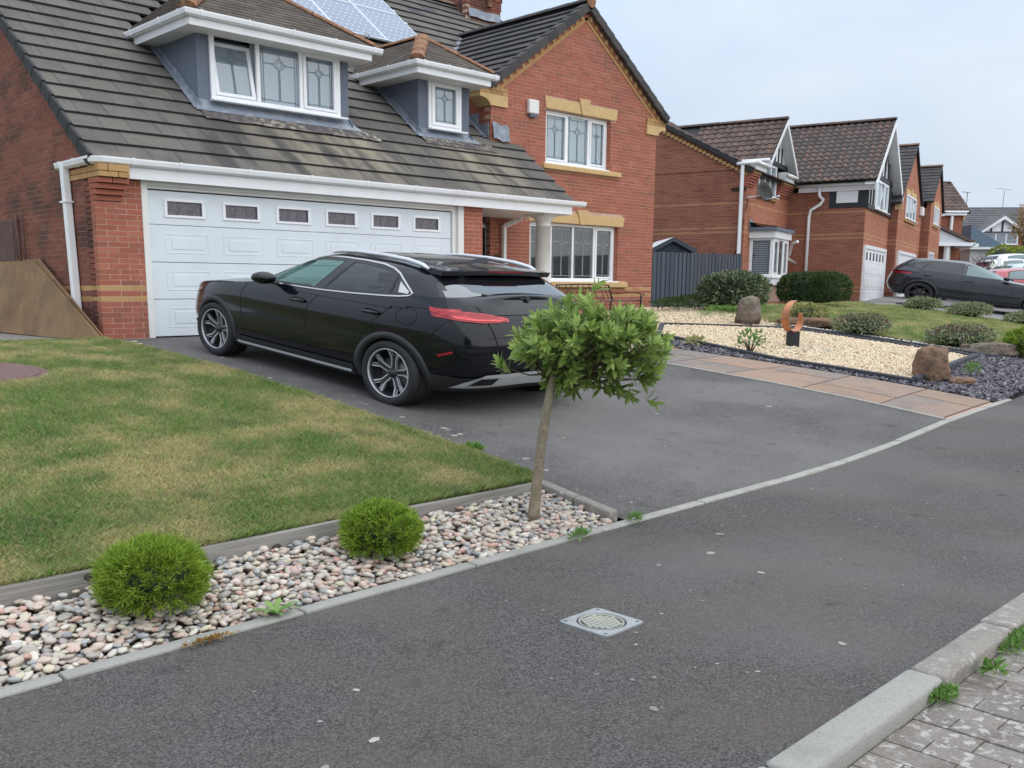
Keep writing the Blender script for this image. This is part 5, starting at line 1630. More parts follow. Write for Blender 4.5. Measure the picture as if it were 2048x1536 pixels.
 def rearpatch(s, lo, hi, off, mat, name, nu=24, nv=4, g=False, sgs=(1,)):
  def at_(c, u):
   k = u * (len(c) - 1); i = min(int(k), len(c) - 2); f = k - i
   return (c[i][0] + (c[i + 1][0] - c[i][0]) * f, c[i][1] + (c[i + 1][1] - c[i][1]) * f)
  r = []
  for sg in sgs:
   mb = MB()
   def fn(u, v):
    a, b = at_(lo, u), at_(hi, u); y, h = a[0] + (b[0] - a[0]) * v, a[1] + (b[1] - a[1]) * v
    return s.rear(sg * y, h, off, g)
   mb.grid(fn, nu, nv); r.append(mb.build(name, mat, s.root, smooth=True))
  return r
 def arches(s, mat='black_plastic', w=.075, off=.012):
  ra, rw = s.P['arch'], s.P['rw']
  for Lw in (0, s.P['wb']):
   for sg in (1, -1):
    mb = MB(); N = 30; vs = []
    for k in range(N + 1):
     a = math.pi * (-.10 + 1.20 * k / N)
     for r_, of in ((ra - .012, -.05), (ra - .012, off), (ra + w, off), (ra + w + .006, -.01)):
      L = Lw + r_ * math.cos(a); h = max(s.P['z0'] + .0, rw + r_ * math.sin(a))
      vs.append(s.S(L, sg * (s.W(L, min(h, s.T(L) - .01)) + of), h))
    fs = [(4 * k + q, 4 * k + q + 1, 4 * k + q + 5, 4 * k + q + 4) for k in range(N) for q in range(3)]
    mb.add(vs, fs); mb.build('wheel_arch', mat, s.root, smooth=True)
 def wheels(s, rim_mat='machined', dark='rim_dark', spokes=5, style='Y', cap=None, full=True, steer=0):
  r, rr, wd = s.P['rw'], s.P['rr'], .225
  proto = None
  for Lw in (0, s.P['wb']):
   for sg in (-1, 1):
    # built in true proportions at the origin, axis along y, outer face at +y
    if proto is None:
     t = MB()
     prof = [(rr * .96, -.08), (rr, -.10), (rr + .01, -.108), (r * .93, -.113), (r * .98, -.10), (r, -.085), (r, -.045), (r - .006, -.042), (r - .006, -.036), (r, -.033), (r, .033), (r - .006, .036), (r - .006, .042), (r, .045), (r, .085), (r * .98, .10), (r * .93, .113), (rr + .01, .108), (rr, .10), (rr * .96, .085)]
     t.lathe([(a, b) for a, b in prof], (0, 0, 0), (0, 1, 0), 48, scale=(ST, ST, 1))
     tyre = t.build('wheel', 'rubber', s.root, smooth=True)
     b_ = MB(); b_.lathe([(rr, .10), (rr * .955, .098), (rr * .94, .06), (rr * .90, -.06), (.0, -.07)], (0, 0, 0), (0, 1, 0), 40, scale=(ST, ST, 1)); b_.build('rim_barrel', dark, tyre, smooth=True)
     b_ = MB(); b_.lathe([(rr * 1.0, .099), (rr * .995, .104), (rr * .955, .104), (rr * .95, .09)], (0, 0, 0), (0, 1, 0), 48, scale=(ST, ST, 1)); b_.build('rim_lip', rim_mat, tyre, smooth=True)
     b_ = MB(); b_.lathe([(0, .02), (rr * .66, .02), (rr * .66, .0), (rr * .25, .0)], (0, 0, 0), (0, 1, 0), 32, scale=(ST, ST, 1)); b_.build('brake_disc', 'disc', tyre, smooth=True)
     if full:
      for k in range(spokes):
       a = 2 * math.pi * k / spokes + math.pi / 2 + .12
       er, et = Vector((math.cos(a), 0, math.sin(a))), Vector((-math.sin(a), 0, math.cos(a)))
       def bar(p0, p1, w0, w1, y0, y1, dst):
        P0 = er * p0[0] + et * p0[1]; P1 = er * p1[0] + et * p1[1]; d = (P1 - P0).normalized(); nn = Vector((-d.z, 0, d.x))
        vs = []
        for P_, w_, yy in ((P0, w0, y0), (P1, w1, y1)):
         for q, dy in ((-1, 0), (1, 0), (1, -.03), (-1, -.03)):
          v = P_ + nn * (q * w_); vs.append(Vector((v.x * ST, yy + dy, v.z)))
        dst.add(vs, [(3, 2, 1, 0), (4, 5, 6, 7)] + [(j, 4 + j, 4 + (j + 1) % 4, (j + 1) % 4) for j in range(4)])
       dk, hi = MB(), MB()
       ro = rr * .97
       bar((.03, 0), (.165, 0), .026, .030, .058, .074, dk)
       bar((.155, .006), (ro, .062), .018, .020, .070, .092, dk); bar((.155, -.006), (ro, -.062), .018, .020, .070, .092, dk)
       dk.build('spoke', dark, tyre)
       for q in (-1, 1):
        bar((.045, q * .0235), (.150, q * .0265), .0048, .0055, .064, .080, hi)
        bar((.150, q * .0265), (ro, q * .075), .0070, .0105, .080, .102, hi)
        bar((.180, q * .012), (ro, q * .045), .0030, .0040, .079, .098, hi)
       bar((.041, -.024), (.041, .024), .005, .005, .064, .064, hi)
       hi.build('spoke_face', rim_mat, tyre)
     else:
      for k in range(spokes):
       a = 2 * math.pi * k / spokes; er, et = Vector((math.cos(a), 0, math.sin(a))), Vector((-math.sin(a), 0, math.cos(a)))
       hi = MB(); vs = []
       for p_, w_, yy in ((.04, .03, .06), (rr * .97, .022, .09)):
        for q, dy in ((-1, 0), (1, 0), (1, -.03), (-1, -.03)):
         v = er * p_ + et * (q * w_); vs.append(Vector((v.x * ST, yy + dy, v.z)))
       hi.add(vs, [(3, 2, 1, 0), (4, 5, 6, 7)] + [(j, 4 + j, 4 + (j + 1) % 4, (j + 1) % 4) for j in range(4)]); hi.build('spoke', rim_mat, tyre)
     b_ = MB(); b_.lathe([(0, .075), (.030, .075), (.036, .070), (.055, .05)], (0, 0, 0), (0, 1, 0), 24, scale=(ST, ST, 1)); b_.build('hub_cap', dark, tyre, smooth=True)
     if cap: 
      tx = text('badge', cap, .030, (0, .0775, 0), (rad(90), 0, rad(180)), 'machined', tyre, .001, sx=1.6)
     proto = tyre; w_ = tyre
    else: w_ = copy_tree(proto, s.root)
    w_.location = (Lw * ST, sg * (s.P['track'] / 2) * ST, r)
    w_.rotation_euler = (0, 0, 0 if sg > 0 else math.pi)
 def cabin(s, seats=True):
  # dark liner inside the lower body and seats seen through the glass
  mb = MB(); L0, L1 = s.P['cab']; hb = s.P['g0'] + .015
  mb.box(L0 * ST, L1 * ST, -.70 * ST, .70 * ST, hb - .02, hb); mb.build('parcel_floor', 'cabin', s.root)
  if seats:
   for (Ls, ys) in ((.78, .36), (.78, -.36), (-.02, .36), (-.02, -.36)):
    m = MB(); 
    m.obox(s.S(Ls, ys, hb - .1), X_ , Y_, Vector((-.25, 0, 1)).normalized(), (-.07, .07), (-.22, .22), (0, .22)); o = m.build('seat_back', 'seat', s.root); bevel_mesh(o, .05, 2)
    m = MB(); m.obox(s.S(Ls - .06, ys, hb + .14), X_, Y_, Vector((-.2, 0, 1)).normalized(), (-.05, .05), (-.11, .11), (0, .13)); o = m.build('headrest', 'seat', s.root); bevel_mesh(o, .035, 2)
 def mirror(s, L, h, y, mat=None):
  for sg in (1, -1):
   m = MB()
   def fn(u, v):
    a = u * 2 * math.pi; b = v * math.pi
    return s.S(L + .085 * math.cos(b) * 1.0 + .02 * math.sin(b) * math.cos(a), sg * (y + .105 * math.sin(b) * math.cos(a)), h + .07 * math.sin(b) * math.sin(a))
   m.grid(fn, 16, 10); o = m.build('mirror', mat or s.paint, s.root, smooth=True, merge=True)
   m = MB(); m.tube([s.S(L - .01, sg * (y - .16), h - .07), s.S(L, sg * (y - .03), h - .035)], .022, 6); m.build('mirror_stem', 'black_plastic', o)
# ---------- the black crossover on the drive
P1 = dict(z0=.235, g0=1.00, wb=2.65, rw=.335, rr=.252, arch=.368, track=1.565, hs=1.495, gc=.85, plan_p=6.0, crown=.055,
 Lr=[(.2, -.50), (.30, -.62), (.42, -.70), (.55, -.735), (.70, -.74), (.85, -.715), (.97, -.68), (1.05, -.645), (1.12, -.60), (1.2, -.54)],
 Lf=[(.2, 3.28), (.35, 3.42), (.5, 3.46), (.66, 3.44), (.8, 3.38), (.88, 3.32), (.96, 3.2), (1.2, 3.1)],
 Wm=[(.2, .845), (.32, .885), (.45, .903), (.6, .905), (.72, .903), (.84, .908), (.93, .898), (1.02, .872), (1.10, .85), (1.2, .82)],
 T=[(-.8, 1.14), (-.5, 1.16), (-.15, 1.155), (.15, 1.115), (.8, 1.065), (1.6, 1.035), (2.0, 1.02), (2.2, .985), (2.6, .955), (3.0, .895), (3.25, .83), (3.42, .76), (3.54, .70)],
 gLr=[(1.0, -.68), (1.12, -.60), (1.2, -.50), (1.28, -.38), (1.35, -.26), (1.40, -.15), (1.43, 0), (1.465, .22), (1.483, .45), (1.495, .7)],
 gLf=[(1.0, 2.26), (1.1, 2.04), (1.2, 1.83), (1.3, 1.60), (1.38, 1.40), (1.43, 1.22), (1.465, 1.05), (1.485, .95), (1.495, .87)],
 gW=[(1.0, .885), (1.08, .860), (1.15, .828), (1.25, .780), (1.33, .738), (1.40, .690), (1.435, .645), (1.465, .56), (1.483, .43), (1.495, .22)],
 win={'f': ([(1.90, 1.055), (1.76, 1.16), (1.56, 1.27), (1.34, 1.35), (1.10, 1.392), (.80, 1.400), (1.03, 1.065)], 'glass_front'),
   'r': ([(.92, 1.072), (.70, 1.402), (.52, 1.400), (.32, 1.382), (.17, 1.352), (.15, 1.118)], 'glass_rear'),
   'q': ([(.09, 1.125), (.11, 1.325), (-.12, 1.178), (-.11, 1.15)], 'glass_tint')},
 rwin=(1.155, 1.375, lambda h: .70 - (h - 1.15) * .62), fwin=1.43, cab=(-.55, 1.95), rglass='glass_hatch', roofmat='black_paint')
c = Car(P1, 'parked_car', 'black crossover hatchback with silver roof rails parked nose in by the garage door', 'black_paint')
c.shell(); c.house_()
D = c.dens
# black trim round the panes hides the cut edge; chrome line outside it
wf, wr, wq = (P1['win'][k][0] for k in 'frq')
for poly in (wf, wr, wq):
 c.ribbon(D(poly + [poly[0]], .03), .034, .004, 'black_plastic', 'window_seal', gh=True)
c.sidepatch([(1.03, 1.06), (.80, 1.40)], [(.92, 1.068), (.70, 1.402)], .006, 'black_gloss', 'door_pillar', 8, 4, gh=True)
c.sidepatch([(.15, 1.115), (.17, 1.352)], [(.09, 1.122), (.11, 1.328)], .006, 'black_gloss', 'door_pillar', 8, 4, gh=True)
line = [(2.0, 1.048), (1.6, 1.05), (.95, 1.062), (.5, 1.083), (.12, 1.110), (-.03, 1.125), (-.12, 1.142), (-.145, 1.165), (-.09, 1.205), (.10, 1.338), (.20, 1.380), (.34, 1.408), (.6, 1.422), (.88, 1.424), (1.12, 1.412), (1.36, 1.375), (1.60, 1.285), (1.82, 1.165), (1.96, 1.078)]
c.ribbon(D(line, .04), .013, .008, 'chrome', 'window_trim', gh=True)
c.sidepatch([(.04, 1.265), (-.105, 1.175)], [(-.0, 1.16), (-.10, 1.155)], .008, 'chrome', 'quarter_trim', 6, 2, gh=True)
# panel gaps
for path in ([(.95, 1.06), (.98, .98), (1.08, .86), (1.11, .70), (1.10, .36)], [(.04, 1.12), (.03, 1.0), (.12, .90), (.22, .82), (.26, .76)], [(2.03, 1.03), (2.12, .9), (2.15, .75), (2.12, .36)],
    [(-.36, .42), (-.37, .62), (-.42, .80), (-.50, .92), (-.54, .965)], [(2.2, .985), (2.7, .93), (3.05, .86), (3.2, .80)]):
 c.ribbon(D(path), .007, .0015, 'seam', 'panel_gap', gh=None)
fl_ = [(-.165 + .105 * math.cos(a), .945 + .088 * math.sin(a)) for a in [i * .3 for i in range(21)]]
c.ribbon(fl_, .006, .0015, 'seam', 'fuel_flap', sgs=(1,), closed=True)
for Lh, hh in ((1.22, .905), (.23, .925)):
 for sg in (1, -1):
  m = MB()
  m.grid(lambda u, v: c.S(Lh + .115 * math.cos(u * 2 * math.pi) , sg * (c.W(Lh, hh) + .004), hh + .036 * math.sin(u * 2 * math.pi) ) if v < .5 else c.S(Lh, sg * (c.W(Lh, hh) - .02), hh), 20, 1)
  hd = m.build('door_handle', 'seam', c.root, smooth=True)
  m = MB(); m.tube([c.S(Lh + q * .022, sg * (c.W(Lh, hh) + (.006 if abs(q) == 5 else .034 if abs(q) < 4 else .024)), hh + .006) for q in range(-5, 6)], [.010, .015, .017, .018, .018, .018, .018, .018, .017, .015, .010], 8)
  m.build('handle_grip', 'black_paint', hd, smooth=True)
# sills, bumpers, arches
c.sidepatch([(.42, .225), (2.22, .225)], [(.42, .345), (2.22, .345)], .014, 'black_plastic', 'side_skirt', 30, 3)
c.sidepatch([(.44, .255), (2.2, .255)], [(.44, .285), (2.2, .285)], .030, 'silver_plastic', 'skirt_strip', 20, 2)
c.arches(w=.052, off=.006)
c.rearpatch([(.815, .235), (.6, .235), (0, .235), (-.6, .235), (-.815, .235)], [(.825, .42), (.66, .40), (0, .42), (-.66, .40), (-.825, .42)], .012, 'black_plastic', 'rear_bumper', 60, 6)
c.rearpatch([(.72, .285), (.40, .285), (0, .30), (-.40, .285), (-.72, .285)], [(.66, .35), (.52, .435), (0, .445), (-.52, .435), (-.66, .35)], .024, 'silver_plastic', 'skid_plate', 50, 5)
for sg in (1, -1):
 c.rearpatch([(sg * .63, .312), (sg * .40, .312)], [(sg * .55, .395), (sg * .37, .395)], .032, 'chrome', 'exhaust_trim', 10, 3)
 c.rearpatch([(sg * .605, .322), (sg * .41, .322)], [(sg * .54, .385), (sg * .385, .385)], .036, 'dark_gap', 'exhaust', 10, 3)
 # tail lamp wraps from the flank to the hatch
 c.rearpatch([(sg * .815, .985), (sg * .74, .965), (sg * .55, .945), (sg * .30, .958)], [(sg * .80, 1.065), (sg * .72, 1.055), (sg * .5, 1.035), (sg * .30, .99)], .010, 'lamp_red', 'tail_lamp', 24, 5)
 c.rearpatch([(sg * .74, .985), (sg * .62, .970), (sg * .50, .968), (sg * .36, .970)], [(sg * .74, 1.000), (sg * .62, .985), (sg * .50, .980), (sg * .36, .978)], .014, 'lamp_bright', 'light_bar', 24, 2)
 c.rearpatch([(sg * .82, .60), (sg * .765, .65)], [(sg * .82, .62), (sg * .775, .665)], .012, 'lamp_red', 'reflector', 10, 3)
 c.rearpatch([(sg * .82, .725), (sg * .60, .725)], [(sg * .82, .735), (sg * .60, .735)], .004, 'seam', 'bumper_line', 10, 1)
 for Ls in ((sg),):
  c.sidepatch([(-.56, .985), (-.36, 1.03)], [(-.56, 1.068), (-.36, 1.055)], .010, 'lamp_red', 'tail_lamp_side', 12, 4, sgs=(sg,))
# hatch: gap, glass surround, spoiler, plate, wiper
gapy = [(.56, 1.10), (.52, 1.02), (.50, .93), (.47, .85), (.44, .74), (.38, .66), (0, .65)]
for sg in (1, -1):
 mb = MB(); vs = []
 for y, h in D(gapy, .03):
  for q in (-.004, .004): vs.append(c.rear(sg * (y + q), h + q * .3, .003))
 mb.add(vs, [(2 * i, 2 * i + 2, 2 * i + 3, 2 * i + 1) for i in range(len(vs) // 2 - 1)]); mb.build('hatch_gap', 'seam', c.root)
c.rearpatch([(.52, .80), (-.52, .80)], [(.52, .805), (-.52, .805)], .003, 'seam', 'hatch_crease', 20, 1)
c.rearpatch([(.26, .72), (-.26, .72)], [(.26, .83), (-.26, .83)], .014, 'plate_yellow', 'number_plate', 12, 2)
m = MB()
def spo(u, v):
 y = (u * 2 - 1) * .60; e = 1 - abs(y / .60) ** 3
 L = [.02, -.27 - .05 * e, -.24 - .05 * e, .0][v]; h = [1.432, 1.405, 1.350, 1.365][v]
 return c.S(L, y, h + .018 * (1 - (y / .60) ** 2))
for k in range(24):
 for v in range(4):
  a, b = k / 24, (k + 1) / 24; w = (v + 1) % 4
  m.add([spo(a, v), spo(b, v), spo(b, w), spo(a, w)], [(0, 1, 2, 3)], rn=0)
for u in (0, 1): m.add([spo(u, v) for v in range(4)], [(0, 1, 2, 3)], rn=0)
sp = m.build('spoiler', 'black_paint', c.root, merge=True); bevel_mesh(sp, .006)
m = MB(); m.add([c.S(-.322, y, 1.402) if i % 2 == 0 else c.S(-.326, y, 1.414) for i, y in enumerate([-.2, -.2, .2, .2])], [(0, 2, 3, 1)]); m.build('brake_light', 'lamp_red', sp)
m = MB(); m.tube([c.rear(.02, 1.165, .03, True), c.rear(.30, 1.185, .02, True), c.rear(.42, 1.20, .015, True)], .011, 6); m.tube([c.rear(.0, 1.16, .0, True), c.rear(.0, 1.165, .05, True)], .03, 10); m.build('wiper', 'black_plastic', c.root)
# rails, fin, mirrors, lamps at the nose
for sg in (1, -1):
 pts_ = [(-.10, 1.405, .61), (-.02, 1.44, .605), (.15, 1.470, .60), (.45, 1.490, .60), (.80, 1.492, .60), (1.0, 1.478, .60), (1.14, 1.45, .60)]
 m = MB(); m.tube([c.S(L, sg * y, h) for L, h, y in pts_], [.012, .022, .024, .022, .02, .018, .01], 8, sx=1.5); m.build('roof_rail', 'silver_plastic', c.root, smooth=True)
m = MB(); base = [(.10, .03), (-.08, .045), (-.16, .02)]
m.add([c.S(.14, 0, 1.475), c.S(-.10, .035, 1.47), c.S(-.13, 0, 1.47), c.S(-.10, -.035, 1.47), c.S(-.06, 0, 1.535), c.S(-.105, 0, 1.538)], [(0, 1, 4), (0, 4, 3), (1, 5, 4), (3, 4, 5), (1, 2, 5), (2, 3, 5)]); m.build('antenna_fin', 'black_plastic', c.root)
c.mirror(1.60, 1.105, 1.0)
for sg in (1, -1):
 c.sidepatch([(2.95, .80), (3.25, .72)], [(2.92, .835), (3.24, .76)], .006, 'lamp_clear', 'headlight', 12, 3, sgs=(sg,))
c.sidepatch([(3.08, .235), (3.30, .235)], [(3.08, .40), (3.34, .36)], .016, 'black_plastic', 'front_bumper', 16, 3)
c.wheels(cap='KIA'); c.cabin()
gr0, gr1 = ground(6.1, 7.68), ground(6.1, 7.68 + 3.53)
CS_ = .96; c.root.scale = (CS_,) * 3
# nose towards +Y, climbing with the drive
fw = Vector((0, 1, .10)).normalized(); lf_ = Vector((-1, 0, 0)); upv = fw.cross(lf_)
c.root.rotation_euler = Matrix((fw, lf_, upv)).transposed().to_euler()
c.root.location = (7.40 * CS_, 7.78 * CS_, ZC + (-.48 - ZC) * CS_)
# ---------- neighbours' cars: shorter recipe
def simple_car(name, label, paint, P, loc, fwd, rise, group=None, cladding=True, rimmat='rim_dark', lamp=True, rails=False):
 k = Car(P, name, label, paint, group); k.shell(); k.house_()
 for q in P['win'].values():
  k.ribbon(k.dens(q[0] + [q[0][0]], .05), .030, .004, 'black_gloss', 'window_seal', gh=True)
 if cladding:
  k.arches('black_plastic', .05); k.sidepatch([(.42, P['z0']), (P['wb'] - .42, P['z0'])], [(.42, P['z0'] + .09), (P['wb'] - .42, P['z0'] + .09)], .012, 'black_plastic', 'side_skirt', 20, 2)
 for path in P.get('gaps', ()): k.ribbon(k.dens(path), .010, .002, 'seam', 'panel_gap')
 for (Lh, hh) in P.get('handles', ()):
  for sg in (1, -1):
   m = MB(); m.tube([k.S(Lh + q * .025, sg * (k.W(Lh, hh) + .02), hh) for q in range(-4, 5)], .017, 6); m.build('door_handle', 'black_plastic', k.root, smooth=True)
 if lamp:
  for sg in (1, -1):
   (y0, h0), (y1, h1) = P['tail']
   k.rearpatch([(sg * y0, h0), (sg * y1, h0 + .02)], [(sg * y0, h1), (sg * y1, h1 - .01)], .012, 'lamp_red', 'tail_lamp', 14, 3)
   k.sidepatch([P['tl'][0], P['tl'][1]], [P['tl'][2], P['tl'][3]], .012, 'lamp_red', 'tail_lamp_side', 10, 3, sgs=(sg,))
 k.mirror(P['mir'][0], P['mir'][1], P['mir'][2], 'black_gloss' if paint == 'graphite_paint' else paint)
 k.wheels(rim_mat=rimmat, full=False, spokes=6, dark='rim_dark'); k.cabin(True)
 k.root.location = loc
 f = Vector((fwd[0], fwd[1], 0)).normalized(); f = Vector((f.x, f.y, rise)).normalized(); l = Z_.cross(f).normalized(); u = f.cross(l)
 k.root.rotation_euler = Matrix((f, l, u)).transposed().to_euler()
 return k
P2 = dict(z0=.28, g0=1.06, wb=2.87, rw=.37, rr=.27, arch=.415, track=1.66, hs=1.652, gc=.75, plan_p=4.0, crown=.06,
 Lr=[(.2, -.72), (.45, -.90), (.62, -.96), (.80, -.95), (.95, -.90), (1.1, -.86), (1.25, -.80), (1.3, -.78)],
 Lf=[(.2, 3.60), (.4, 3.74), (.6, 3.78), (.85, 3.74), (1.0, 3.66), (1.1, 3.5), (1.3, 3.4)],
 Wm=[(.2, .90), (.4, .955), (.6, .965), (.8, .962), (.95, .955), (1.1, .92), (1.3, .86)],
 T=[(-1, 1.17), (-.6, 1.235), (0, 1.20), (.9, 1.15), (1.8, 1.105), (2.1, 1.08), (2.6, 1.03), (3.2, .96), (3.6, .84), (3.8, .74)],
 gLr=[(1.0, -.92), (1.2, -.80), (1.35, -.66), (1.48, -.52), (1.58, -.38), (1.62, -.15), (1.64, .2), (1.652, .6)],
 gLf=[(1.0, 2.45), (1.1, 2.22), (1.25, 1.88), (1.4, 1.58), (1.52, 1.32), (1.6, 1.1), (1.64, .95), (1.652, .9)],
 gW=[(1.0, .92), (1.15, .87), (1.25, .82), (1.4, .745), (1.52, .68), (1.58, .62), (1.62, .52), (1.64, .40), (1.652, .2)],
 win={'f': ([(2.08, 1.13), (1.85, 1.24), (1.55, 1.39), (1.3, 1.49), (1.02, 1.535), (1.02, 1.145)], 'glass_pale'),
   'r': ([(.94, 1.15), (.94, 1.545), (.5, 1.55), (.12, 1.53), (-.10, 1.195)], 'glass_tint'), 'q': ([(-.06, 1.215), (.14, 1.51), (.0, 1.49), (-.25, 1.42), (-.52, 1.30), (-.50, 1.275)], 'glass_tint')},
 rwin=(1.24, 1.50, lambda h: .72 - (h - 1.24) * .5), fwin=1.6, cab=(-.6, 2.1), tail=((.86, 1.0), (.35, 1.10)), tl=((-.88, 1.02), (-.45, 1.09), (-.86, 1.09), (-.45, 1.115)), mir=(2.02, 1.19, 1.07),
 gaps=([(.98, 1.12), (1.0, .9), (1.02, .45)], [(.0, 1.17), (.03, 1.0), (.22, .86)], [(2.12, 1.07), (2.2, .8), (2.18, .45)]), handles=((1.15, .97), (.12, 1.02)))
NA = Vector((math.cos(rad(15.33)), math.sin(rad(15.33)), 0)); NB = Vector((-NA.y, NA.x, 0))
# grey estate car on the neighbour's drive: nose to the road
_p = Vector((36.25, 14.40, .224)); _q = _p + NA * 1.12
gr_a = .215; 
k2 = simple_car('parked_car', 'dark grey sport utility car with black wheels parked outside the second house garage', 'graphite_paint', P2, (_q.x, _q.y, gr_a), (-NB.x, -NB.y), -.125)
def lite(P, **kw): q = dict(P); q.update(kw); return q
P3 = lite(P2, hs=1.50, rw=.32, rr=.22, arch=.345, wb=2.58, track=1.56, z0=.20,
 Lr=[(.2, -.55), (.45, -.68), (.62, -.72), (.80, -.72), (.95, -.68), (1.1, -.62), (1.3, -.56)], Lf=[(.2, 3.2), (.4, 3.34), (.6, 3.38), (.8, 3.32), (.92, 3.2), (1.1, 3.0), (1.3, 2.9)],
 Wm=[(.2, .83), (.4, .875), (.6, .885), (.8, .88), (.95, .86), (1.1, .82), (1.3, .76)],
 T=[(-1, 1.05), (-.4, 1.06), (.5, 1.0), (1.6, .96), (2.1, .92), (2.6, .87), (3.0, .80), (3.4, .66)],
 gLr=[(.9, -.60), (1.05, -.54), (1.2, -.42), (1.35, -.28), (1.43, -.1), (1.48, .2), (1.50, .5)], gLf=[(.9, 2.3), (1.0, 2.05), (1.15, 1.7), (1.3, 1.38), (1.4, 1.12), (1.47, .9), (1.50, .8)],
 gW=[(.9, .83), (1.05, .78), (1.2, .71), (1.33, .64), (1.41, .57), (1.46, .46), (1.485, .35), (1.50, .2)], g0=.92, gc=.65,
 win={'f': ([(1.92, .99), (1.65, 1.14), (1.35, 1.30), (1.05, 1.385), (.85, 1.39), (.85, 1.01)], 'glass_pale'), 'r': ([(.78, 1.02), (.78, 1.39), (.4, 1.38), (.1, 1.34), (.0, 1.07)], 'glass_pale')},
 rwin=(1.08, 1.38, lambda h: .62 - (h - 1.08) * .5), fwin=1.44, tail=((.76, .80), (.50, 1.0)), tl=((-.62, .82), (-.40, .84), (-.60, .98), (-.40, .97)), mir=(1.85, 1.02, .95),
 gaps=([(.82, 1.0), (.84, .8), (.86, .35)], [(-.05, 1.02), (.0, .9), (.2, .8)]), handles=((1.0, .86),))
fw3 = Vector((.76, -.65, 0))
def park(name, label, paint, P, x, y, f, rise=0.0):
 return simple_car(name, label, paint, P, (x, y, ground(x, y)), (f.x, f.y), rise, group=None, cladding=False, rimmat='silver_plastic')
park('parked_car', 'white hatchback parked furthest up the road below the golden clipped shrubs', 'white_car', P3, 56.9, 18.6, fw3)
park('parked_car', 'white hatchback with open side window line standing just behind the grey car', 'white_car', P3, 51.3, 17.0, fw3)
park('parked_car', 'pale silver blue car with only its roof showing at the right edge', 'silver_blue_car', P3, 48.6, 15.3, fw3)
park('parked_car', 'bright red car parked behind the bonnet of the grey car', 'red_car', P3, 42.0, 13.8, fw3)
# ------------------------------------------------------------------ the neighbours' houses
def PT(O, ax, bx): return lambda a, b, z: Vector((O[0], O[1], 0)) + ax * a + bx * b + Z_ * z
def uvp(O, ax, bx): return lambda v: (((v - Vector((O[0], O[1], 0))).dot(ax) + (v - Vector((O[0], O[1], 0))).dot(bx)), v.z)
M('pantile', (0.11, 0.085, 0.075), 0.85, ramp=[(0, (0.085, 0.062, 0.055)), (0.5, (0.125, 0.092, 0.08)), (0.9, (0.16, 0.105, 0.085)), (1, (0.07, 0.055, 0.05))], var=[(1.6, (0.20, 0.12, 0.06), 0.60, 0.72, 0.6), (9.0, (0.19, 0.17, 0.15), 0.6, 0.75, 0.4)], spec=0.25)
M('lichen_orange', (0.30, 0.17, 0.06), 0.95, var=[(9.0, (0.13, 0.10, 0.08), 0.45, 0.6, 0.9)])
M('black_timber', (0.022, 0.026, 0.033), 0.6)
M('grey_roof', (0.105, 0.105, 0.115), 0.85, ramp=[(0, (0.09, 0.09, 0.10)), (1, (0.125, 0.12, 0.125))], var=[(0.5, (0.20, 0.15, 0.08), 0.62, 0.72, 0.6)])
M('blue_cladding', (0.12, 0.18, 0.24), 0.6)
M('bead_board', (0.62, 0.63, 0.64), 0.5)
M('blind', (0.60, 0.63, 0.66), 0.5)
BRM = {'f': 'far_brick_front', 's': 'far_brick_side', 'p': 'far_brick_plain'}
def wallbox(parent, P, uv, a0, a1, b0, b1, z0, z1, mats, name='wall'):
 """brick block: front (−b) face one tone, flanks another, usually the shade-darkened copy"""
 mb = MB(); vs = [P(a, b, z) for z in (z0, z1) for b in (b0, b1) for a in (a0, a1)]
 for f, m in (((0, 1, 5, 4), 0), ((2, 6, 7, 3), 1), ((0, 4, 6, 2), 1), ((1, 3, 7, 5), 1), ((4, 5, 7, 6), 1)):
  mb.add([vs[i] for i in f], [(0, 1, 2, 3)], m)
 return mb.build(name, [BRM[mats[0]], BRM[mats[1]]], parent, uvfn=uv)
def wallprism(parent, poly, d, mat, uv, name='gable'):
 mb = MB(); mb.prism(poly, d); return mb.build(name, mat, parent, uvfn=uv, merge=False)
def pantiles(parent, o, ux, us, nu, nv, cu, cv, mat='pantile', wave=.018, name='tile_course', spans=None, seg=6):
 """interlocking pantiles: every course is rolls and troughs with a lip, one strip of real geometry"""
 ux, us = ux.normalized(), us.normalized(); un = ux.cross(us).normalized()
 if un.z < 0: un = -un
 o = Vector(o); mb = MB()
 for k in range(nv):
  i0, i1 = (0, nu) if spans is None else spans(k)
  for i in range(i0, i1):
   rn = R.random() * .99; base = len(mb.v)
   for j in range(seg + 1):
    u = (i + j / seg) * cu; w = wave * math.cos(2 * math.pi * j / seg)
    for (v, lift) in ((k * cv, .012), (k * cv, .040), ((k + 1) * cv + .02, .008)):
     mb.v.append(tuple(o + ux * u + us * v + un * (lift + w)))
   for j in range(seg):
    q = base + 3 * j
    for t in (0, 1):
     mb.f.append((q + t, q + 3 + t, q + 4 + t, q + 1 + t)); mb.mi.append(0); mb.rn.append(rn if t else .99)
 oo = mb.build(name, mat, parent, smooth=False); return tag(oo, kind='stuff')
def slab(parent, P, pts, th, mat, name):
 mb = MB(); n = (pts[1] - pts[0]).cross(pts[2] - pts[0]).normalized()
 if n.z < 0: n = -n
 mb.prism(pts, -n * th); return mb.build(name, mat, parent)
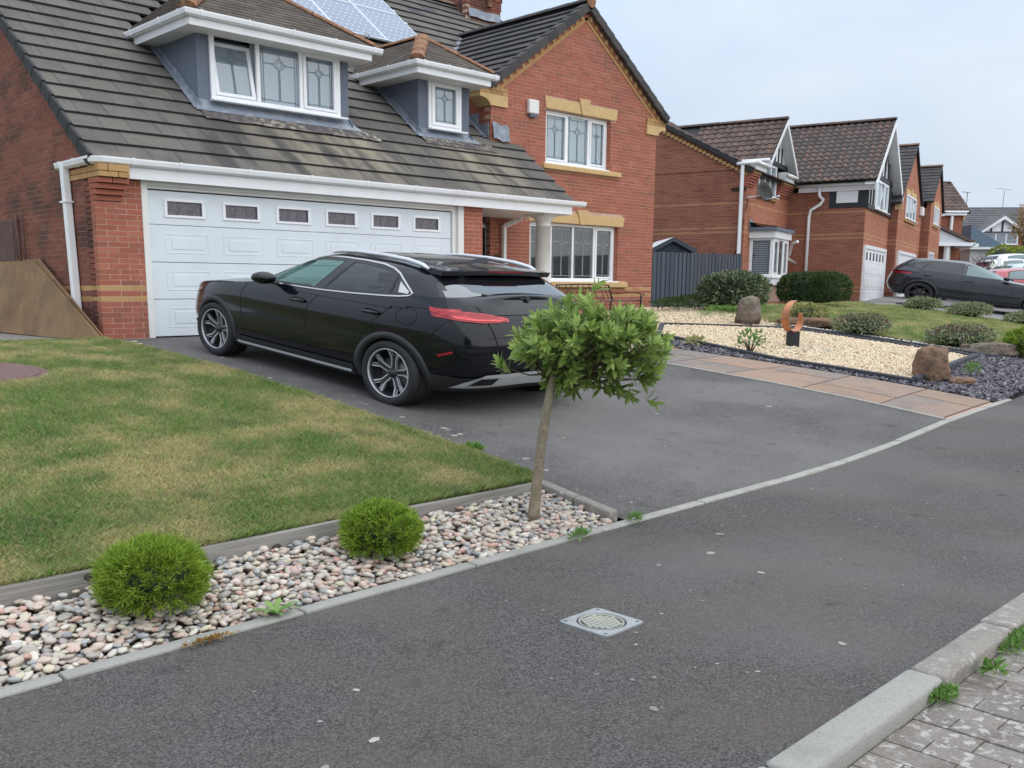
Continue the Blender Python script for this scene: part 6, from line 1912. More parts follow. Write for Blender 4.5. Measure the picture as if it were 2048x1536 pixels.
# ----- house across the fence: left wing, garage wing
G2 = (36.911, 16.862)
P = PT(G2, NA, NB); uv = uvp(G2, NA, NB)
h2 = empty('brick_house', label='red brick house with timbered gables, bay window and brown pantile roof beyond the grey fence', cat='house')
zb_ = 0.15
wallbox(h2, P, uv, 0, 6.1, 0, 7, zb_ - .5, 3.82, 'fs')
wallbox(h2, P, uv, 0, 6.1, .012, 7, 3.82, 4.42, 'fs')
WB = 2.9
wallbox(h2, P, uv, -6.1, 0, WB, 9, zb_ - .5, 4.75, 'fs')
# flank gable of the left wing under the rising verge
F2 = .535; ez2 = 4.83
poly = [P(-6.1, WB, 4.7), P(-6.1, 13, 4.7), P(-6.1, 7.95, ez2 + F2 * 5.2), P(-6.1, WB, ez2 - .05)]
wallprism(h2, poly, NA * .25, 'far_brick_side', uv)
# buff and grey verge along that flank
vd = (P(0, 1, F2) - P(0, 0, 0)).normalized()
slab(h2, P, [P(-6.24, WB - .25, ez2 - .12), P(-6.24, 7.95, ez2 + F2 * 5.2), P(-5.9, 7.95, ez2 + F2 * 5.2), P(-5.9, WB - .25, ez2 - .12)], .13, 'tile_edge', 'verge')
mb = MB()
for i in range(34):
 t = .1 + i * .165; q = P(-6.125, WB - .1 + t * math.cos(math.atan(F2)), ez2 - .20 + t * math.sin(math.atan(F2)))
 mb.obox(q, NB, NA, Z_, (0, .13), (-.03, .04), (-.13, -.03), 0, .3)
tag(mb.build('dentil_course', 'buff_brick', h2), kind='stuff')
# front roof slope of the wing
pantiles(h2, P(-6.15, WB - .32, ez2 - .17), NA, P(0, 1, F2) - P(0, 0, 0), 30, 18, .267, .37, spans=lambda k: (0, 24))
slab(h2, P, [P(-6.1, WB - .2, ez2 - .16), P(3.3, WB - .2, ez2 - .16), P(3.3, 8, ez2 + F2 * 5.1), P(-6.1, 8, ez2 + F2 * 5.1)], .08, 'tile_edge', 'roof_deck')
# cross gable over the upper window
CA, CZ, CS = -2.40, 6.86, .80
lus = P(1, 0, CS) - P(0, 0, 0)
hwid = 2.05
pantiles(h2, P(CA - hwid, WB - .38, CZ - CS * hwid), NB, lus, 12, 8, .267, .328)
for sg in (-1, 1):
 slab(h2, P, [P(CA, WB - .38, CZ), P(CA, 7.6, CZ), P(CA + sg * hwid, 7.6, CZ - CS * hwid), P(CA + sg * hwid, WB - .38, CZ - CS * hwid)], .07, 'tile_edge', 'roof_deck')
 # white barge board
 bb = MB(); d = (P(sg, 0, -CS) - P(0, 0, 0)).normalized(); n = Vector((0, 0, 1)) * .19
 q0, q1 = P(CA, WB - .40, CZ - .05), P(CA + sg * (hwid + .03), WB - .40, CZ - CS * (hwid + .03) - .05)
 bb.prism([q0, q0 - n, q1 - n, q1], NB * .035); bb.build('barge_board', 'white_upvc', h2)
 st = MB(); st.add([P(CA, WB - .365, CZ - .12), P(CA, WB, CZ - .12), P(CA + sg * hwid, WB, CZ - CS * hwid - .12), P(CA + sg * hwid, WB - .365, CZ - CS * hwid - .12)], [(0, 1, 2, 3)]); st.build('soffit', 'white_upvc', h2)
mb = MB(); q = CZ - .12
mb.prism([P(CA - 1.72, WB - .0, 5.40), P(CA + 1.72, WB, 5.40), P(CA, WB, CZ - .14)], NB * .2); mb.build('gable_panel', 'white_upvc', h2)
for a_ in (-1.0, -.55, -.05, .45, .95):
 top = CZ - .16 - abs(a_) * CS
 if top > 5.45:
  mb = MB(); mb.obox(P(CA + a_, WB, 0), NA, NB, Z_, (-.06, .06), (-.03, .0), (5.40, top)); mb.build('timber', 'black_timber', h2)
mb = MB(); mb.obox(P(CA, WB, 0), NA, NB, Z_, (-1.78, 1.85), (-.05, .02), (5.20, 5.38)); mb.build('timber', 'black_timber', h2)
window(h2, P(-4.72, WB, 4.05), NA, -NB, 2.45, 1.12, [.34, .33, .33], recess=.07, casement=(), t=.08, bars=False, curtain='net_curtain')
mb = MB(); mb.obox(P(-4.8, WB, 0), NA, NB, Z_, (0, 2.7), (-.12, .0), (3.93, 4.0)); mb.build('window_sill', 'buff_brick', h2)
# corbels either side, fascias and gutters
for (a0, a1, sg) in ((-6.1, -5.2, 1), (-1.9, 0, 1)):
 for k in range(6):
  mb = MB(); mb.obox(P(a0, WB, 0), NA, NB, Z_, (-.03, (a1 - a0)), (-.04 - .045 * k, .1), (4.18 + k * .085, 4.255 + k * .085), rn=R.random())
  mb.build('brick', 'buff_brick' if k > 4 else 'red_brick', h2)
for a0, a1 in ((-6.15, -4.72), (-1.75, .05)):
 mb = MB(); mb.obox(P(a0, WB - .30, 0), NA, NB, Z_, (0, a1 - a0), (-.02, .02), (4.72, 4.90)); mb.build('fascia', 'white_upvc', h2)
 mb = MB(); mb.tube([P(a0 - .1, WB - .38, 4.93), P(a1 + .1, WB - .38, 4.93)], .065, 8); mb.build('gutter', 'white_upvc', h2, smooth=True)
mb = MB(); mb.obox(P(-1.78, WB, 0), NA, NB, Z_, (0, .04), (-.3, .0), (4.70, 5.05)); mb.build('fascia', 'white_upvc', h2)
mb = MB(); mb.tube([P(-6.25, WB - .38, 4.93), P(-6.28, WB + .30, 4.90)], .06, 8); mb.build('gutter', 'white_upvc', h2, smooth=True)
mb = MB(); mb.obox(P(-6.1, WB, 0), NA, NB, Z_, (-.03, .02), (-.28, .0), (4.6, 4.72)); mb.build('brick', 'buff_brick', h2)
mb = MB(); mb.tube([P(-6.24, WB + .12, 4.9), P(-6.22, WB + .12, .3)], .075, 4); mb.build('downpipe', 'white_upvc', h2)
# side return in deep eaves left of the small gable
mb = MB(); mb.tube([P(CA - hwid - .05, WB - .35, CZ - CS * hwid - .02), P(CA - hwid - .05, WB + 1.4, CZ - CS * hwid - .02)], .055, 8); mb.build('gutter', 'white_upvc', h2, smooth=True)
mb = MB(); mb.obox(P(CA - hwid, WB - .36, 0), NA, NB, Z_, (-.0, .04), (0, 1.8), (CZ - CS * hwid - .26, CZ - CS * hwid - .06)); mb.build('fascia', 'white_upvc', h2)
# bay window
bay = empty('bay_window'); bay.parent = h2
def bayring(z0, z1, off, mat, name):
 mb = MB(); pts = [P(-5.30 - off, WB, z0), P(-5.18 - off, 2.1 - off * .7, z0), P(-2.95 + off, 2.1 - off * .7, z0), P(-2.3 + off, WB, z0)]
 mb.prism(pts, Z_ * (z1 - z0)); return mb.build(name, mat, bay)
bayring(.86, 1.10, .0, 'white_upvc', 'bay_base'); bayring(1.10, 1.16, .07, 'white_upvc', 'bay_sill')
bayring(2.48, 2.72, .10, 'white_upvc', 'bay_head'); bayring(2.72, 2.84, .20, 'grey_render', 'bay_roof_edge')
bayring(.28, .86, -.22, 'far_brick_side', 'bay_plinth')
mb = MB(); lt = [P(-5.5, WB - .02, 3.02), P(-5.38, 1.95, 2.85), P(-2.8, 1.95, 2.85), P(-2.1, WB - .02, 3.02)]
mb.add(lt, [(0, 1, 2, 3)]); mb.build('lead_roof', 'lead', bay)
mb = MB(); mb.add([P(-5.55, WB - .02, 2.78), P(-5.0, WB - .02, 2.78), P(-4.7, WB - .02, 3.0), P(-5.55, WB - .02, 3.16)], [(0, 1, 2, 3)]); mb.build('lead_flashing', 'lead', bay)
d1_ = (P(-5.18, 2.1, 0) - P(-5.30, WB, 0)); 
ws = window(bay, P(-5.30, WB, 1.16), d1_.normalized(), d1_.normalized().cross(Z_), d1_.length, 1.32, [1], recess=.0, t=.11, bars=False, sill=False, pane='pane_dark', curtain='room_dark')
mb = MB()
for i in range(17):
 z = 1.28 + i * .062; mb.obox(P(-5.24, WB - .06, 0), d1_.normalized(), d1_.normalized().cross(Z_), Z_, (.06, d1_.length - .12), (-.06, -.05), (z, z + .028))
mb.build('blind_slats', 'blind', ws)
window(bay, P(-5.18, 2.1, 1.16), NA, -NB, 2.23, 1.32, [.34, .33, .33], recess=.0, t=.10, casement=(0, 2), bars=True, lead='lead_light', sill=False, pane='pane_dark', curtain='room_dark', sash_t=.07)
mb = MB(); pp = [P(-2.2, 1.95, 2.46), P(-1.95, 2.2, 2.42), P(-1.9, 2.3, 2.0), P(-1.6, 2.5, 1.9), P(-.12, 2.45, 1.72)]
mb.tube(pp, .055, 8); mb.build('downpipe', 'white_upvc', h2, smooth=True)
# garage wing
GA_, GZ_, GS_ = 2.95, 7.36, .735
us_ = P(1, 0, GS_) - P(0, 0, 0)
pantiles(h2, P(-.55, -.42, GZ_ - GS_ * 3.5 - .02), NB, us_, 28, 14, .271, .310)
pantiles(h2, P(GA_ + 3.5, -.42, GZ_ - GS_ * 3.5), NB, P(-1, 0, GS_) - P(0, 0, 0), 28, 14, .271, .310)
for sg in (-1, 1):
 slab(h2, P, [P(GA_, -.42, GZ_), P(GA_, 7.2, GZ_), P(GA_ + sg * 3.5, 7.2, GZ_ - GS_ * 3.5), P(GA_ + sg * 3.5, -.42, GZ_ - GS_ * 3.5)], .07, 'tile_edge', 'roof_deck')
 bb = MB(); n = Z_ * .26
 q0, q1 = P(GA_, -.45, GZ_ - .05), P(GA_ + sg * 3.62, -.45, GZ_ - GS_ * 3.62 - .05)
 bb.prism([q0, q0 - n, q1 - n, q1], NB * .04); bb.build('barge_board', 'white_upvc', h2)
 st = MB(); st.add([P(GA_, -.42, GZ_ - .2), P(GA_, 0, GZ_ - .2), P(GA_ + sg * 3.5, 0, GZ_ - GS_ * 3.5 - .2), P(GA_ + sg * 3.5, -.42, GZ_ - GS_ * 3.5 - .2)], [(0, 1, 2, 3)]); st.build('soffit', 'white_upvc', h2)
ridge(P(GA_, -.45, GZ_ + .03), P(GA_, 7.2, GZ_ + .03), .13, .6, 'pantile', parent=h2)
ridge(P(CA, WB - .4, CZ + .03), P(CA, 7.6, CZ + .03), .13, .6, 'pantile', parent=h2)
for q in (P(GA_, -.2, GZ_ - .05), P(CA, WB - .2, CZ - .05)):
 mb = MB(); mb.obox(q, NA, NB, Z_, (-.5, -.02), (-.18, .5), (-.33, .04)); 
mb = MB(); mb.obox(P(0, 0, 0), NA, NB, Z_, (-.10, -.06), (-.30, 2.5), (4.42, 4.62)); mb.build('fascia', 'white_upvc', h2)
mb = MB(); mb.add([P(-.10, -.3, 4.425), P(0, -.3, 4.425), P(0, WB, 4.425), P(-.1, WB, 4.425)], [(0, 1, 2, 3)]); mb.build('soffit', 'white_upvc', h2)
mb = MB(); mb.tube([P(-.19, -.36, 4.66), P(-.19, 2.6, 4.66)], .06, 8); mb.build('gutter', 'white_upvc', h2, smooth=True)
mb = MB(); mb.tube([P(-.19, 1.72, 4.64), P(-.19, 1.68, 4.25), P(-.10, 1.55, 4.12), P(-.10, 1.65, 3.95), P(-.09, 2.0, 3.75), P(-.09, 2.05, 3.5), P(-.09, 2.05, .3)], .062, 8); dp = mb.build('downpipe', 'white_upvc', h2, smooth=True)
# timbered upper storey of the garage gable
mb = MB(); mb.prism([P(-.0, -.02, 3.9), P(6.0, -.02, 3.9), P(6.0, -.02, 4.5), P(GA_, -.02, GZ_ - .24), P(-.0, -.02, 4.9)], NB * .02)
mb.build('gable_panel', 'white_upvc', h2)
tm = [(-.06, 6.2, 3.76, 3.93), (.0, 6.1, 5.02, 5.20)]
for a0, a1, z0, z1 in tm:
 mb = MB(); mb.obox(P(0, 0, 0), NA, NB, Z_, (a0, a1), (-.09, -.015), (z0, z1)); mb.build('timber', 'black_timber', h2)
for a0, lo_, hi_ in ((.02, 3.93, 5.0), (.62, 3.93, 5.0), (1.25, 3.93, 5.0), (4.98, 3.93, 5.0), (5.5, 3.93, 5.0), (5.95, 3.93, 4.9), (1.2, 5.2, 5.85), (2.0, 5.2, 6.4), (2.85, 5.2, 7.0), (3.7, 5.2, 6.5), (4.6, 5.2, 5.9)):
 mb = MB(); mb.obox(P(0, 0, 0), NA, NB, Z_, (a0, a0 + .17), (-.07, -.018), (lo_, min(hi_, GZ_ - .25 - GS_ * abs(a0 + .1 - GA_)))); mb.build('timber', 'black_timber', h2)
window(h2, P(1.6, -.05, 3.84), NA, -NB, 3.2, 1.14, [.36, .32, .32], recess=.05, t=.10, casement=(0, 2), bars=False, curtain='net_curtain')
# timber frame on the flank
for a0, a1, z0, z1, m, of in ((1.34, -.03, 3.80, 4.42, 'black_timber', .03), (1.08, .30, 3.98, 4.42, 'white_upvc', .045)):
 mb = MB(); mb.obox(P(0, 0, 0), NB, NA, Z_, (min(a0, a1), max(a0, a1)), (-of, .0), (z0, z1)); mb.build('timber' if m == 'black_timber' else 'render_panel', m, h2)
# garage door with upright lights
mb = MB(); frame_ring(mb, P(-.0, 0, .16), NA, -NB, .12, 5.5, .0, 2.24, .16, -.12, .09, .13); mb.build('door_frame', 'white_upvc', h2)
mb = MB(); mb.obox(P(0, -.03, 0), NA, NB, Z_, (.28, 5.34), (0, .05), (.2, 2.27)); gd2 = mb.build('garage_door', 'white_upvc', h2)
for k in range(4):
 mb = MB(); mb.obox(P(0, -.03, 0), NA, NB, Z_, (.28, 5.34), (-.015, 0), (.2 + k * .517, .2 + k * .517 + .505)); mb.build('door_panel', 'white_upvc', gd2)
 if k < 3:
  for q in range(6):
   mb = MB(); mb.obox(P(0, -.045, 0), NA, NB, Z_, (.42 + q * .82, 1.06 + q * .82), (-.012, 0), (.3 + k * .517, .3 + k * .517 + .32)); mb.build('moulding', 'white_upvc', gd2)
for q in range(6):
 mb = MB(); mb.obox(P(0, -.045, 0), NA, NB, Z_, (.60 + q * .82, .92 + q * .82), (-.006, 0), (1.84, 2.14)); mb.build('light_pane', 'room_dark', gd2)
# satellite dish on the corner
dish = empty('satellite_dish', P(-6.05, WB - .05, 3.86)); tag(dish, 'dark grey satellite dish on the brick corner beside the white downpipe', 'satellite dish')
mb = MB(); dn = (Vector((-.15, -.95, .28))).normalized(); mb.lathe([(0, .0), (.12, .012), (.24, .05), (.34, .105), (.345, .11), (.24, .06), (.12, .02), (0, .01)], (0, 0, 0), dn, 28, scale=(1.1, 1, 1)); do = mb.build('reflector', 'iron', dish, smooth=True); do.location = (.25, -.42, .08)
mb = MB(); mb.tube([(0.0, 0.02, -.06), (.12, -.2, -.04), (.25, -.42, .03)], .022, 6); mb.tube([(.25, -.42, -.15), (.35, -.9, -.10)], .014, 6); mb.tube([(.35, -.88, -.10), (.36, -.98, -.04)], .04, 8); mb.build('arm', 'alu_frame', dish)
cb = MB(); cb.tube([P(-5.9, WB - .02, 3.80), P(-6.0, WB - .02, 3.5), P(-6.14, WB + .06, 2.9), P(-6.14, WB + .2, 2.1), P(-6.14, WB + .5, 1.5)], .012, 5); cb.build('cable', 'black_matt', h2)
mb = MB(); mb.obox(P(-6.1, WB, 0), NB, NA, Z_, (-.02, .5), (-.03, -.0), (4.05, 4.13)); mb.build('cable_box', 'iron', h2)
# ----- the next house up the road
h3 = empty('brick_house', label='brick house further up the road with two stepped plain brick gables and slim windows', cat='house')
def gable_house(parent, P, uv, a0, a1, b0, zb0, ez, az, apex, sl, depth, win=(), door=None, mats='fs', over=.12, tiles='slate_tile'):
 wallbox(parent, P, uv, a0, a1, b0, b0 + depth, zb0, ez, mats)
 z1 = az - .12
 wallprism(parent, [P(a0, b0, ez), P(a1, b0, ez), P(a1, b0, max(ez, z1 - sl * (a1 - apex))), P(apex, b0, z1), P(a0, b0, max(ez, z1 - sl * (apex - a0)))], NB * .2, BRM[mats[0]], uv)
 for sg in (-1, 1):
  e = a0 - .3 if sg < 0 else a1 + .3
  ln = abs(e - apex) * math.hypot(1, sl); n = int(ln / .34) + 1
  oo = P(e, b0 - over, az - sl * abs(e - apex)); us = P(-sg, 0, sl) - P(0, 0, 0)
  j = MB(); un = NB.cross(us.normalized()); un = un if un.z > 0 else -un; usn = us.normalized()
  for k in range(n):
   t = -.0
   while t < depth:
    l = min(.44, depth - t + .01)
    j.obox(oo + usn * (k * ln / n) + un * .03, NB, usn - un * .09, un, (t, t + l - .01), (0, ln / n + .03), (-.03, .0), rn=R.random() * .99); t += .44
  tag(j.build('roof_tiles', tiles, parent), kind='stuff')
  slab(parent, P, [P(apex, b0 - over, az), P(apex, b0 + depth, az), P(e, b0 + depth, az - sl * abs(e - apex)), P(e, b0 - over, az - sl * abs(e - apex))], .09, 'tile_edge', 'roof_deck')
 ridge(P(apex, b0 - over - .02, az + .03), P(apex, b0 + depth, az + .03), .13, .6, 'mossy_edge', parent=parent)
 for (wa, wb, z0, z1_) in win:
  window(parent, P(wa, b0, z0), NA, -NB, wb - wa, z1_ - z0, [.36, .32, .32], recess=.06, t=.10, bars=False, curtain='net_curtain')
  mb = MB(); m_ = (wa + wb) / 2
  mb.obox(P(0, b0, 0), NA, NB, Z_, (wa - .05, m_ - .2), (-.03, .1), (z1_, z1_ + .24)); mb.obox(P(0, b0, 0), NA, NB, Z_, (m_ + .2, wb + .05), (-.03, .1), (z1_, z1_ + .24)); mb.obox(P(0, b0, 0), NA, NB, Z_, (m_ - .19, m_ + .19), (-.06, .1), (z1_ - .0, z1_ + .36)); mb.build('window_head', 'sandstone', parent)
  mb = MB(); mb.obox(P(0, b0, 0), NA, NB, Z_, (wa - .1, wb + .1), (-.09, .1), (z0 - .12, z0)); mb.build('window_sill', 'sandstone', parent)
 if door:
  a, b, z0, z1_ = door
  mb = MB(); frame_ring(mb, P(0, b0, z0), NA, -NB, a, b, 0, z1_ - z0, .16, -.12, .10, .13); mb.build('door_frame', 'white_upvc', parent)
  mb = MB(); mb.obox(P(0, b0 - .03, 0), NA, NB, Z_, (a + .1, b - .1), (0, .1), (z0, z1_ - .1)); gdd = mb.build('garage_door', 'white_upvc', parent)
  for k in range(4):
   hh = (z1_ - .12 - z0) / 4; mb = MB(); mb.obox(P(0, b0 - .03, 0), NA, NB, Z_, (a + .16, b - .16), (-.02, .0), (z0 + k * hh, z0 + (k + 1) * hh - .014)); mb.build('door_panel', 'white_upvc', gdd)
gable_house(h3, P, uv, 6.1, 14.4, -.35, -.2, 4.42, 7.25, 10.1, .665, 8, win=((8.1, 11.6, 3.86, 4.92),), door=(6.6, 12.6, .3, 2.40))
gable_house(h3, P, uv, 14.4, 19.6, -.75, .2, 4.75, 7.0, 16.9, .70, 8, win=((15.6, 18.0, 4.0, 4.9),))
mb = MB(); mb.obox(P(6.02, -.4, 0), NA, NB, Z_, (0, .12), (-.12, .2), (4.1, 4.35)); mb.build('kneeler_stone', 'sandstone', h3)
mb = MB(); mb.obox(P(13.2, -.35, 0), NA, NB, Z_, (0, .8), (-.16, 0), (4.3, 4.72)); bevel_mesh(mb.build('alarm_box', 'white_paint', h3), .03)
window(h3, P(14.9, -.75, .9), NA, -NB, 2.3, 1.7, [.5, .5], recess=.05, t=.12, bars=False, curtain='net_curtain')
# ----- house turned towards us further round the bend
A4 = Vector((.733, -.680, 0)); B4 = Vector((.680, .733, 0)); G4 = (64.9, 23.4)
P4 = PT(G4, A4, B4); uv4 = uvp(G4, A4, B4)
h4 = empty('brick_house', label='distant brick house with brown roof, blue grey dormer and pale boarded porch gable', cat='house')
wallbox(h4, P4, uv4, -3.6, 0, 0, 5.4, 1.0, 5.40, 'pp')
wallprism(h4, [P4(0, 0, 5.3), P4(0, 5.4, 5.3), P4(0, 2.7, 7.4)], -A4 * .2, 'far_brick_front', uv4)
pantiles(h4, P4(-3.8, -.2, 5.42), A4, P4(0, 1, .73) - P4(0, 0, 0), 10, 10, .42, .36, wave=.03)
slab(h4, P4, [P4(-3.8, -.2, 5.40), P4(.35, -.2, 5.40), P4(.35, 2.7, 7.52), P4(-3.8, 2.7, 7.52)], .08, 'tile_edge', 'roof_deck')
ridge(P4(-3.8, 2.7, 7.55), P4(.38, 2.7, 7.55), .12, .7, 'pantile', parent=h4)
mb = MB(); mb.obox(P4(0, -.22, 0), A4, B4, Z_, (-3.8, .1), (-.05, .0), (5.25, 5.42)); mb.tube([P4(-3.8, -.32, 5.46), P4(.15, -.32, 5.46)], .06, 6); mb.build('gutter', 'white_upvc', h4)
mb = MB(); mb.tube([P4(-.75, -.12, 5.3), P4(-.75, -.12, 2.4)], .10, 6); mb.build('downpipe', 'white_upvc', h4)
mb = MB(); mb.obox(P4(0, 0, 0), A4, B4, Z_, (-.02, .10), (-.1, .35), (5.0, 5.35)); mb.build('kneeler_stone', 'sandstone', h4)
for (b_, z0, z1) in ((1.2, 4.1, 5.3), (3.4, 4.1, 5.3)):
 mb = MB(); mb.obox(P4(.02, b_, 0), A4, B4, Z_, (-.05, .06), (0, .8), (z0, z1)); mb.build('window', 'white_upvc', h4)
mb = MB(); mb.obox(P4(.1, 4.2, 0), A4, B4, Z_, (-.05, .25), (0, .5), (6.0, 6.6)); mb.build('alarm_box', 'white_paint', h4)
# dormer with blue cladding
dm4 = MB(); dm4.obox(P4(0, -.9, 0), A4, B4, Z_, (-3.45, -2.05), (0, 1.2), (4.05, 5.15)); dm4 = dm4.build('dormer', 'blue_cladding', h4)
mb = MB(); mb.obox(P4(0, -.95, 0), A4, B4, Z_, (-2.05, -1.98), (0, 1.0), (4.05, 5.15)); mb.obox(P4(0, -.95, 0), A4, B4, Z_, (-3.0, -2.9), (-.04, .02), (4.05, 5.15)); mb.build('window', 'white_upvc', dm4)
mb = MB(); mb.obox(P4(0, -1.15, 0), A4, B4, Z_, (-3.6, -1.7), (0, 1.5), (5.15, 5.3)); mb.build('fascia', 'white_upvc', dm4)
mb = MB(); q = [P4(-3.7, -1.25, 5.32), P4(-1.55, -1.25, 5.32), P4(-1.55, .6, 5.32), P4(-3.7, .6, 5.32)]; ap = P4(-2.9, 0.1, 6.3); ap2 = P4(-3.7, .1, 6.3)
mb.add(q + [ap, ap2], [(0, 1, 4, 5), (1, 2, 4), (2, 3, 5, 4)]); mb.build('dormer_roof', 'pantile', dm4)
# pale boarded porch gable
mb = MB(); mb.prism([P4(-4.2, -2.2, 3.50), P4(-.6, -2.2, 3.50), P4(-4.2, -2.2, 5.0)], B4 * .1); bb = mb.build('porch_gable', 'bead_board', h4)
mb = MB()
mb.prism([P4(-4.3, -2.35, 5.10), P4(-.35, -2.35, 3.42), P4(-.35, -2.35, 3.60), P4(-4.3, -2.35, 5.28)], B4 * 2.4); mb.build('porch_roof', 'pantile', h4)
mb = MB(); mb.obox(P4(0, -2.3, 0), A4, B4, Z_, (-4.2, -.3), (-.06, .1), (3.30, 3.50)); mb.obox(P4(0, -2.3, 0), A4, B4, Z_, (-.45, -.1), (-.06, 2.2), (3.24, 3.44)); mb.build('porch_beam', 'white_upvc', h4)
for a_ in (-1.9, -4.1): 
 mb = MB(); mb.lathe([(.16, 1.0), (.16, 3.3)], P4(a_, -2.1, 0), Z_, 12); mb.build('column', 'white_paint', h4, smooth=True)
# grey porch canopy further on
h5 = empty('porch_canopy', label='grey lean to canopy on white posts beside distant brick house', cat='porch')
G5 = (67.6, 22.9); P5 = PT(G5, A4, B4)
mb = MB(); mb.obox(P5(-.9, 0, 0), A4, B4, Z_, (0, 1.9), (0, 1.2), (1.6, 3.25)); mb.build('front_wall', 'bead_board', h5)
mb = MB(); mb.prism([P5(-1.1, -.3, 3.36), P5(1.3, -.3, 3.36), P5(-1.1, -.3, 4.75)], B4 * 1.4); mb.build('canopy', 'blue_cladding', h5)
mb = MB(); mb.obox(P5(-1.1, -.35, 0), A4, B4, Z_, (0, 2.5), (0, 1.5), (3.25, 3.38)); mb.obox(P5(.45, -.3, 0), A4, B4, Z_, (0, .5), (0, .4), (1.4, 3.25)); mb.build('post', 'white_upvc', h5)
# buff house edge-on
h6 = empty('buff_house', label='slim edge of a buff brick house with steep gable in the distance', cat='house')
P6 = PT((76.2, 27.3), A4, B4); uv6 = uvp((76.2, 27.3), A4, B4)
mb = MB(); mb.prism([P6(-1.4, 0, 2.0), P6(-.2, 0, 2.0), P6(-.2, 0, 7.2), P6(-1.4, 0, 5.2)], B4 * 5); mb.build('wall', 'buff_brick', h6)
mb = MB(); mb.prism([P6(-2.6, -.1, 5.6), P6(-.15, -.1, 5.6), P6(-.15, 2.5, 7.5), P6(-2.6, 2.5, 7.5)], Z_ * .1); mb.build('roof', 'grey_roof', h6)
mb = MB(); mb.obox(P6(-.18, 1.0, 0), A4, B4, Z_, (-.02, .05), (0, .5), (3.6, 5.0)); mb.build('window', 'room_dark', h6)
# ----- bungalow-like house closing the view
A7 = Vector((.70, -.714, 0)).normalized(); B7 = Vector((-A7.y, A7.x, 0)); G7 = (92.3, 32.4)
P7 = PT(G7, A7, B7); uv7 = uvp(G7, A7, B7)
h7 = empty('brick_house', label='far brick house closing the road with wide grey roof and small white timbered dormer', cat='house')
wallbox(h7, P7, uv7, -.6, 14, 0, 6, 1.5, 5.62, 'ff')
j = MB(); su7 = P7(0, 1, .62) - P7(0, 0, 0); usn = su7.normalized(); un = A7.cross(usn); un = un if un.z > 0 else -un
for k in range(13):
 for i in range(24):
  j.obox(P7(-1, -.35, 5.60) + usn * (k * .35) + un * .05, A7, usn - un * .1, un, (i * .62, i * .62 + .61), (0, .38), (-.05, .0), rn=R.random() * .99)
tag(j.build('roof_tiles', 'grey_roof', h7), kind='stuff')
slab(h7, P7, [P7(-1, -.35, 5.6), P7(14, -.35, 5.6), P7(14, 3.7, 8.13), P7(-1, 3.7, 8.13)], .1, 'tile_edge', 'roof_deck')
mb = MB(); mb.obox(P7(-1, -.4, 0), A7, B7, Z_, (0, 15), (-.1, .0), (5.42, 5.62)); mb.build('gutter', 'white_upvc', h7)
mb = MB(); mb.tube([P7(-.4, -.15, 5.4), P7(-.4, -.15, 1.5)], .07, 6); mb.build('downpipe', 'white_upvc', h7)
dmc = 2.25
mb = MB(); mb.prism([P7(dmc - 1.75, -.7, 5.70), P7(dmc + 1.75, -.7, 5.70), P7(dmc, -.7, 6.95)], B7 * 2.4); d7 = mb.build('dormer', 'white_upvc', h7)
for sg in (-1, 1):
 slab(d7, P7, [P7(dmc, -1.0, 7.1), P7(dmc, 2.4, 7.1), P7(dmc + sg * 2.15, 2.4, 5.62), P7(dmc + sg * 2.15, -1.0, 5.62)], .08, 'grey_roof', 'dormer_roof')
 bb = MB(); q0, q1 = P7(dmc, -1.05, 7.05), P7(dmc + sg * 2.2, -1.05, 5.54); bb.prism([q0, q0 - Z_ * .30, q1 - Z_ * .22, q1], B7 * .05); bb.build('barge_board', 'white_upvc', d7)
for a_ in (-.95, 0, .95):
 mb = MB(); mb.obox(P7(dmc + a_, -.72, 0), A7, B7, Z_, (-.07, .07), (-.04, 0), (5.72, 6.85 - abs(a_) * .7)); mb.build('timber', 'black_timber', d7)
mb = MB(); mb.obox(P7(dmc, -.72, 0), A7, B7, Z_, (-1.5, 1.5), (-.04, 0), (5.62, 5.72)); mb.build('timber', 'black_timber', d7)
wallbox(d7, P7, uv7, dmc - 1.55, dmc + 1.55, -.6, .2, 4.4, 5.62, 'ff', 'dormer_base')
window(d7, P7(dmc - 1.5, -.6, 4.60), A7, -B7, 3.0, 1.05, [1, 1, 1], recess=.04, t=.14, bars=False, curtain='net_curtain')
ae = MB(); ae.tube([P7(1.0, 3.7, 8.1), P7(1.0, 3.7, 9.5)], .03, 5); ae.tube([P7(.5, 3.7, 9.5), P7(1.3, 3.7, 9.45)], .025, 5); ae.build('aerial', 'iron', h7)
ae = MB(); ae.tube([P7(4.3, 3.7, 8.1), P7(4.3, 3.7, 9.6)], .02, 5); ae.tube([P7(3.6, 3.7, 9.8), P7(5.0, 3.7, 9.65)], .015, 5); ae.build('aerial', 'iron', h7)
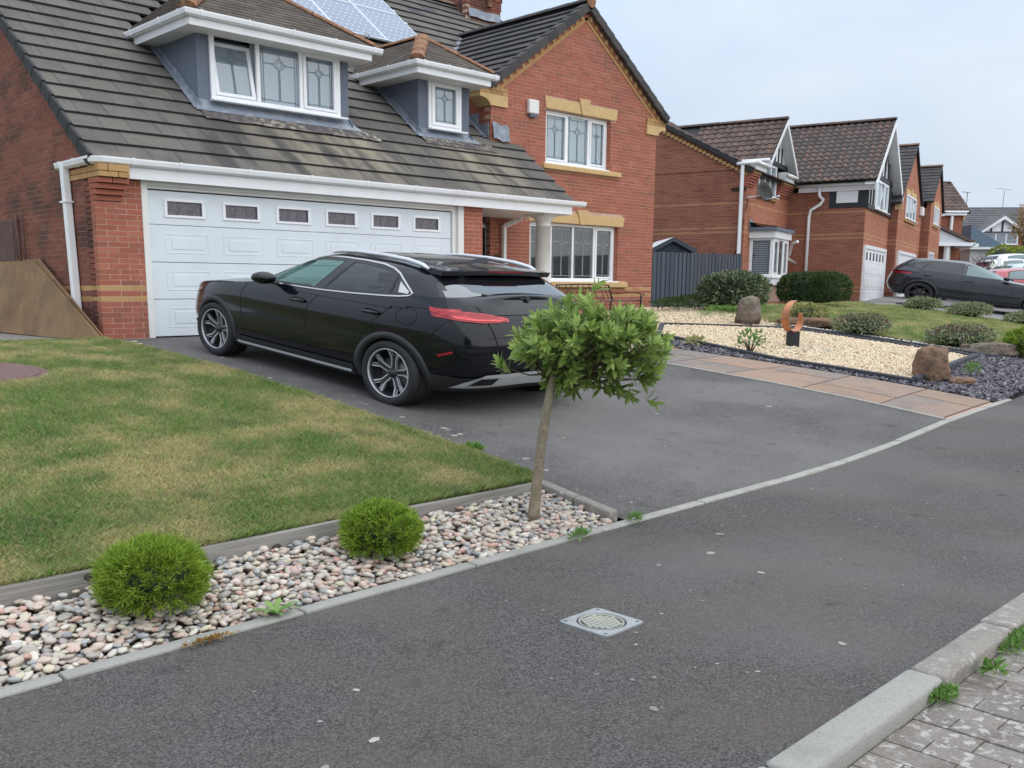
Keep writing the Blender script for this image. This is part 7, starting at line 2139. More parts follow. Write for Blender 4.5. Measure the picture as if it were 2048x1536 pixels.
# ------------------------------------------------------------------ fence and shed
M('fence_paint', (0.060, 0.075, 0.095), 0.75, ramp=[(0, (0.050, 0.062, 0.080)), (1, (0.075, 0.092, 0.112))], var=[((4.0, 4.0, 1.0), (0.045, 0.055, 0.07), 0.45, 0.7, 0.5)], spec=0.3)
fa, fb = Vector((20.62, 15.05, 0)), Vector((29.7, 17.75, 0))
fence = empty('wooden_fence', label='blue grey close boarded fence between two brick houses', cat='fence')
fd = (fb - fa); fl = fd.length; fu = fd.normalized(); fn = Vector((fu.y, -fu.x, 0)); nb = 52; bm_ = None
for i in range(nb):
 t0 = fl * i / nb; q = fa + fu * t0; g0 = ground(q.x, q.y); zt = 1.66 + .20 * i / nb
 mb = MB(); of = .0 if i % 2 else .022
 mb.obox(Vector((q.x, q.y, 0)), fu, fn, Z_, (0.004, fl / nb + (.03 if not i % 2 else -.004)), (of, of + .016), (g0 + .12, zt + R.uniform(-.008, .008)))
 mb.build('fence_board', 'fence_paint', fence)
mb = MB(); mb.prism([fa + Z_ * .05 + fn * .03, fb + Z_ * .05 + fn * .03, fb + Z_ * .30 + fn * .03, fa + Z_ * .34 + fn * .03], fn * .03); mb.build('gravel_board', 'fence_paint', fence)
for t in (0.02, .35, .68, .99):
 mb = MB(); q = fa + fu * fl * t; mb.obox(q, fu, fn, Z_, (-.06, .06), (-.14, -.02), (0, 1.7 + .2 * t)); mb.build('fence_post', 'fence_paint', fence)
M('shed_roof', (0.62, 0.64, 0.65), 0.7)
shed = empty('garden_shed', label='small dark shed with pale felt roof peeping over the fence', cat='shed')
S0 = Vector((25.85, 17.9, 0)); sr = Vector((.722, -.692, 0)).normalized(); sb = Vector((.692, .722, 0)).normalized()
mb = MB()
for k in range(9): mb.obox(S0 + sb * (.0 if k % 2 else .006), sr, sb, Z_, (-.62, .62), (0, .05), (.2 + k * .188, .382 + k * .188), rn=R.random())
mb.prism([S0 - sr * .62 + Z_ * 1.88, S0 + sr * .62 + Z_ * 1.88, S0 + Z_ * 2.20], sb * 2.4); mb.build('shed_wall', 'fence_paint', shed)
for sg in (-1, 1):
 mb = MB(); e = S0 + sr * sg * .74 - sb * .12; t_ = S0 - sb * .12
 mb.prism([t_ + Z_ * 2.24, e + Z_ * 1.86, e + Z_ * 1.93, t_ + Z_ * 2.31], sb * 2.8); mb.build('shed_roof', 'shed_roof' if sg < 0 else 'fence_paint', shed)
 mb = MB(); mb.prism([t_ - sb * .03 + Z_ * 2.18, e - sb * .03 + Z_ * 1.79, e - sb * .03 + Z_ * 1.93, t_ - sb * .03 + Z_ * 2.31], sb * .03); mb.build('barge_board', 'fence_paint', shed)
# ------------------------------------------------------------------ rockery beds next door
M('gold_gravel', (.5, .4, .25), 0.85, ramp=[(0, (0.66, 0.51, 0.33)), (.3, (0.76, 0.63, 0.45)), (.55, (0.60, 0.45, 0.28)), (.8, (0.82, 0.72, 0.55)), (1, (0.50, 0.36, 0.23))], spec=0.2)
M('slate_chip', (.1, .1, .12), 0.6, ramp=[(0, (0.085, 0.078, 0.100)), (.35, (0.13, 0.115, 0.14)), (.6, (0.065, 0.062, 0.075)), (.85, (0.18, 0.16, 0.18)), (.97, (0.26, 0.24, 0.25)), (1, (0.45, 0.42, 0.38))], spec=0.4)
M('dark_edging', (0.035, 0.037, 0.045), 0.8, var=[(6.0, (0.07, 0.07, 0.08), 0.5, 0.7, 0.6)])
GP = [(13.02, 5.12), (13.0, 7.1), (13.9, 9.85), (15.65, 11.0), (17.2, 9.25), (17.02, 5.72)]
bedp = patch('gravel_bed', [(12.72, 4.05), (20.4, 4.7), (20.0, 14.6), (12.72, 12.7)], 24, 24, 'soil', -.015); tag(bedp, kind='structure')
def scatter(name, inside, box, n, size, mat, seed, parent, flat=.5, dz=.0, lumps=1):
 g = np.random.default_rng(seed); X = g.uniform(box[0], box[1], n); Y = g.uniform(box[2], box[3], n)
 m = np.array([inside(x, y) for x, y in zip(X, Y)]); X, Y = X[m], Y[m]; n = len(X)
 Z = ground_np(X, Y) + dz + g.uniform(-.004, .012, n)
 base = np.array([[1, 0, 0], [0, 1, 0], [-1, 0, 0], [0, -1, 0], [0, 0, 1], [0, 0, -1]], float)
 F0 = np.array([[0, 1, 4], [1, 2, 4], [2, 3, 4], [3, 0, 4], [1, 0, 5], [2, 1, 5], [3, 2, 5], [0, 3, 5]])
 s = size * g.uniform(.6, 1.35, (n, 1, 3)) * np.array([1, .8, flat]); V = base[None] * s * g.uniform(.75, 1.1, (n, 6, 1))
 a = g.uniform(0, 6.28, n); ca, sa = np.cos(a)[:, None], np.sin(a)[:, None]
 tx = g.normal(0, .35, n)[:, None]; ty = g.normal(0, .35, n)[:, None]
 x, y, z = V[..., 0] * ca - V[..., 1] * sa, V[..., 0] * sa + V[..., 1] * ca, V[..., 2]
 z = z + x * tx + y * ty
 V = np.stack([x + X[:, None], y + Y[:, None], z + Z[:, None]], -1).reshape(-1, 3)
 F = (F0[None] + (np.arange(n) * 6)[:, None, None]).reshape(-1, 3)
 o = np_mesh(name, V, F, mat, np.repeat(g.random(n) * .99, 8), parent); return tag(o, kind='stuff')
in_gp = lambda x, y: inpoly(x, y, GP)
gravel_ground = MB(); gravel_ground.add([(x, y, ground(x, y) + .006) for x, y in GP], [tuple(range(6))]); 
M('gravel_under', (0.36, 0.27, 0.17), 0.95, var=[(30.0, (0.24, 0.17, 0.10), 0.45, 0.6, 0.8)])
def polysheet(name, poly, mat, dz, parent, step=.35):
 xs_ = [p[0] for p in poly]; ys_ = [p[1] for p in poly]; bm = bmesh.new()
 vs = [bm.verts.new((x, y, 0)) for x, y in poly]; bm.faces.new(vs)
 x = min(xs_) + step
 while x < max(xs_): bmesh.ops.bisect_plane(bm, geom=bm.verts[:] + bm.edges[:] + bm.faces[:], plane_co=(x, 0, 0), plane_no=(1, 0, 0)); x += step
 y = min(ys_) + step
 while y < max(ys_): bmesh.ops.bisect_plane(bm, geom=bm.verts[:] + bm.edges[:] + bm.faces[:], plane_co=(0, y, 0), plane_no=(0, 1, 0)); y += step
 for v in bm.verts: v.co.z = ground(v.co.x, v.co.y) + dz
 me = bpy.data.meshes.new(name); bm.to_mesh(me); bm.free(); me.materials.append(MATS[mat]); return link(name, me, parent)
polysheet('gravel_base', GP, 'gravel_under', .002, bedp)
scatter('gold_gravel', in_gp, (12.9, 17.3, 5.0, 11.1), 26000, .030, 'gold_gravel', 21, bedp, .6, .014)
GP2 = [(14.0, 10.1), (17.4, 9.0), (18.5, 10.6), (20.4, 12.8), (20.2, 14.7), (13.6, 13.6)]
polysheet('gravel_base', GP2, 'gravel_under', .0, bedp)
scatter('gold_gravel_far', lambda x, y: inpoly(x, y, GP2) and not inpoly(x, y, GP), (13.6, 20.4, 9, 14.8), 18000, .034, 'gold_gravel', 22, bedp, .6, .01)
in_sl = lambda x, y: (not inpoly(x, y, GP)) and ((y < 5.95 and x > 12.74 and y > YF(x) + .04) or (x < 14.6 and y < 10.6 and x > 12.74 and x < 13.2 + max(0, (y - 7) * .33)) or (x > 16.9 and x < 17.62 and y < 9.8 and y > 5.4))
scatter('slate_chippings', in_sl, (12.7, 20.2, 4.0, 10.6), 34000, .040, 'slate_chip', 23, bedp, .28, .004)
M('white_chip', (0.62, 0.58, 0.5), 0.9, ramp=[(0, (0.5, 0.46, 0.38)), (1, (0.72, 0.69, 0.62))])
scatter('white_chippings', lambda x, y: 17.60 + .02 * math.sin(y * 5) < x < 17.85, (17.5, 17.95, 5.9, 9.8), 1600, .035, 'white_chip', 24, bedp, .5, .02)
# sleepers framing the bed
def edging(p, q, h=.07, w=.10, mat='dark_edging', name='bed_edging', parent=None, lift=.0):
 p, q = Vector((*p, 0)), Vector((*q, 0)); d = (q - p); n = max(2, int(d.length / .4)); u = d.normalized(); s_ = Vector((u.y, -u.x, 0)); vs = []
 for i in range(n + 1):
  c = p + d * (i / n); g = ground(c.x, c.y) + lift
  for a, b in ((-w / 2, -.04), (w / 2, -.04), (w / 2, h), (-w / 2, h)): vs.append(c + s_ * a + Z_ * (g + b))
 fs = [(0, 1, 2, 3), (4 * n + 3, 4 * n + 2, 4 * n + 1, 4 * n)]
 for i in range(n):
  for k in range(4): fs.append((4 * i + k, 4 * i + 4 + k, 4 * i + 4 + (k + 1) % 4, 4 * i + (k + 1) % 4))
 mb = MB(); mb.add(vs, fs); o = mb.build(name, mat, parent or bedp, merge=True); bevel_mesh(o, .012); return o
for i in range(6): edging(GP[i], GP[(i + 1) % 6], h=.06 if i != 5 else .085, w=.09)
edging((17.55, 5.5), (17.58, 9.7), h=.05, w=.08)
# imprinted paving strip: irregular slabs
pst = strip('paving_strip', [11.20, 11.7, 12.2, 12.72], lambda x: 4.02, lambda x: 12.9, 24, 'mortar', -.012); tag(pst, kind='structure')
mb = MB(); vs = []
for i in range(25):
 y = 4.02 + i * (12.6 - 4.02) / 24; g = ground(11.16, y); vs += [(11.125, y, g - .05), (11.185, y, g - .05), (11.185, y, g + .014), (11.125, y, g + .014)]
fs = []
for i in range(24):
 for k in range(4): fs.append((4 * i + k, 4 * i + 4 + k, 4 * i + 4 + (k + 1) % 4, 4 * i + (k + 1) % 4))
mb.add(vs, fs); mb.build('edging_strip', 'concrete', pst)
y = 4.06; rr = random.Random(3)
M('patio_dark', (0.2, 0.2, 0.2), 0.8)
while y < 12.4:
 h = rr.choice([.75, 1.0, 1.25]); y2 = min(y + h, 12.9); sk = rr.uniform(-.16, .16)
 cut = rr.uniform(.35, .65) if rr.random() < .7 else 1.0
 xa, xm, xb = 11.20, 11.20 + 1.5 * cut, 12.72
 cells = [(xa, xm - .010)] + ([(xm + .010, xb)] if cut < 1 else [])
 sk0 = getattr(rr, 'sk', 0.0)
 for (a, b) in cells:
  poly = []
  def yy(x, base, s): return base + s * (x - 11.96)
  pts_ = [(a, yy(a, y + .008, sk0)), (b, yy(b, y + .008, sk0)), (b, yy(b, y2 - .008, sk)), (a, yy(a, y2 - .008, sk))]
  mb = MB(); nn = 4; V = []
  for i in range(nn + 1):
   for j in range(5):
    u, v = i / nn, j / 4
    x = pts_[0][0] * (1 - u) + pts_[1][0] * u; yb = pts_[0][1] * (1 - u) + pts_[1][1] * u; yt = pts_[3][1] * (1 - u) + pts_[2][1] * u
    y_ = yb + (yt - yb) * v; y_ = max(4.03, y_); edge = (i in (0, nn) or j in (0, 4))
    V.append((x, y_, ground(x, y_) + (.006 if edge else .010)))
  mb.add(V, [(i * 5 + j, (i + 1) * 5 + j, (i + 1) * 5 + j + 1, i * 5 + j + 1) for i in range(nn) for j in range(4)])
  mb.build('slab', 'patio', pst, smooth=True)
 rr.sk = sk; y = y2
# second lawn and drive
L2 = [(17.9, 6.0), (30.6, 8.2), (34.5, 15.9), (27.5, 15.0), (20.5, 13.2), (18.3, 10.6)]
polysheet('neighbour_lawn', L2, 'turf', .03, None, .6)['kind'] = 'structure'
def samp_l2(g, n):
 X = g.uniform(17.8, 34, n); Y = g.uniform(5.9, 16, n); m = np.array([inpoly(x, y, L2) for x, y in zip(X, Y)]); return X[m], Y[m]
blades('lawn_grass', 90000, samp_l2, .03, .065, .006, 31, dz=.03)
D2P = [(30.8, 6.6), (44.5, 10.0), (42.5, 18.6), (34.4, 16.4)]
M('drive_pale', (0.22, 0.215, 0.21), 0.9, var=[(1.2, (0.15, 0.15, 0.15), 0.45, 0.65, 0.7)])
polysheet('neighbour_drive', D2P, 'drive_pale', .02, None, .6)['kind'] = 'structure'
mb = MB(); mb.box(33.0, 34.6, 14.7, 15.1, .15, .26); st_ = mb.build('door_step', 'concrete'); tag(st_, 'flat pale stone slab at the edge of the far lawn', 'stone'); 
st_.location = (-.9, -.6, 0)
# ------------------------------------------------------------------ standing stones
def rock(name, label, x, y, w, d, h, seed, mat, z=0, power=.6, group=None, taper=.25):
 v = IV.copy(); f = IF.copy(); bm = bmesh.new(); bmesh.ops.create_icosphere(bm, subdivisions=4, radius=1.0)
 rr = random.Random(seed); from mathutils import noise
 off = Vector((rr.uniform(0, 50), rr.uniform(0, 50), 0))
 for q in bm.verts:
  c = q.co.normalized(); c = Vector([math.copysign(abs(t) ** power, t) for t in c])
  n1 = noise.noise(c * 1.3 + off) * .22 + noise.noise(c * 3.5 + off) * .10 + noise.noise(c * 9 + off) * .035
  c = c * (1 + n1); t = (c.z + 1) / 2; k = 1 - taper * t
  q.co = Vector((c.x * w / 2 * k, c.y * d / 2 * k, c.z * h / 2))
 me = bpy.data.meshes.new(name); bm.to_mesh(me); bm.free(); me.materials.append(MATS[mat]); me.polygons.foreach_set('use_smooth', [True] * len(me.polygons))
 o = link(name, me); o.location = (x, y, ground(x, y) + h * .42 + z); o.rotation_euler = (0, 0, rr.uniform(0, 3)); tag(o, label, 'rock', group); return o
M('boulder_brown', (0.24, 0.145, 0.095), 0.9, var=[(6.0, (0.12, 0.09, 0.07), 0.45, 0.7, 0.7), (11.0, (0.27, 0.20, 0.15), 0.55, 0.7, 0.6), (4.0, (0.085, 0.105, 0.06), 0.58, 0.7, 0.6)], bump=[(12.0, 0.06), (50.0, 0.012)], spec=0.2)
M('boulder_grey', (0.25, 0.20, 0.16), 0.9, var=[(6.0, (0.13, 0.11, 0.09), 0.45, 0.65, 0.8), (9.0, (0.30, 0.18, 0.13), 0.55, 0.7, 0.7), (4.0, (0.16, 0.18, 0.11), 0.55, 0.7, 0.6)], bump=[(10.0, 0.06), (40.0, 0.015)], spec=0.2)
rock('standing_stone', 'reddish brown standing stone on slate chips at the near corner of the gravel bed', 13.55, 5.12, .46, .40, .50, 4, 'boulder_brown', taper=.22)
rock('standing_stone', 'rounded grey brown standing stone at the far side of the gravel bed', 17.35, 10.15, .60, .5, .60, 9, 'boulder_grey', taper=.18)
rock('low_stone', 'low flat brown stone beside the far standing stone', 18.1, 9.35, 1.1, .5, .20, 12, 'boulder_brown', taper=.1)
rock('low_stone', 'long low dark stone between slate chips and clipped conifer', 17.9, 5.85, .95, .4, .24, 15, 'boulder_grey', z=-.02, taper=.1)
rock('low_stone', 'flat weathered driftwood brown stone lying before the near standing stone', 13.75, 4.78, .50, .30, .09, 22, 'boulder_brown', taper=.1)
# ------------------------------------------------------------------ copper sculpture
sc = empty('garden_sculpture', (14.75, 7.80, ground(14.75, 7.8)), label='curled copper crescent sculpture on a small black block in the gold gravel', cat='sculpture')
M('copper', (0.62, 0.26, 0.13), 0.38, metal=0.75, var=[(8.0, (0.45, 0.19, 0.11), 0.45, 0.7, 0.7)])
mb = MB(); mb.obox((0, 0, 0), Vector((.722, -.69, 0)), Vector((.69, .722, 0)), Z_, (-.085, .085), (-.085, .085), (.0, .265)); b = mb.build('plinth', 'black_matt', sc); bevel_mesh(b, .006)
mb = MB(); e0_ = Vector((.722, -.692, 0)); e9 = Vector((.692, .722, 0)); e1 = e0_ * .82 + e9 * .57; e2 = e0_ * -.57 + e9 * .82; N = 60; vs = []
for i in range(N + 1):
 t = i / N; a = rad(62 + 336 * t) if False else rad(78) + rad(318) * t
 r = .245 - .085 * t; w = .075 * (math.sin(math.pi * min(1, max(.0, t * .93 + .07))) ** .35) * (1 if i not in (0, N) else .25)
 cz = .265 + .185; cx__ = .012
 p = e1 * (cx__ + r * 1.0 * math.cos(a) - .02) + Z_ * (cz + .02 + (r + .045 * (1 - t)) * 1.0 * math.sin(a))
 nrm = (e1 * math.cos(a) + Z_ * math.sin(a))
 for s1, s2 in ((-1, 0), (1, 0), (1, 1), (-1, 1)):
  vs.append(p + e2 * (w * s1) + nrm * (.006 * s2))
fs = [(0, 1, 2, 3), (4 * N + 3, 4 * N + 2, 4 * N + 1, 4 * N)]
for i in range(N):
 for k in range(4): fs.append((4 * i + k, 4 * i + 4 + k, 4 * i + 4 + (k + 1) % 4, 4 * i + (k + 1) % 4))
mb.add(vs, fs); mb.build('crescent', 'copper', sc, smooth=False, merge=True)
sl = polysheet('stone_slab', [(14.15, 7.55), (14.75, 7.05), (15.65, 7.55), (15.0, 8.25)], 'concrete_old', .026, None, .4); tag(sl, 'pale square paving slab under the copper sculpture', 'slab')
# ------------------------------------------------------------------ foliage
def leafmat(name, a, b, rough=.5, tr=.25, extra=None):
 r = [(0, a), (.5, tuple((x + y) / 2 for x, y in zip(a, b))), (1, b)]
 if extra: r = [(0, a), (1 - extra[1] - .01, b), (1 - extra[1], extra[0]), (1, extra[0])]
 M(name, a, rough, ramp=r, spec=0.35, trans=tr)
leafmat('thuja', (0.11, 0.20, 0.02), (0.34, 0.46, 0.06), .6, .35)
leafmat('thuja_gold', (0.16, 0.22, 0.02), (0.36, 0.40, 0.06), .6)
leafmat('bay_leaf', (0.12, 0.195, 0.04), (0.28, 0.38, 0.10), .38, .4)
leafmat('bay_leaf_young', (0.28, 0.40, 0.09), (0.42, 0.52, 0.16), .4, .4)
leafmat('variegated', (0.055, 0.09, 0.04), (0.13, 0.17, 0.09), .45, .2, extra=((0.34, 0.37, 0.22), .22))
leafmat('privet', (0.03, 0.065, 0.018), (0.085, 0.13, 0.04), .5)
leafmat('hebe', (0.13, 0.17, 0.065), (0.36, 0.40, 0.22), .6, .2, extra=((0.42, 0.30, 0.34), .05))
leafmat('hebe_gold', (0.26, 0.27, 0.09), (0.44, 0.43, 0.18), .6, .2)
leafmat('juniper', (0.03, 0.085, 0.045), (0.085, 0.16, 0.08), .6)
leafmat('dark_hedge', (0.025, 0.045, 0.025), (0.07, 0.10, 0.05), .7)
leafmat('weed_green', (0.09, 0.20, 0.04), (0.22, 0.36, 0.09), .5)
leafmat('purple_leaf', (0.10, 0.02, 0.04), (0.22, 0.06, 0.09), .5)
leafmat('autumn', (0.22, 0.12, 0.03), (0.40, 0.24, 0.06), .6)
M('bark', (0.20, 0.165, 0.11), 0.9, var=[(12.0, (0.30, 0.26, 0.19), 0.5, 0.7, 0.7), (30.0, (0.09, 0.075, 0.055), 0.55, 0.7, 0.7)], bump=[(60.0, 0.006)])
M('twig', (0.08, 0.065, 0.035), 0.9)
from mathutils import noise as _noi
def leaf_arrays(C, D, N_, ln, wd, fold=.12, rng=None):
 """C centres (n,3), D leaf direction, N_ leaf normal; kite of 2 folded quads -> 4 tris"""
 D = D / np.linalg.norm(D, axis=1, keepdims=True); S_ = np.cross(D, N_); S_ /= np.maximum(1e-6, np.linalg.norm(S_, axis=1, keepdims=True)); U = np.cross(S_, D)
 ln = ln[:, None]; wd = wd[:, None]
 b = C; m = C + D * ln * .5 - U * wd * fold; t = C + D * ln - U * ln * .12
 l = C + D * ln * .42 + S_ * wd / 2 + U * wd * fold; r = C + D * ln * .42 - S_ * wd / 2 + U * wd * fold
 V = np.stack([b, l, m, r, t], 1); n = len(C)
 F0 = np.array([[0, 1, 2], [0, 2, 3], [1, 4, 2], [2, 4, 3]]); F = (F0[None] + (np.arange(n) * 5)[:, None, None]).reshape(-1, 3)
 return V.reshape(-1, 3), F
def bush(name, label, x, y, w, d, h, n, leaf, mat, seed, cat='shrub', group=None, droop=.0, up=.35, base=0.0, lump=.18, power=1.0, z0=None, inner=.72, aspect=.42, flat_top=1.0, stems=True, tipmat=None):
 g = np.random.default_rng(seed); root = empty(name, (x, y, (ground(x, y) if z0 is None else z0)), label=label, cat=cat, group=group)
 u = g.normal(size=(n, 3)); u /= np.linalg.norm(u, axis=1, keepdims=True); u[:, 2] = np.where(u[:, 2] < -.55, -u[:, 2], u[:, 2])
 e_ = np.sign(u) * np.abs(u) ** power
 rad_ = inner + (1 - inner) * g.random(n) ** .6
 off = g.uniform(0, 99, 3)
 lum = np.array([1 + lump * _noi.noise(Vector(q * 2.2 + off)) + lump * .6 * _noi.noise(Vector(q * 5.5 + off)) for q in u])
 c = e_ * (rad_ * lum)[:, None] * np.array([w / 2, d / 2, h / 2 * flat_top]); c[:, 2] += h * (.5 + base)
 c[:, 2] = np.maximum(c[:, 2], .02)
 dirn = u + g.normal(0, .45, (n, 3)); dirn[:, 2] += up - droop
 nr = u + g.normal(0, .35, (n, 3)) + np.array([0, 0, .5])
 ln = leaf * g.uniform(.65, 1.3, n); V, F = leaf_arrays(c, dirn, nr, ln, ln * aspect * g.uniform(.8, 1.2, n))
 if tipmat:
  k = (c[:, 2] > h * .62) & (g.random(n) < .28); kk = np.repeat(k, 4)
  o = np_mesh('flower_heads', V, F[kk], tipmat, np.repeat(g.random(k.sum()) * .99, 4), root); F = F[~kk]; nn = (~k).sum()
  o = np_mesh('foliage', V, F, mat, np.repeat(g.random(nn) * .99, 4), root)
 else: o = np_mesh('foliage', V, F, mat, np.repeat(g.random(n) * .99, 4), root)
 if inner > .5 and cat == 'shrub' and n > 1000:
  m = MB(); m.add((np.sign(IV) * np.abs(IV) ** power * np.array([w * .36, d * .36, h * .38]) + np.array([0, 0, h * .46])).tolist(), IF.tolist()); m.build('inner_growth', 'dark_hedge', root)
 if stems:
  m = MB()
  for i in range(9):
   a = i * .7 + g.uniform(-.2, .2); m.tube([(0, 0, -.02), (w * .16 * math.cos(a), d * .16 * math.sin(a), h * .3), (w * .34 * math.cos(a), d * .34 * math.sin(a), h * .62)], [.022 * h + .006, .014 * h + .003, .003], 5)
  m.build('stems', 'twig', root)
 return root
# clipped conifers in the pebbles: dense upright sprays
def thuja(name, label, x, y, w, h, n, seed, mat='thuja', z0=None, group=None, ln=.055):
 g = np.random.default_rng(seed); root = empty(name, (x, y, ground(x, y) if z0 is None else z0), label=label, cat='shrub', group=group)
 ng = n // 7; u = g.normal(size=(ng, 3)); u /= np.linalg.norm(u, axis=1, keepdims=True); u[:, 2] = np.where(u[:, 2] < -.72, -u[:, 2], u[:, 2])
 off = g.uniform(0, 99, 3); lum = np.array([1 + .10 * _noi.noise(Vector(q * 2.5 + off)) + .10 * _noi.noise(Vector(q * 7 + off)) for q in u])
 cc = u * (lum * (.80 + .17 * g.random(ng)))[:, None] * np.array([w / 2, w / 2, h / 2]); cc[:, 2] += h * .50
 main = u * np.array([1, 1, .75]) + g.normal(0, .28, (ng, 3)) + np.array([0, 0, .30])
 main /= np.linalg.norm(main, axis=1, keepdims=True)
 # each spray is a fan of seven scale twigs in one plane
 side_ = np.cross(main, g.normal(size=(ng, 3))); side_ /= np.linalg.norm(side_, axis=1, keepdims=True)
 C, D, N_ = [], [], []; L_ = []
 for k in range(7):
  a = (k - 3) * .30; st = (k % 3) * .018
  C.append(cc + main * st); D.append(main * math.cos(a) + side_ * math.sin(a)); N_.append(np.cross(main, side_)); L_.append(ln * g.uniform(.7, 1.25, ng) * (1 - .10 * abs(k - 3)))
 C, D, N_, L_ = np.concatenate(C), np.concatenate(D), np.concatenate(N_), np.concatenate(L_)
 V, F = leaf_arrays(C, D, N_, L_, np.full(len(L_), ln * .17), .02)
 np_mesh('foliage', V, F, mat, np.repeat(np.tile(g.random(ng), 7) * .7 + g.random(len(L_)) * .28, 4), root)
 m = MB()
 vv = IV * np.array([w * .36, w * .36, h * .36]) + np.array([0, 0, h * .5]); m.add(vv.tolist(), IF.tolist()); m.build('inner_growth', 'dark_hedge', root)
 m = MB(); m.tube([(0, 0, -.03), (0, 0, h * .3)], .02, 6); m.build('stem', 'bark', root)
 return root
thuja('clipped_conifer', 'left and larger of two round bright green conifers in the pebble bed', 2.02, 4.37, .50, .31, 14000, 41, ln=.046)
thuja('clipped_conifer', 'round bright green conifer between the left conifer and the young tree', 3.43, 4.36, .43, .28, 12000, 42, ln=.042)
thuja('clipped_conifer', 'yellow green conical conifer cut off by the right edge beside the far lawn', 18.55, 5.35, .95, .50, 12000, 43, ln=.06)
# shrubs next door
bush('evergreen_shrub', 'large rounded evergreen with pale edged leaves in front of the grey fence', 20.05, 12.15, 1.62, 1.5, .86, 4800, .10, 'variegated', 51, lump=.10, power=.85)
bush('hedge_shrub', 'dark green clipped shrub below the bay window', 27.1, 13.75, 1.95, 1.9, .98, 15000, .07, 'privet', 52, lump=.08, power=.7, inner=.8)
bush('hebe_shrub', 'yellow green low shrub between the far standing stone and the copper sculpture', 18.55, 9.55, 1.0, .8, .42, 1500, .07, 'hebe_gold', 53, lump=.2)
bush('hebe_shrub', 'pale low shrub with mauve tips just right of the copper sculpture', 17.95, 8.1, 1.15, 1.0, .40, 2600, .055, 'hebe', 54, lump=.2, tipmat='purple_leaf')
bush('hebe_shrub', 'pale low shrub with mauve tips on the lawn behind the near standing stone', 18.25, 6.45, 1.25, 1.1, .40, 2800, .055, 'hebe', 55, lump=.2, tipmat='purple_leaf')
bush('hebe_shrub', 'leftmost pale low shrub along the drive of the grey car', 31.9, 12.5, 1.25, 1.1, .42, 1900, .075, 'hebe', 56, lump=.2, z0=.02)
bush('hebe_shrub', 'middle pale low shrub along the drive of the grey car', 30.6, 10.6, 1.4, 1.2, .44, 2000, .075, 'hebe', 57, lump=.2)
bush('hebe_shrub', 'rightmost pale low shrub at the frame edge by the grey car', 30.7, 9.1, 1.2, 1.1, .38, 1500, .085, 'hebe', 58, lump=.2)
bush('ground_cover', 'low dark green creeping plants at the foot of the grey fence', 19.6, 12.9, 2.6, 1.3, .30, 2600, .07, 'privet', 59, cat='plant', lump=.5, stems=False)
bush('ground_cover', 'rough green tufts of grass left of the far standing stone', 19.0, 11.4, 2.4, 1.0, .20, 2200, .07, 'weed_green', 60, cat='plant', lump=.5, stems=False, aspect=.12)
bush('juniper', 'spreading dark green juniper behind the grey car', 43.9, 16.3, 3.6, 3.0, 1.35, 9000, .17, 'juniper', 61, lump=.3, aspect=.14, up=.5)
bush('golden_shrub', 'yellow green low shrub at the left foot of the juniper', 42.3, 16.9, 1.8, 1.2, 1.0, 2200, .12, 'hebe_gold', 62)
bush('yucca', 'spiky purple leaved plant beside the white car', 43.6, 14.9, .9, .9, 1.7, 160, .42, 'purple_leaf', 63, cat='plant', aspect=.09, inner=.1, up=.8, stems=False)
bush('yucca', 'spiky olive green plant behind the grey car bonnet', 43.9, 14.3, 1.0, 1.0, 1.65, 260, .36, 'hebe', 64, cat='plant', aspect=.09, inner=.1, up=.8, stems=False)
bush('hedge_shrub', 'broad dark hedge below the far brick house', 72.5, 24.2, 8.0, 3.0, 1.9, 7000, .22, 'dark_hedge', 65, lump=.35, z0=1.6)
thuja('clipped_conifer', 'golden domed conifer nearest the grey canopy in the distance', 66.0, 21.3, 1.7, 1.5, 2600, 66, 'thuja_gold', 1.9, ln=.16)
thuja('clipped_conifer', 'wide golden clipped conifer in the middle of the distant hedge', 67.8, 20.8, 2.9, 1.45, 3600, 67, 'thuja_gold', 1.9, ln=.16)
thuja('clipped_conifer', 'pointed golden conifer on the right of the distant hedge', 69.4, 19.9, 2.0, 1.55, 2800, 68, 'thuja_gold', 2.0, ln=.16)
bush('autumn_tree', 'tree with thin orange leaves at the right edge before the far roof', 89.6, 27.0, 3.0, 3.0, 4.4, 1300, .22, 'autumn', 69, cat='tree', lump=.5, z0=3.5, inner=.2)
bush('weed', 'bright green weed rooted in the edge of the drive beside the lawn', 5.43, 5.66, .22, .17, .075, 150, .05, 'weed_green', 70, cat='weed', stems=False, inner=.2, up=.6)
for i, (x, y, s_, lab) in enumerate(((6.02, 3.905, .16, 'small tuft of weeds at the foot of the path edging below the drive corner'), (5.35, 3.93, .13, 'green weed growing where the bed edging meets the drive corner'), (4.72, 3.90, .20, 'thin green weeds along the path edging below the young tree'))):
 if i == 0: continue
 bush('weed', lab, x, y, s_, s_ * .5, .055, 90, .045, 'weed_green', 71 + i, cat='weed', stems=False, inner=.1, up=.7, aspect=.25)
bush('weed', 'larger patch of green weeds in the gutter beside the old kerb stones', 4.95, 1.33, .62, .13, .05, 900, .024, 'weed_green', 75, cat='weed', stems=False, inner=.1, up=.5, z0=-.965)
bush('weed', 'long patch of green weeds further along beside the old kerb stones', 5.75, 1.33, .9, .14, .05, 900, .024, 'weed_green', 175, cat='weed', stems=False, inner=.1, up=.5, z0=-.965)
bush('weed', 'small green weed at the joint of the pale and the old kerb stone', 3.98, 1.345, .22, .08, .045, 420, .022, 'weed_green', 76, cat='weed', stems=False, inner=.1, up=.5, z0=-.965)
bush('weed', 'single leafy weed in the paving between two weed patches', 4.42, 1.30, .10, .10, .04, 40, .05, 'weed_green', 77, cat='weed', stems=False, inner=.1, up=.4, z0=-.965)
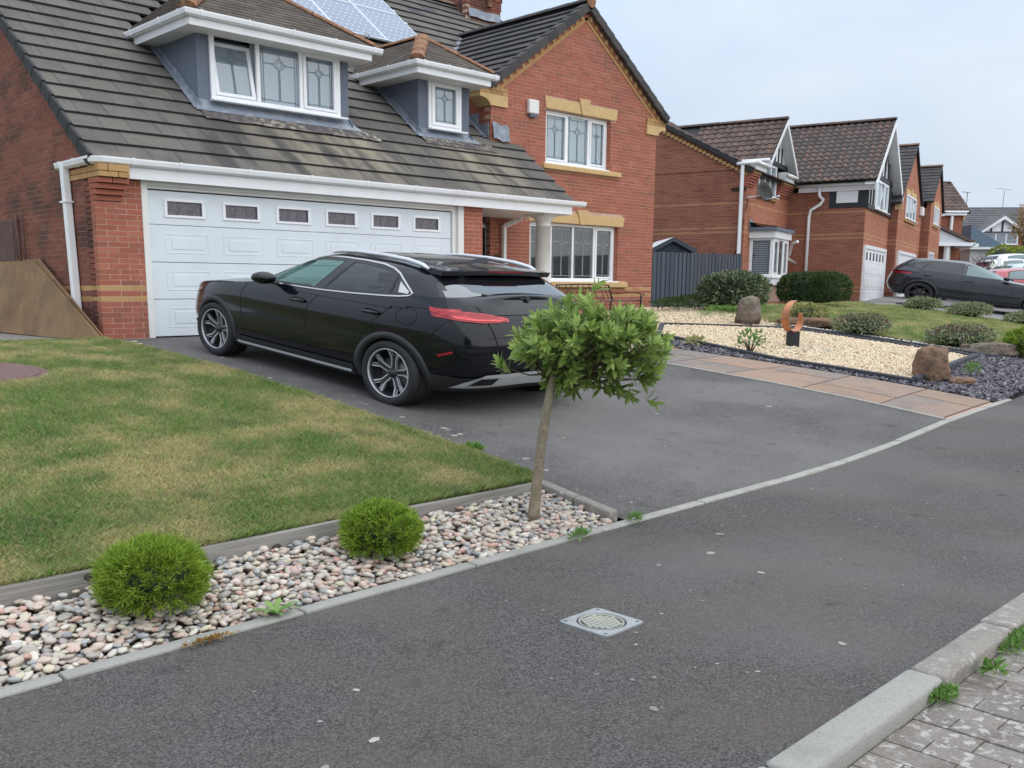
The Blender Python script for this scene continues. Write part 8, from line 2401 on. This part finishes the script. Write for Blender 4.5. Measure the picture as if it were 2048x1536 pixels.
bush('weed', 'dry reddish moss along the path edging below the left conifer', 2.05, 3.895, .30, .04, .02, 160, .022, 'autumn', 78, cat='moss', stems=False, inner=.1)
bush('weed', 'leggy weed growing through the gold gravel left of the sculpture', 13.35, 7.75, .45, .4, .38, 150, .07, 'weed_green', 79, cat='weed', inner=.2, up=.6)
bush('weed', 'yellowing weed low on the near edge of the gold gravel', 13.35, 8.75, .5, .3, .14, 160, .06, 'hebe_gold', 80, cat='weed', inner=.2, stems=False)
bush('weed', 'green weed in the slate chips beside the near standing stone', 14.6, 4.95, .28, .2, .17, 160, .08, 'weed_green', 81, cat='weed', inner=.2, up=1.0, stems=False, aspect=.15)
# dandelion: a rosette of long leaves
dn = empty('dandelion', (2.47, 3.99, ground(2.47, 3.95) + .012), label='flat dandelion rosette sprawling over the path edging', cat='weed')
for i in range(9):
 a = i * .72 + .2; l = .09 + .05 * ((i * 37) % 10) / 10; mb = MB(); n = 6; vs = []
 for k in range(n + 1):
  t = k / n; w = .016 * math.sin(math.pi * min(1, t * 1.05 + .03)) ** .7 * (1.25 if k % 2 else .75); r = l * t
  z = .005 + .05 * math.sin(t * 2.2) * (1 if i % 3 else .5)
  c = Vector((math.cos(a) * r * 1.2, math.sin(a) * r, z)); s_ = Vector((-math.sin(a), math.cos(a), 0))
  vs += [c + s_ * w, c - s_ * w]
 mb.add(vs, [(2 * k, 2 * k + 1, 2 * k + 3, 2 * k + 2) for k in range(n)]); mb.build('leaf', 'weed_green', dn)
# flat weeds and clover in the lawn
def samp_clover(g, n):
 cs = [(3.3, 7.1), (3.55, 5.75), (2.6, 7.6), (4.4, 6.3), (3.0, 8.6), (4.6, 9.2)]; i = g.integers(0, len(cs), n); c = np.array(cs)[i]
 return c[:, 0] + g.normal(0, .10, n), c[:, 1] + g.normal(0, .08, n)
blades('lawn_weeds', 1500, samp_clover, .02, .045, .008, 83, mat='weed_green')
# ------------------------------------------------------------------ the young standard tree
tx0, ty0 = 4.722, 4.318
tree = empty('young_tree', (tx0, ty0, ground(tx0, ty0) - .02), label='young lollipop bay tree with slim trunk at the corner of the pebble bed', cat='tree')
TB = Vector(tree.location)
tr = [Vector((4.722, 4.318, -.90)), Vector((4.735, 4.325, -.78)), Vector((4.770, 4.335, -.58)), Vector((4.825, 4.347, -.33)), Vector((4.880, 4.35, -.10)), Vector((4.925, 4.35, .06)), Vector((4.99, 4.345, .22))]
mb = MB(); mb.tube([p - TB for p in tr], [.046, .042, .036, .033, .031, .030, .022], 12); mb.build('trunk', 'bark', tree, smooth=True)
CC = Vector((5.20, 4.27, .33)); g = np.random.default_rng(77)
br = MB(); sprigs = []
right = Vector((.722, -.692, 0)); depth = Vector((.692, .722, 0))
def crown_r(u):
 # outline seen in the photograph: fuller upper left, long lobe to the right, clipped lower left
 a, b, c = u.dot(right), u.dot(depth), u.z
 r = .60
 rx = .60 if a > 0 else .58; rz_up, rz_dn = .30, .33
 return rx, .52, (rz_up if c > 0 else rz_dn)
for i in range(335):
 u = Vector(g.normal(size=3)).normalized(); a, b, c = u.dot(right), u.dot(depth), u.z
 rx, ry, rz_ = crown_r(u)
 s_ = g.random() ** .42 * (.86 + .20 * _noi.noise(u * 2.6 + Vector((3, 7, 1))) + .14 * g.random())
 p = CC + right * (a * rx * s_) + depth * (b * ry * s_) + Z_ * (c * rz_ * s_)
 ar = (p - CC).dot(right)
 # the crown droops to the right at its foot and is lifted at the lower left
 p.z += -.10 * max(0, ar) * (1 if c < 0 else 0) - .05 * max(0, ar)
 if ar < -.30 and c < -.35: p.z += .10
 if ar > .45: p.z += .03
 sprigs.append((p, u, s_))
sprigs.append((CC - right * .60 + Z_ * -.14, Vector((-.6, .5, .4)).normalized(), 1)); sprigs.append((CC - right * .56 + Z_ * -.17, Vector((-.6, .5, .2)).normalized(), 1))
for q in ((.30, -.36, -.2), (.45, -.40, -.3), (.20, -.33, -.6), (.05, .38, .9)): sprigs.append((CC + right * q[0] + Z_ * q[1], (right * q[0] + Z_ * q[1] * .6).normalized(), 1))
T0 = Vector((4.95, 4.35, .10))
for k, (p, u, s_) in enumerate(sprigs):
 if k % 3 == 0:
  m = T0.lerp(p, .5) + Vector(g.normal(0, .02, 3)); br.tube([T0 - TB + Vector((0, 0, g.uniform(-.08, .06))), m - TB, p - TB], [.011, .006, .0025], 5)
br.build('branches', 'twig', tree)
# leaf: folded lance with a midrib
def bay_leaf_mesh(name, mat):
 mb = MB(); prof = [(0, .0), (.15, .45), (.38, .95), (.6, 1.0), (.82, .62), (1.0, .0)]; vs = []
 for t, w in prof: 
  z = -.10 * t * t
  vs += [(t, w * .5, z + .10 * w * .5), (t, 0, z), (t, -w * .5, z + .10 * w * .5)]
 fs = []
 for i in range(len(prof) - 1):
  for k in (0, 1): fs.append((3 * i + k, 3 * i + k + 1, 3 * i + 4 + k, 3 * i + 3 + k))
 me = bpy.data.meshes.new(name); me.from_pydata(vs, [], fs); me.materials.append(MATS[mat]); me.polygons.foreach_set('use_smooth', [True] * len(fs)); me.validate(); return me
lm, lmy = bay_leaf_mesh('leaf', 'bay_leaf'), bay_leaf_mesh('leaf', 'bay_leaf_young')
LV = np.array([v.co[:] for v in lm.vertices]); LF = [tuple(p.vertices) for p in lm.polygons]
lq = [[list(f) if len(set(f)) == 4 else list(f) for f in LF]]
leaves = []
for (p, u, s_) in sprigs:
 ax = (u * .75 + Z_ * .45 + Vector(g.normal(0, .35, 3))).normalized()
 a1 = ax.orthogonal().normalized(); a2 = ax.cross(a1); n = int(g.integers(7, 12)); L0 = g.uniform(.095, .14)
 for i in range(n):
  t = i / n; th = i * 2.4 + g.uniform(0, .5); spread = .95 - .62 * t
  d = (ax * math.cos(spread) + (a1 * math.cos(th) + a2 * math.sin(th)) * math.sin(spread)).normalized()
  c = p + ax * (.075 * (t - .6)); nrm = (ax - d * ax.dot(d)).normalized()
  leaves.append((c, d, nrm, L0 * g.uniform(.75, 1.15) * (1 - .35 * t), s_, t, u))
vd_ = Vector((CC.x, CC.y, CC.z - ZC)).normalized()
ordl = sorted(range(len(leaves)), key=lambda i: (leaves[i][0] - CC).dot(vd_) - .25 * leaves[i][4] - leaves[i][3])
own = set(ordl[:300])
AV, AF, AR = {0: [], 1: []}, {0: [], 1: []}, {0: [], 1: []}
for i, (c, d, nrm, L_, s_, t, u) in enumerate(leaves):
 young = 1 if (t > .45 and s_ > .62 and g.random() < .75 and u.z > -.45) else 0
 y_ = nrm.cross(d).normalized(); m3 = Matrix((d * L_, y_ * (L_ * .30), nrm * L_)).transposed()
 if i in own:
  o = link('leaf', lmy if young else lm, tree); o.matrix_local = Matrix.Translation(c - TB) @ m3.to_4x4()
 else:
  V = LV @ np.array(m3).T + np.array(c - TB); b = sum(len(q) for q in AV[young]); AV[young].append(V); AF[young].append([[j + b for j in f] for f in LF]); AR[young].append(g.random() * .99)
for k in (0, 1):
 vs = np.concatenate(AV[k]); fs = [f for q in AF[k] for f in q]; me = bpy.data.meshes.new('foliage'); me.from_pydata(vs.tolist(), [], fs); me.materials.append(MATS['bay_leaf_young' if k else 'bay_leaf'])
 at = me.attributes.new('rnd', 'FLOAT', 'FACE'); at.data.foreach_set('value', np.repeat(AR[k], len(LF))); me.polygons.foreach_set('use_smooth', [True] * len(fs)); o = link('foliage', me, tree); tag(o, kind='stuff')
# ------------------------------------------------------------------ covers in the path, the lawn
M('cover_metal', (0.40, 0.42, 0.42), 0.45, metal=0.35, var=[(9.0, (0.29, 0.30, 0.30), 0.5, 0.7, 0.7)], bump=[(70.0, 0.002)])
M('cover_dirty', (0.33, 0.33, 0.29), 0.7, metal=0.1, var=[(9.0, (0.42, 0.42, 0.30), 0.5, 0.65, 0.8)])
mz = ground(3.57, 2.81); cv = empty('drain_cover', (3.575, 2.81, mz + .003), label='square silver drain cover with round chequered centre set in the asphalt footpath', cat='drain cover')
s_ = .150; mb = MB(); N = 48; vs = []
for k in range(N):
 a = 2 * math.pi * k / N; ca, sa = math.cos(a), math.sin(a); q = s_ / max(abs(ca), abs(sa)); q = min(q, s_ * 1.36)
 vs.append((ca * q, sa * q, .006)); vs.append((ca * .125, sa * .125, .006)); vs.append((ca * .122, sa * .122, -.006)); vs.append((ca * q, sa * q, -.01))
mb.add(vs, [f for k in range(N) for f in ((4 * k, 4 * ((k + 1) % N), 4 * ((k + 1) % N) + 1, 4 * k + 1), (4 * k + 1, 4 * ((k + 1) % N) + 1, 4 * ((k + 1) % N) + 2, 4 * k + 2), (4 * k + 3, 4 * ((k + 1) % N) + 3, 4 * ((k + 1) % N), 4 * k))])
mb.build('frame', 'cover_metal', cv)
mb = MB(); mb.lathe([(0, -.004), (.124, -.004), (.124, -.007)], (0, 0, 0), Z_, 40); mb.build('recess', 'dark_gap', cv)
mb = MB(); mb.lathe([(.104, -.004), (.104, .003), (.112, .004), (.112, -.004)], (0, 0, 0), Z_, 40); mb.build('rim', 'cover_dirty', cv)
for i in range(-4, 5):
 for j in range(-4, 5):
  off = .014 if j % 2 else 0
  cx2, cy2 = i * .0285 + off, j * .0262
  if math.hypot(abs(cx2) + .010, abs(cy2) + .009) < .106:
   b = MB(); b.box(cx2 - .0125, cx2 + .0125, cy2 - .0112, cy2 + .0112, -.004, .0035); b.build('tread', 'cover_dirty', cv)
for a, b in ((-1, -1), (1, 1), (-1, 1), (1, -1)):
 m = MB(); m.lathe([(0, .0075), (.009, .0075), (.011, .006)], (a * .124, b * .124, 0), Z_, 12); m.build('bolt', 'leading', cv)
M('cover_rust', (0.15, 0.085, 0.075), 0.85, var=[(14.0, (0.20, 0.13, 0.11), 0.5, 0.7, 0.7), (30.0, (0.10, 0.06, 0.055), 0.5, 0.7, 0.7)], bump=[(60.0, 0.006)])
mh = empty('manhole_cover', (3.03, 10.05, ground(3.03, 10.05) + .062), label='round rusty brown manhole cover sunk in the front lawn', cat='manhole cover')
mh.rotation_euler = (math.atan(.105), 0, 0)
mb = MB(); mb.lathe([(0, .028), (.48, .028), (.52, .022), (.53, .01), (.60, .008), (.60, -.03)], (0, 0, 0), Z_, 48); mb.build('lid', 'cover_rust', mh, smooth=False)
mb = MB(); mb.box(-.10, .02, -.04, .04, .028, .036); mb.build('handle', 'cover_rust', mh)
# lichen and chewing-gum discs on the asphalt
M('lichen', (0.33, 0.32, 0.29), 0.95, ramp=[(0, (0.20, 0.195, 0.18)), (.5, (0.28, 0.275, 0.25)), (1, (0.40, 0.39, 0.34))])
lb = MB(); g2 = random.Random(8)
def disc(x, y, r):
 n = 12; c = (x, y, ground(x, y) + .0035); ph = g2.uniform(0, 6); vs = [c]
 for k in range(n):
  a = 2 * math.pi * k / n; rr_ = r * (1 + .30 * math.sin(2 * a + ph) * g2.uniform(.4, 1) + g2.uniform(-.2, .2)); xx, yy = x + math.cos(a) * rr_ * 1.1, y + math.sin(a) * rr_
  vs.append((xx, yy, ground(xx, yy) + .0025))
 lb.add(vs, [(0, k + 1, (k + 1) % n + 1) for k in range(n)])
fixed = [(5.05, 3.13, .030), (5.5, 3.35, .024), (2.22, 3.0, .014), (2.95, 2.05, .020), (1.75, 2.55, .016), (1.35, 2.23, .018), (2.0, 2.6, .018), (4.15, 1.86, .018), (4.9, 2.7, .018), (4.6, 3.2, .018)]
for q in fixed: disc(*q)
for i in range(110): disc(g2.uniform(1.3, 9), g2.uniform(1.65, 3.85), g2.choice([.003, .004, .005, .007, .009]))
for i in range(80):
 y = g2.uniform(4.2, 12.9); disc(g2.uniform(5.5, 6.0) if g2.random() < .7 else g2.uniform(5.5, 10.5), y, g2.choice([.008, .012, .018, .028]) if y > 5 else .012)
tag(lb.build('lichen_spots', 'lichen'), kind='stuff')
# bits of broken pale stone by the garage corner
sb_ = MB(); 
for i in range(34):
 x, y = 5.2 + g2.uniform(-.1, .6), 12.45 + g2.uniform(-.25, .35); a = g2.uniform(0, 3); u1 = Vector((math.cos(a), math.sin(a), 0)); u2 = Vector((-u1.y, u1.x, 0)); s1 = g2.uniform(.02, .05)
 sb_.obox((x, y, ground(x, y)), u1, u2, Z_, (-s1, s1), (-s1 * .6, s1 * .6), (0, .012))
tag(sb_.build('stone_flakes', 'gold_gravel'), kind='stuff')
# ------------------------------------------------------------------ boards leaning on the side wall
M('plywood', (0.27, 0.165, 0.085), 0.75, var=[((3.0, 1.0, 1.0), (0.20, 0.115, 0.06), 0.45, 0.65, 0.7, 6), (4.0, (0.36, 0.24, 0.13), 0.55, 0.7, 0.5), (1.4, (0.13, 0.085, 0.055), 0.55, 0.7, 0.5)], bump=[(40.0, 0.002)], spec=0.25)
def board(label, q, th, name='plywood_sheet'):
 mb = MB(); q = [Vector(p) for p in q]; n = (q[1] - q[0]).cross(q[3] - q[0]).normalized()
 mb.prism(q, n * th); o = mb.build(name, 'plywood', merge=True); bevel_mesh(o, .003); tag(o, label, 'board', 'plywood sheets against the side wall'); return o
board('front sheet of worn brown plywood leaning on the side wall of the house', [(5.36, 12.64, .005), (5.30, 16.9, .02), (5.58, 19.0, 1.16), (5.58, 15.55, 1.135)], .022)
board('rear plywood sheet just showing behind the front one', [(5.43, 12.70, .01), (5.38, 16.9, .02), (5.62, 18.7, 1.18), (5.615, 15.42, 1.16)], .016)
# folded wheelbarrow frame lying in the shade by the boards
wb_ = MB(); wb_.tube([(5.22, 16.2, .45), (5.05, 17.3, .45), (5.0, 18.0, .52)], .022, 6); wb_.tube([(5.16, 16.0, .85), (5.18, 16.25, .30)], .02, 6); wb_.tube([(5.1, 16.4, .44), (5.25, 16.3, .75)], .02, 6)
o = wb_.build('trestle', 'iron'); tag(o, 'dark metal trestle frame hanging over the plywood at the left edge', 'trestle')
# ------------------------------------------------------------------ metal bench under the front window
bz = ground(17.7, 14.1); bn = empty('garden_bench', (17.45, 14.30, bz), label='black metal garden bench under the ground floor window', cat='bench')
bn.scale = (1, 1, .70)
M('bench_metal', (0.025, 0.023, 0.024), 0.45, metal=0.4)
def tb(name, pts, r, n=6, par=None): m = MB(); m.tube(pts, r, n); return m.build(name, 'bench_metal', par or bn, smooth=True)
HW = .95
mb = MB()
for i in range(7): mb.tube([(-HW, -.1 - i * .085, .42), (HW, -.1 - i * .085, .42)], .012, 5)
mb.build('seat', 'bench_metal', bn)
bk = tb('backrest', [(-HW, .08, .40), (-HW, .16, .72), (-HW + .02, .20, .92), (0, .22, .95), (HW - .02, .20, .92), (HW, .16, .72), (HW, .08, .40)], .022)
for i in range(9):
 x = -HW + .12 + i * (2 * HW - .24) / 8; tb('back_bar', [(x, .08, .45), (x + (.05 if i % 2 else -.05), .16, .68), (x, .20, .92)], .009, 5)
for sg in (-1, 1):
 tb('leg', [(sg * HW, .12, .42), (sg * HW, .16, .0)], .020); tb('leg', [(sg * HW, -.74, .60), (sg * HW, -.74, .30), (sg * HW, -.78, .0)], .024)
 tb('armrest', [(sg * HW, .14, .66), (sg * HW, -.1, .65), (sg * HW, -.35, .67), (sg * HW, -.62, .665), (sg * HW, -.82, .62), (sg * HW, -.84, .58)], .018)
 tb('side_rail', [(sg * HW, .1, .42), (sg * HW, -.74, .42)], .018)
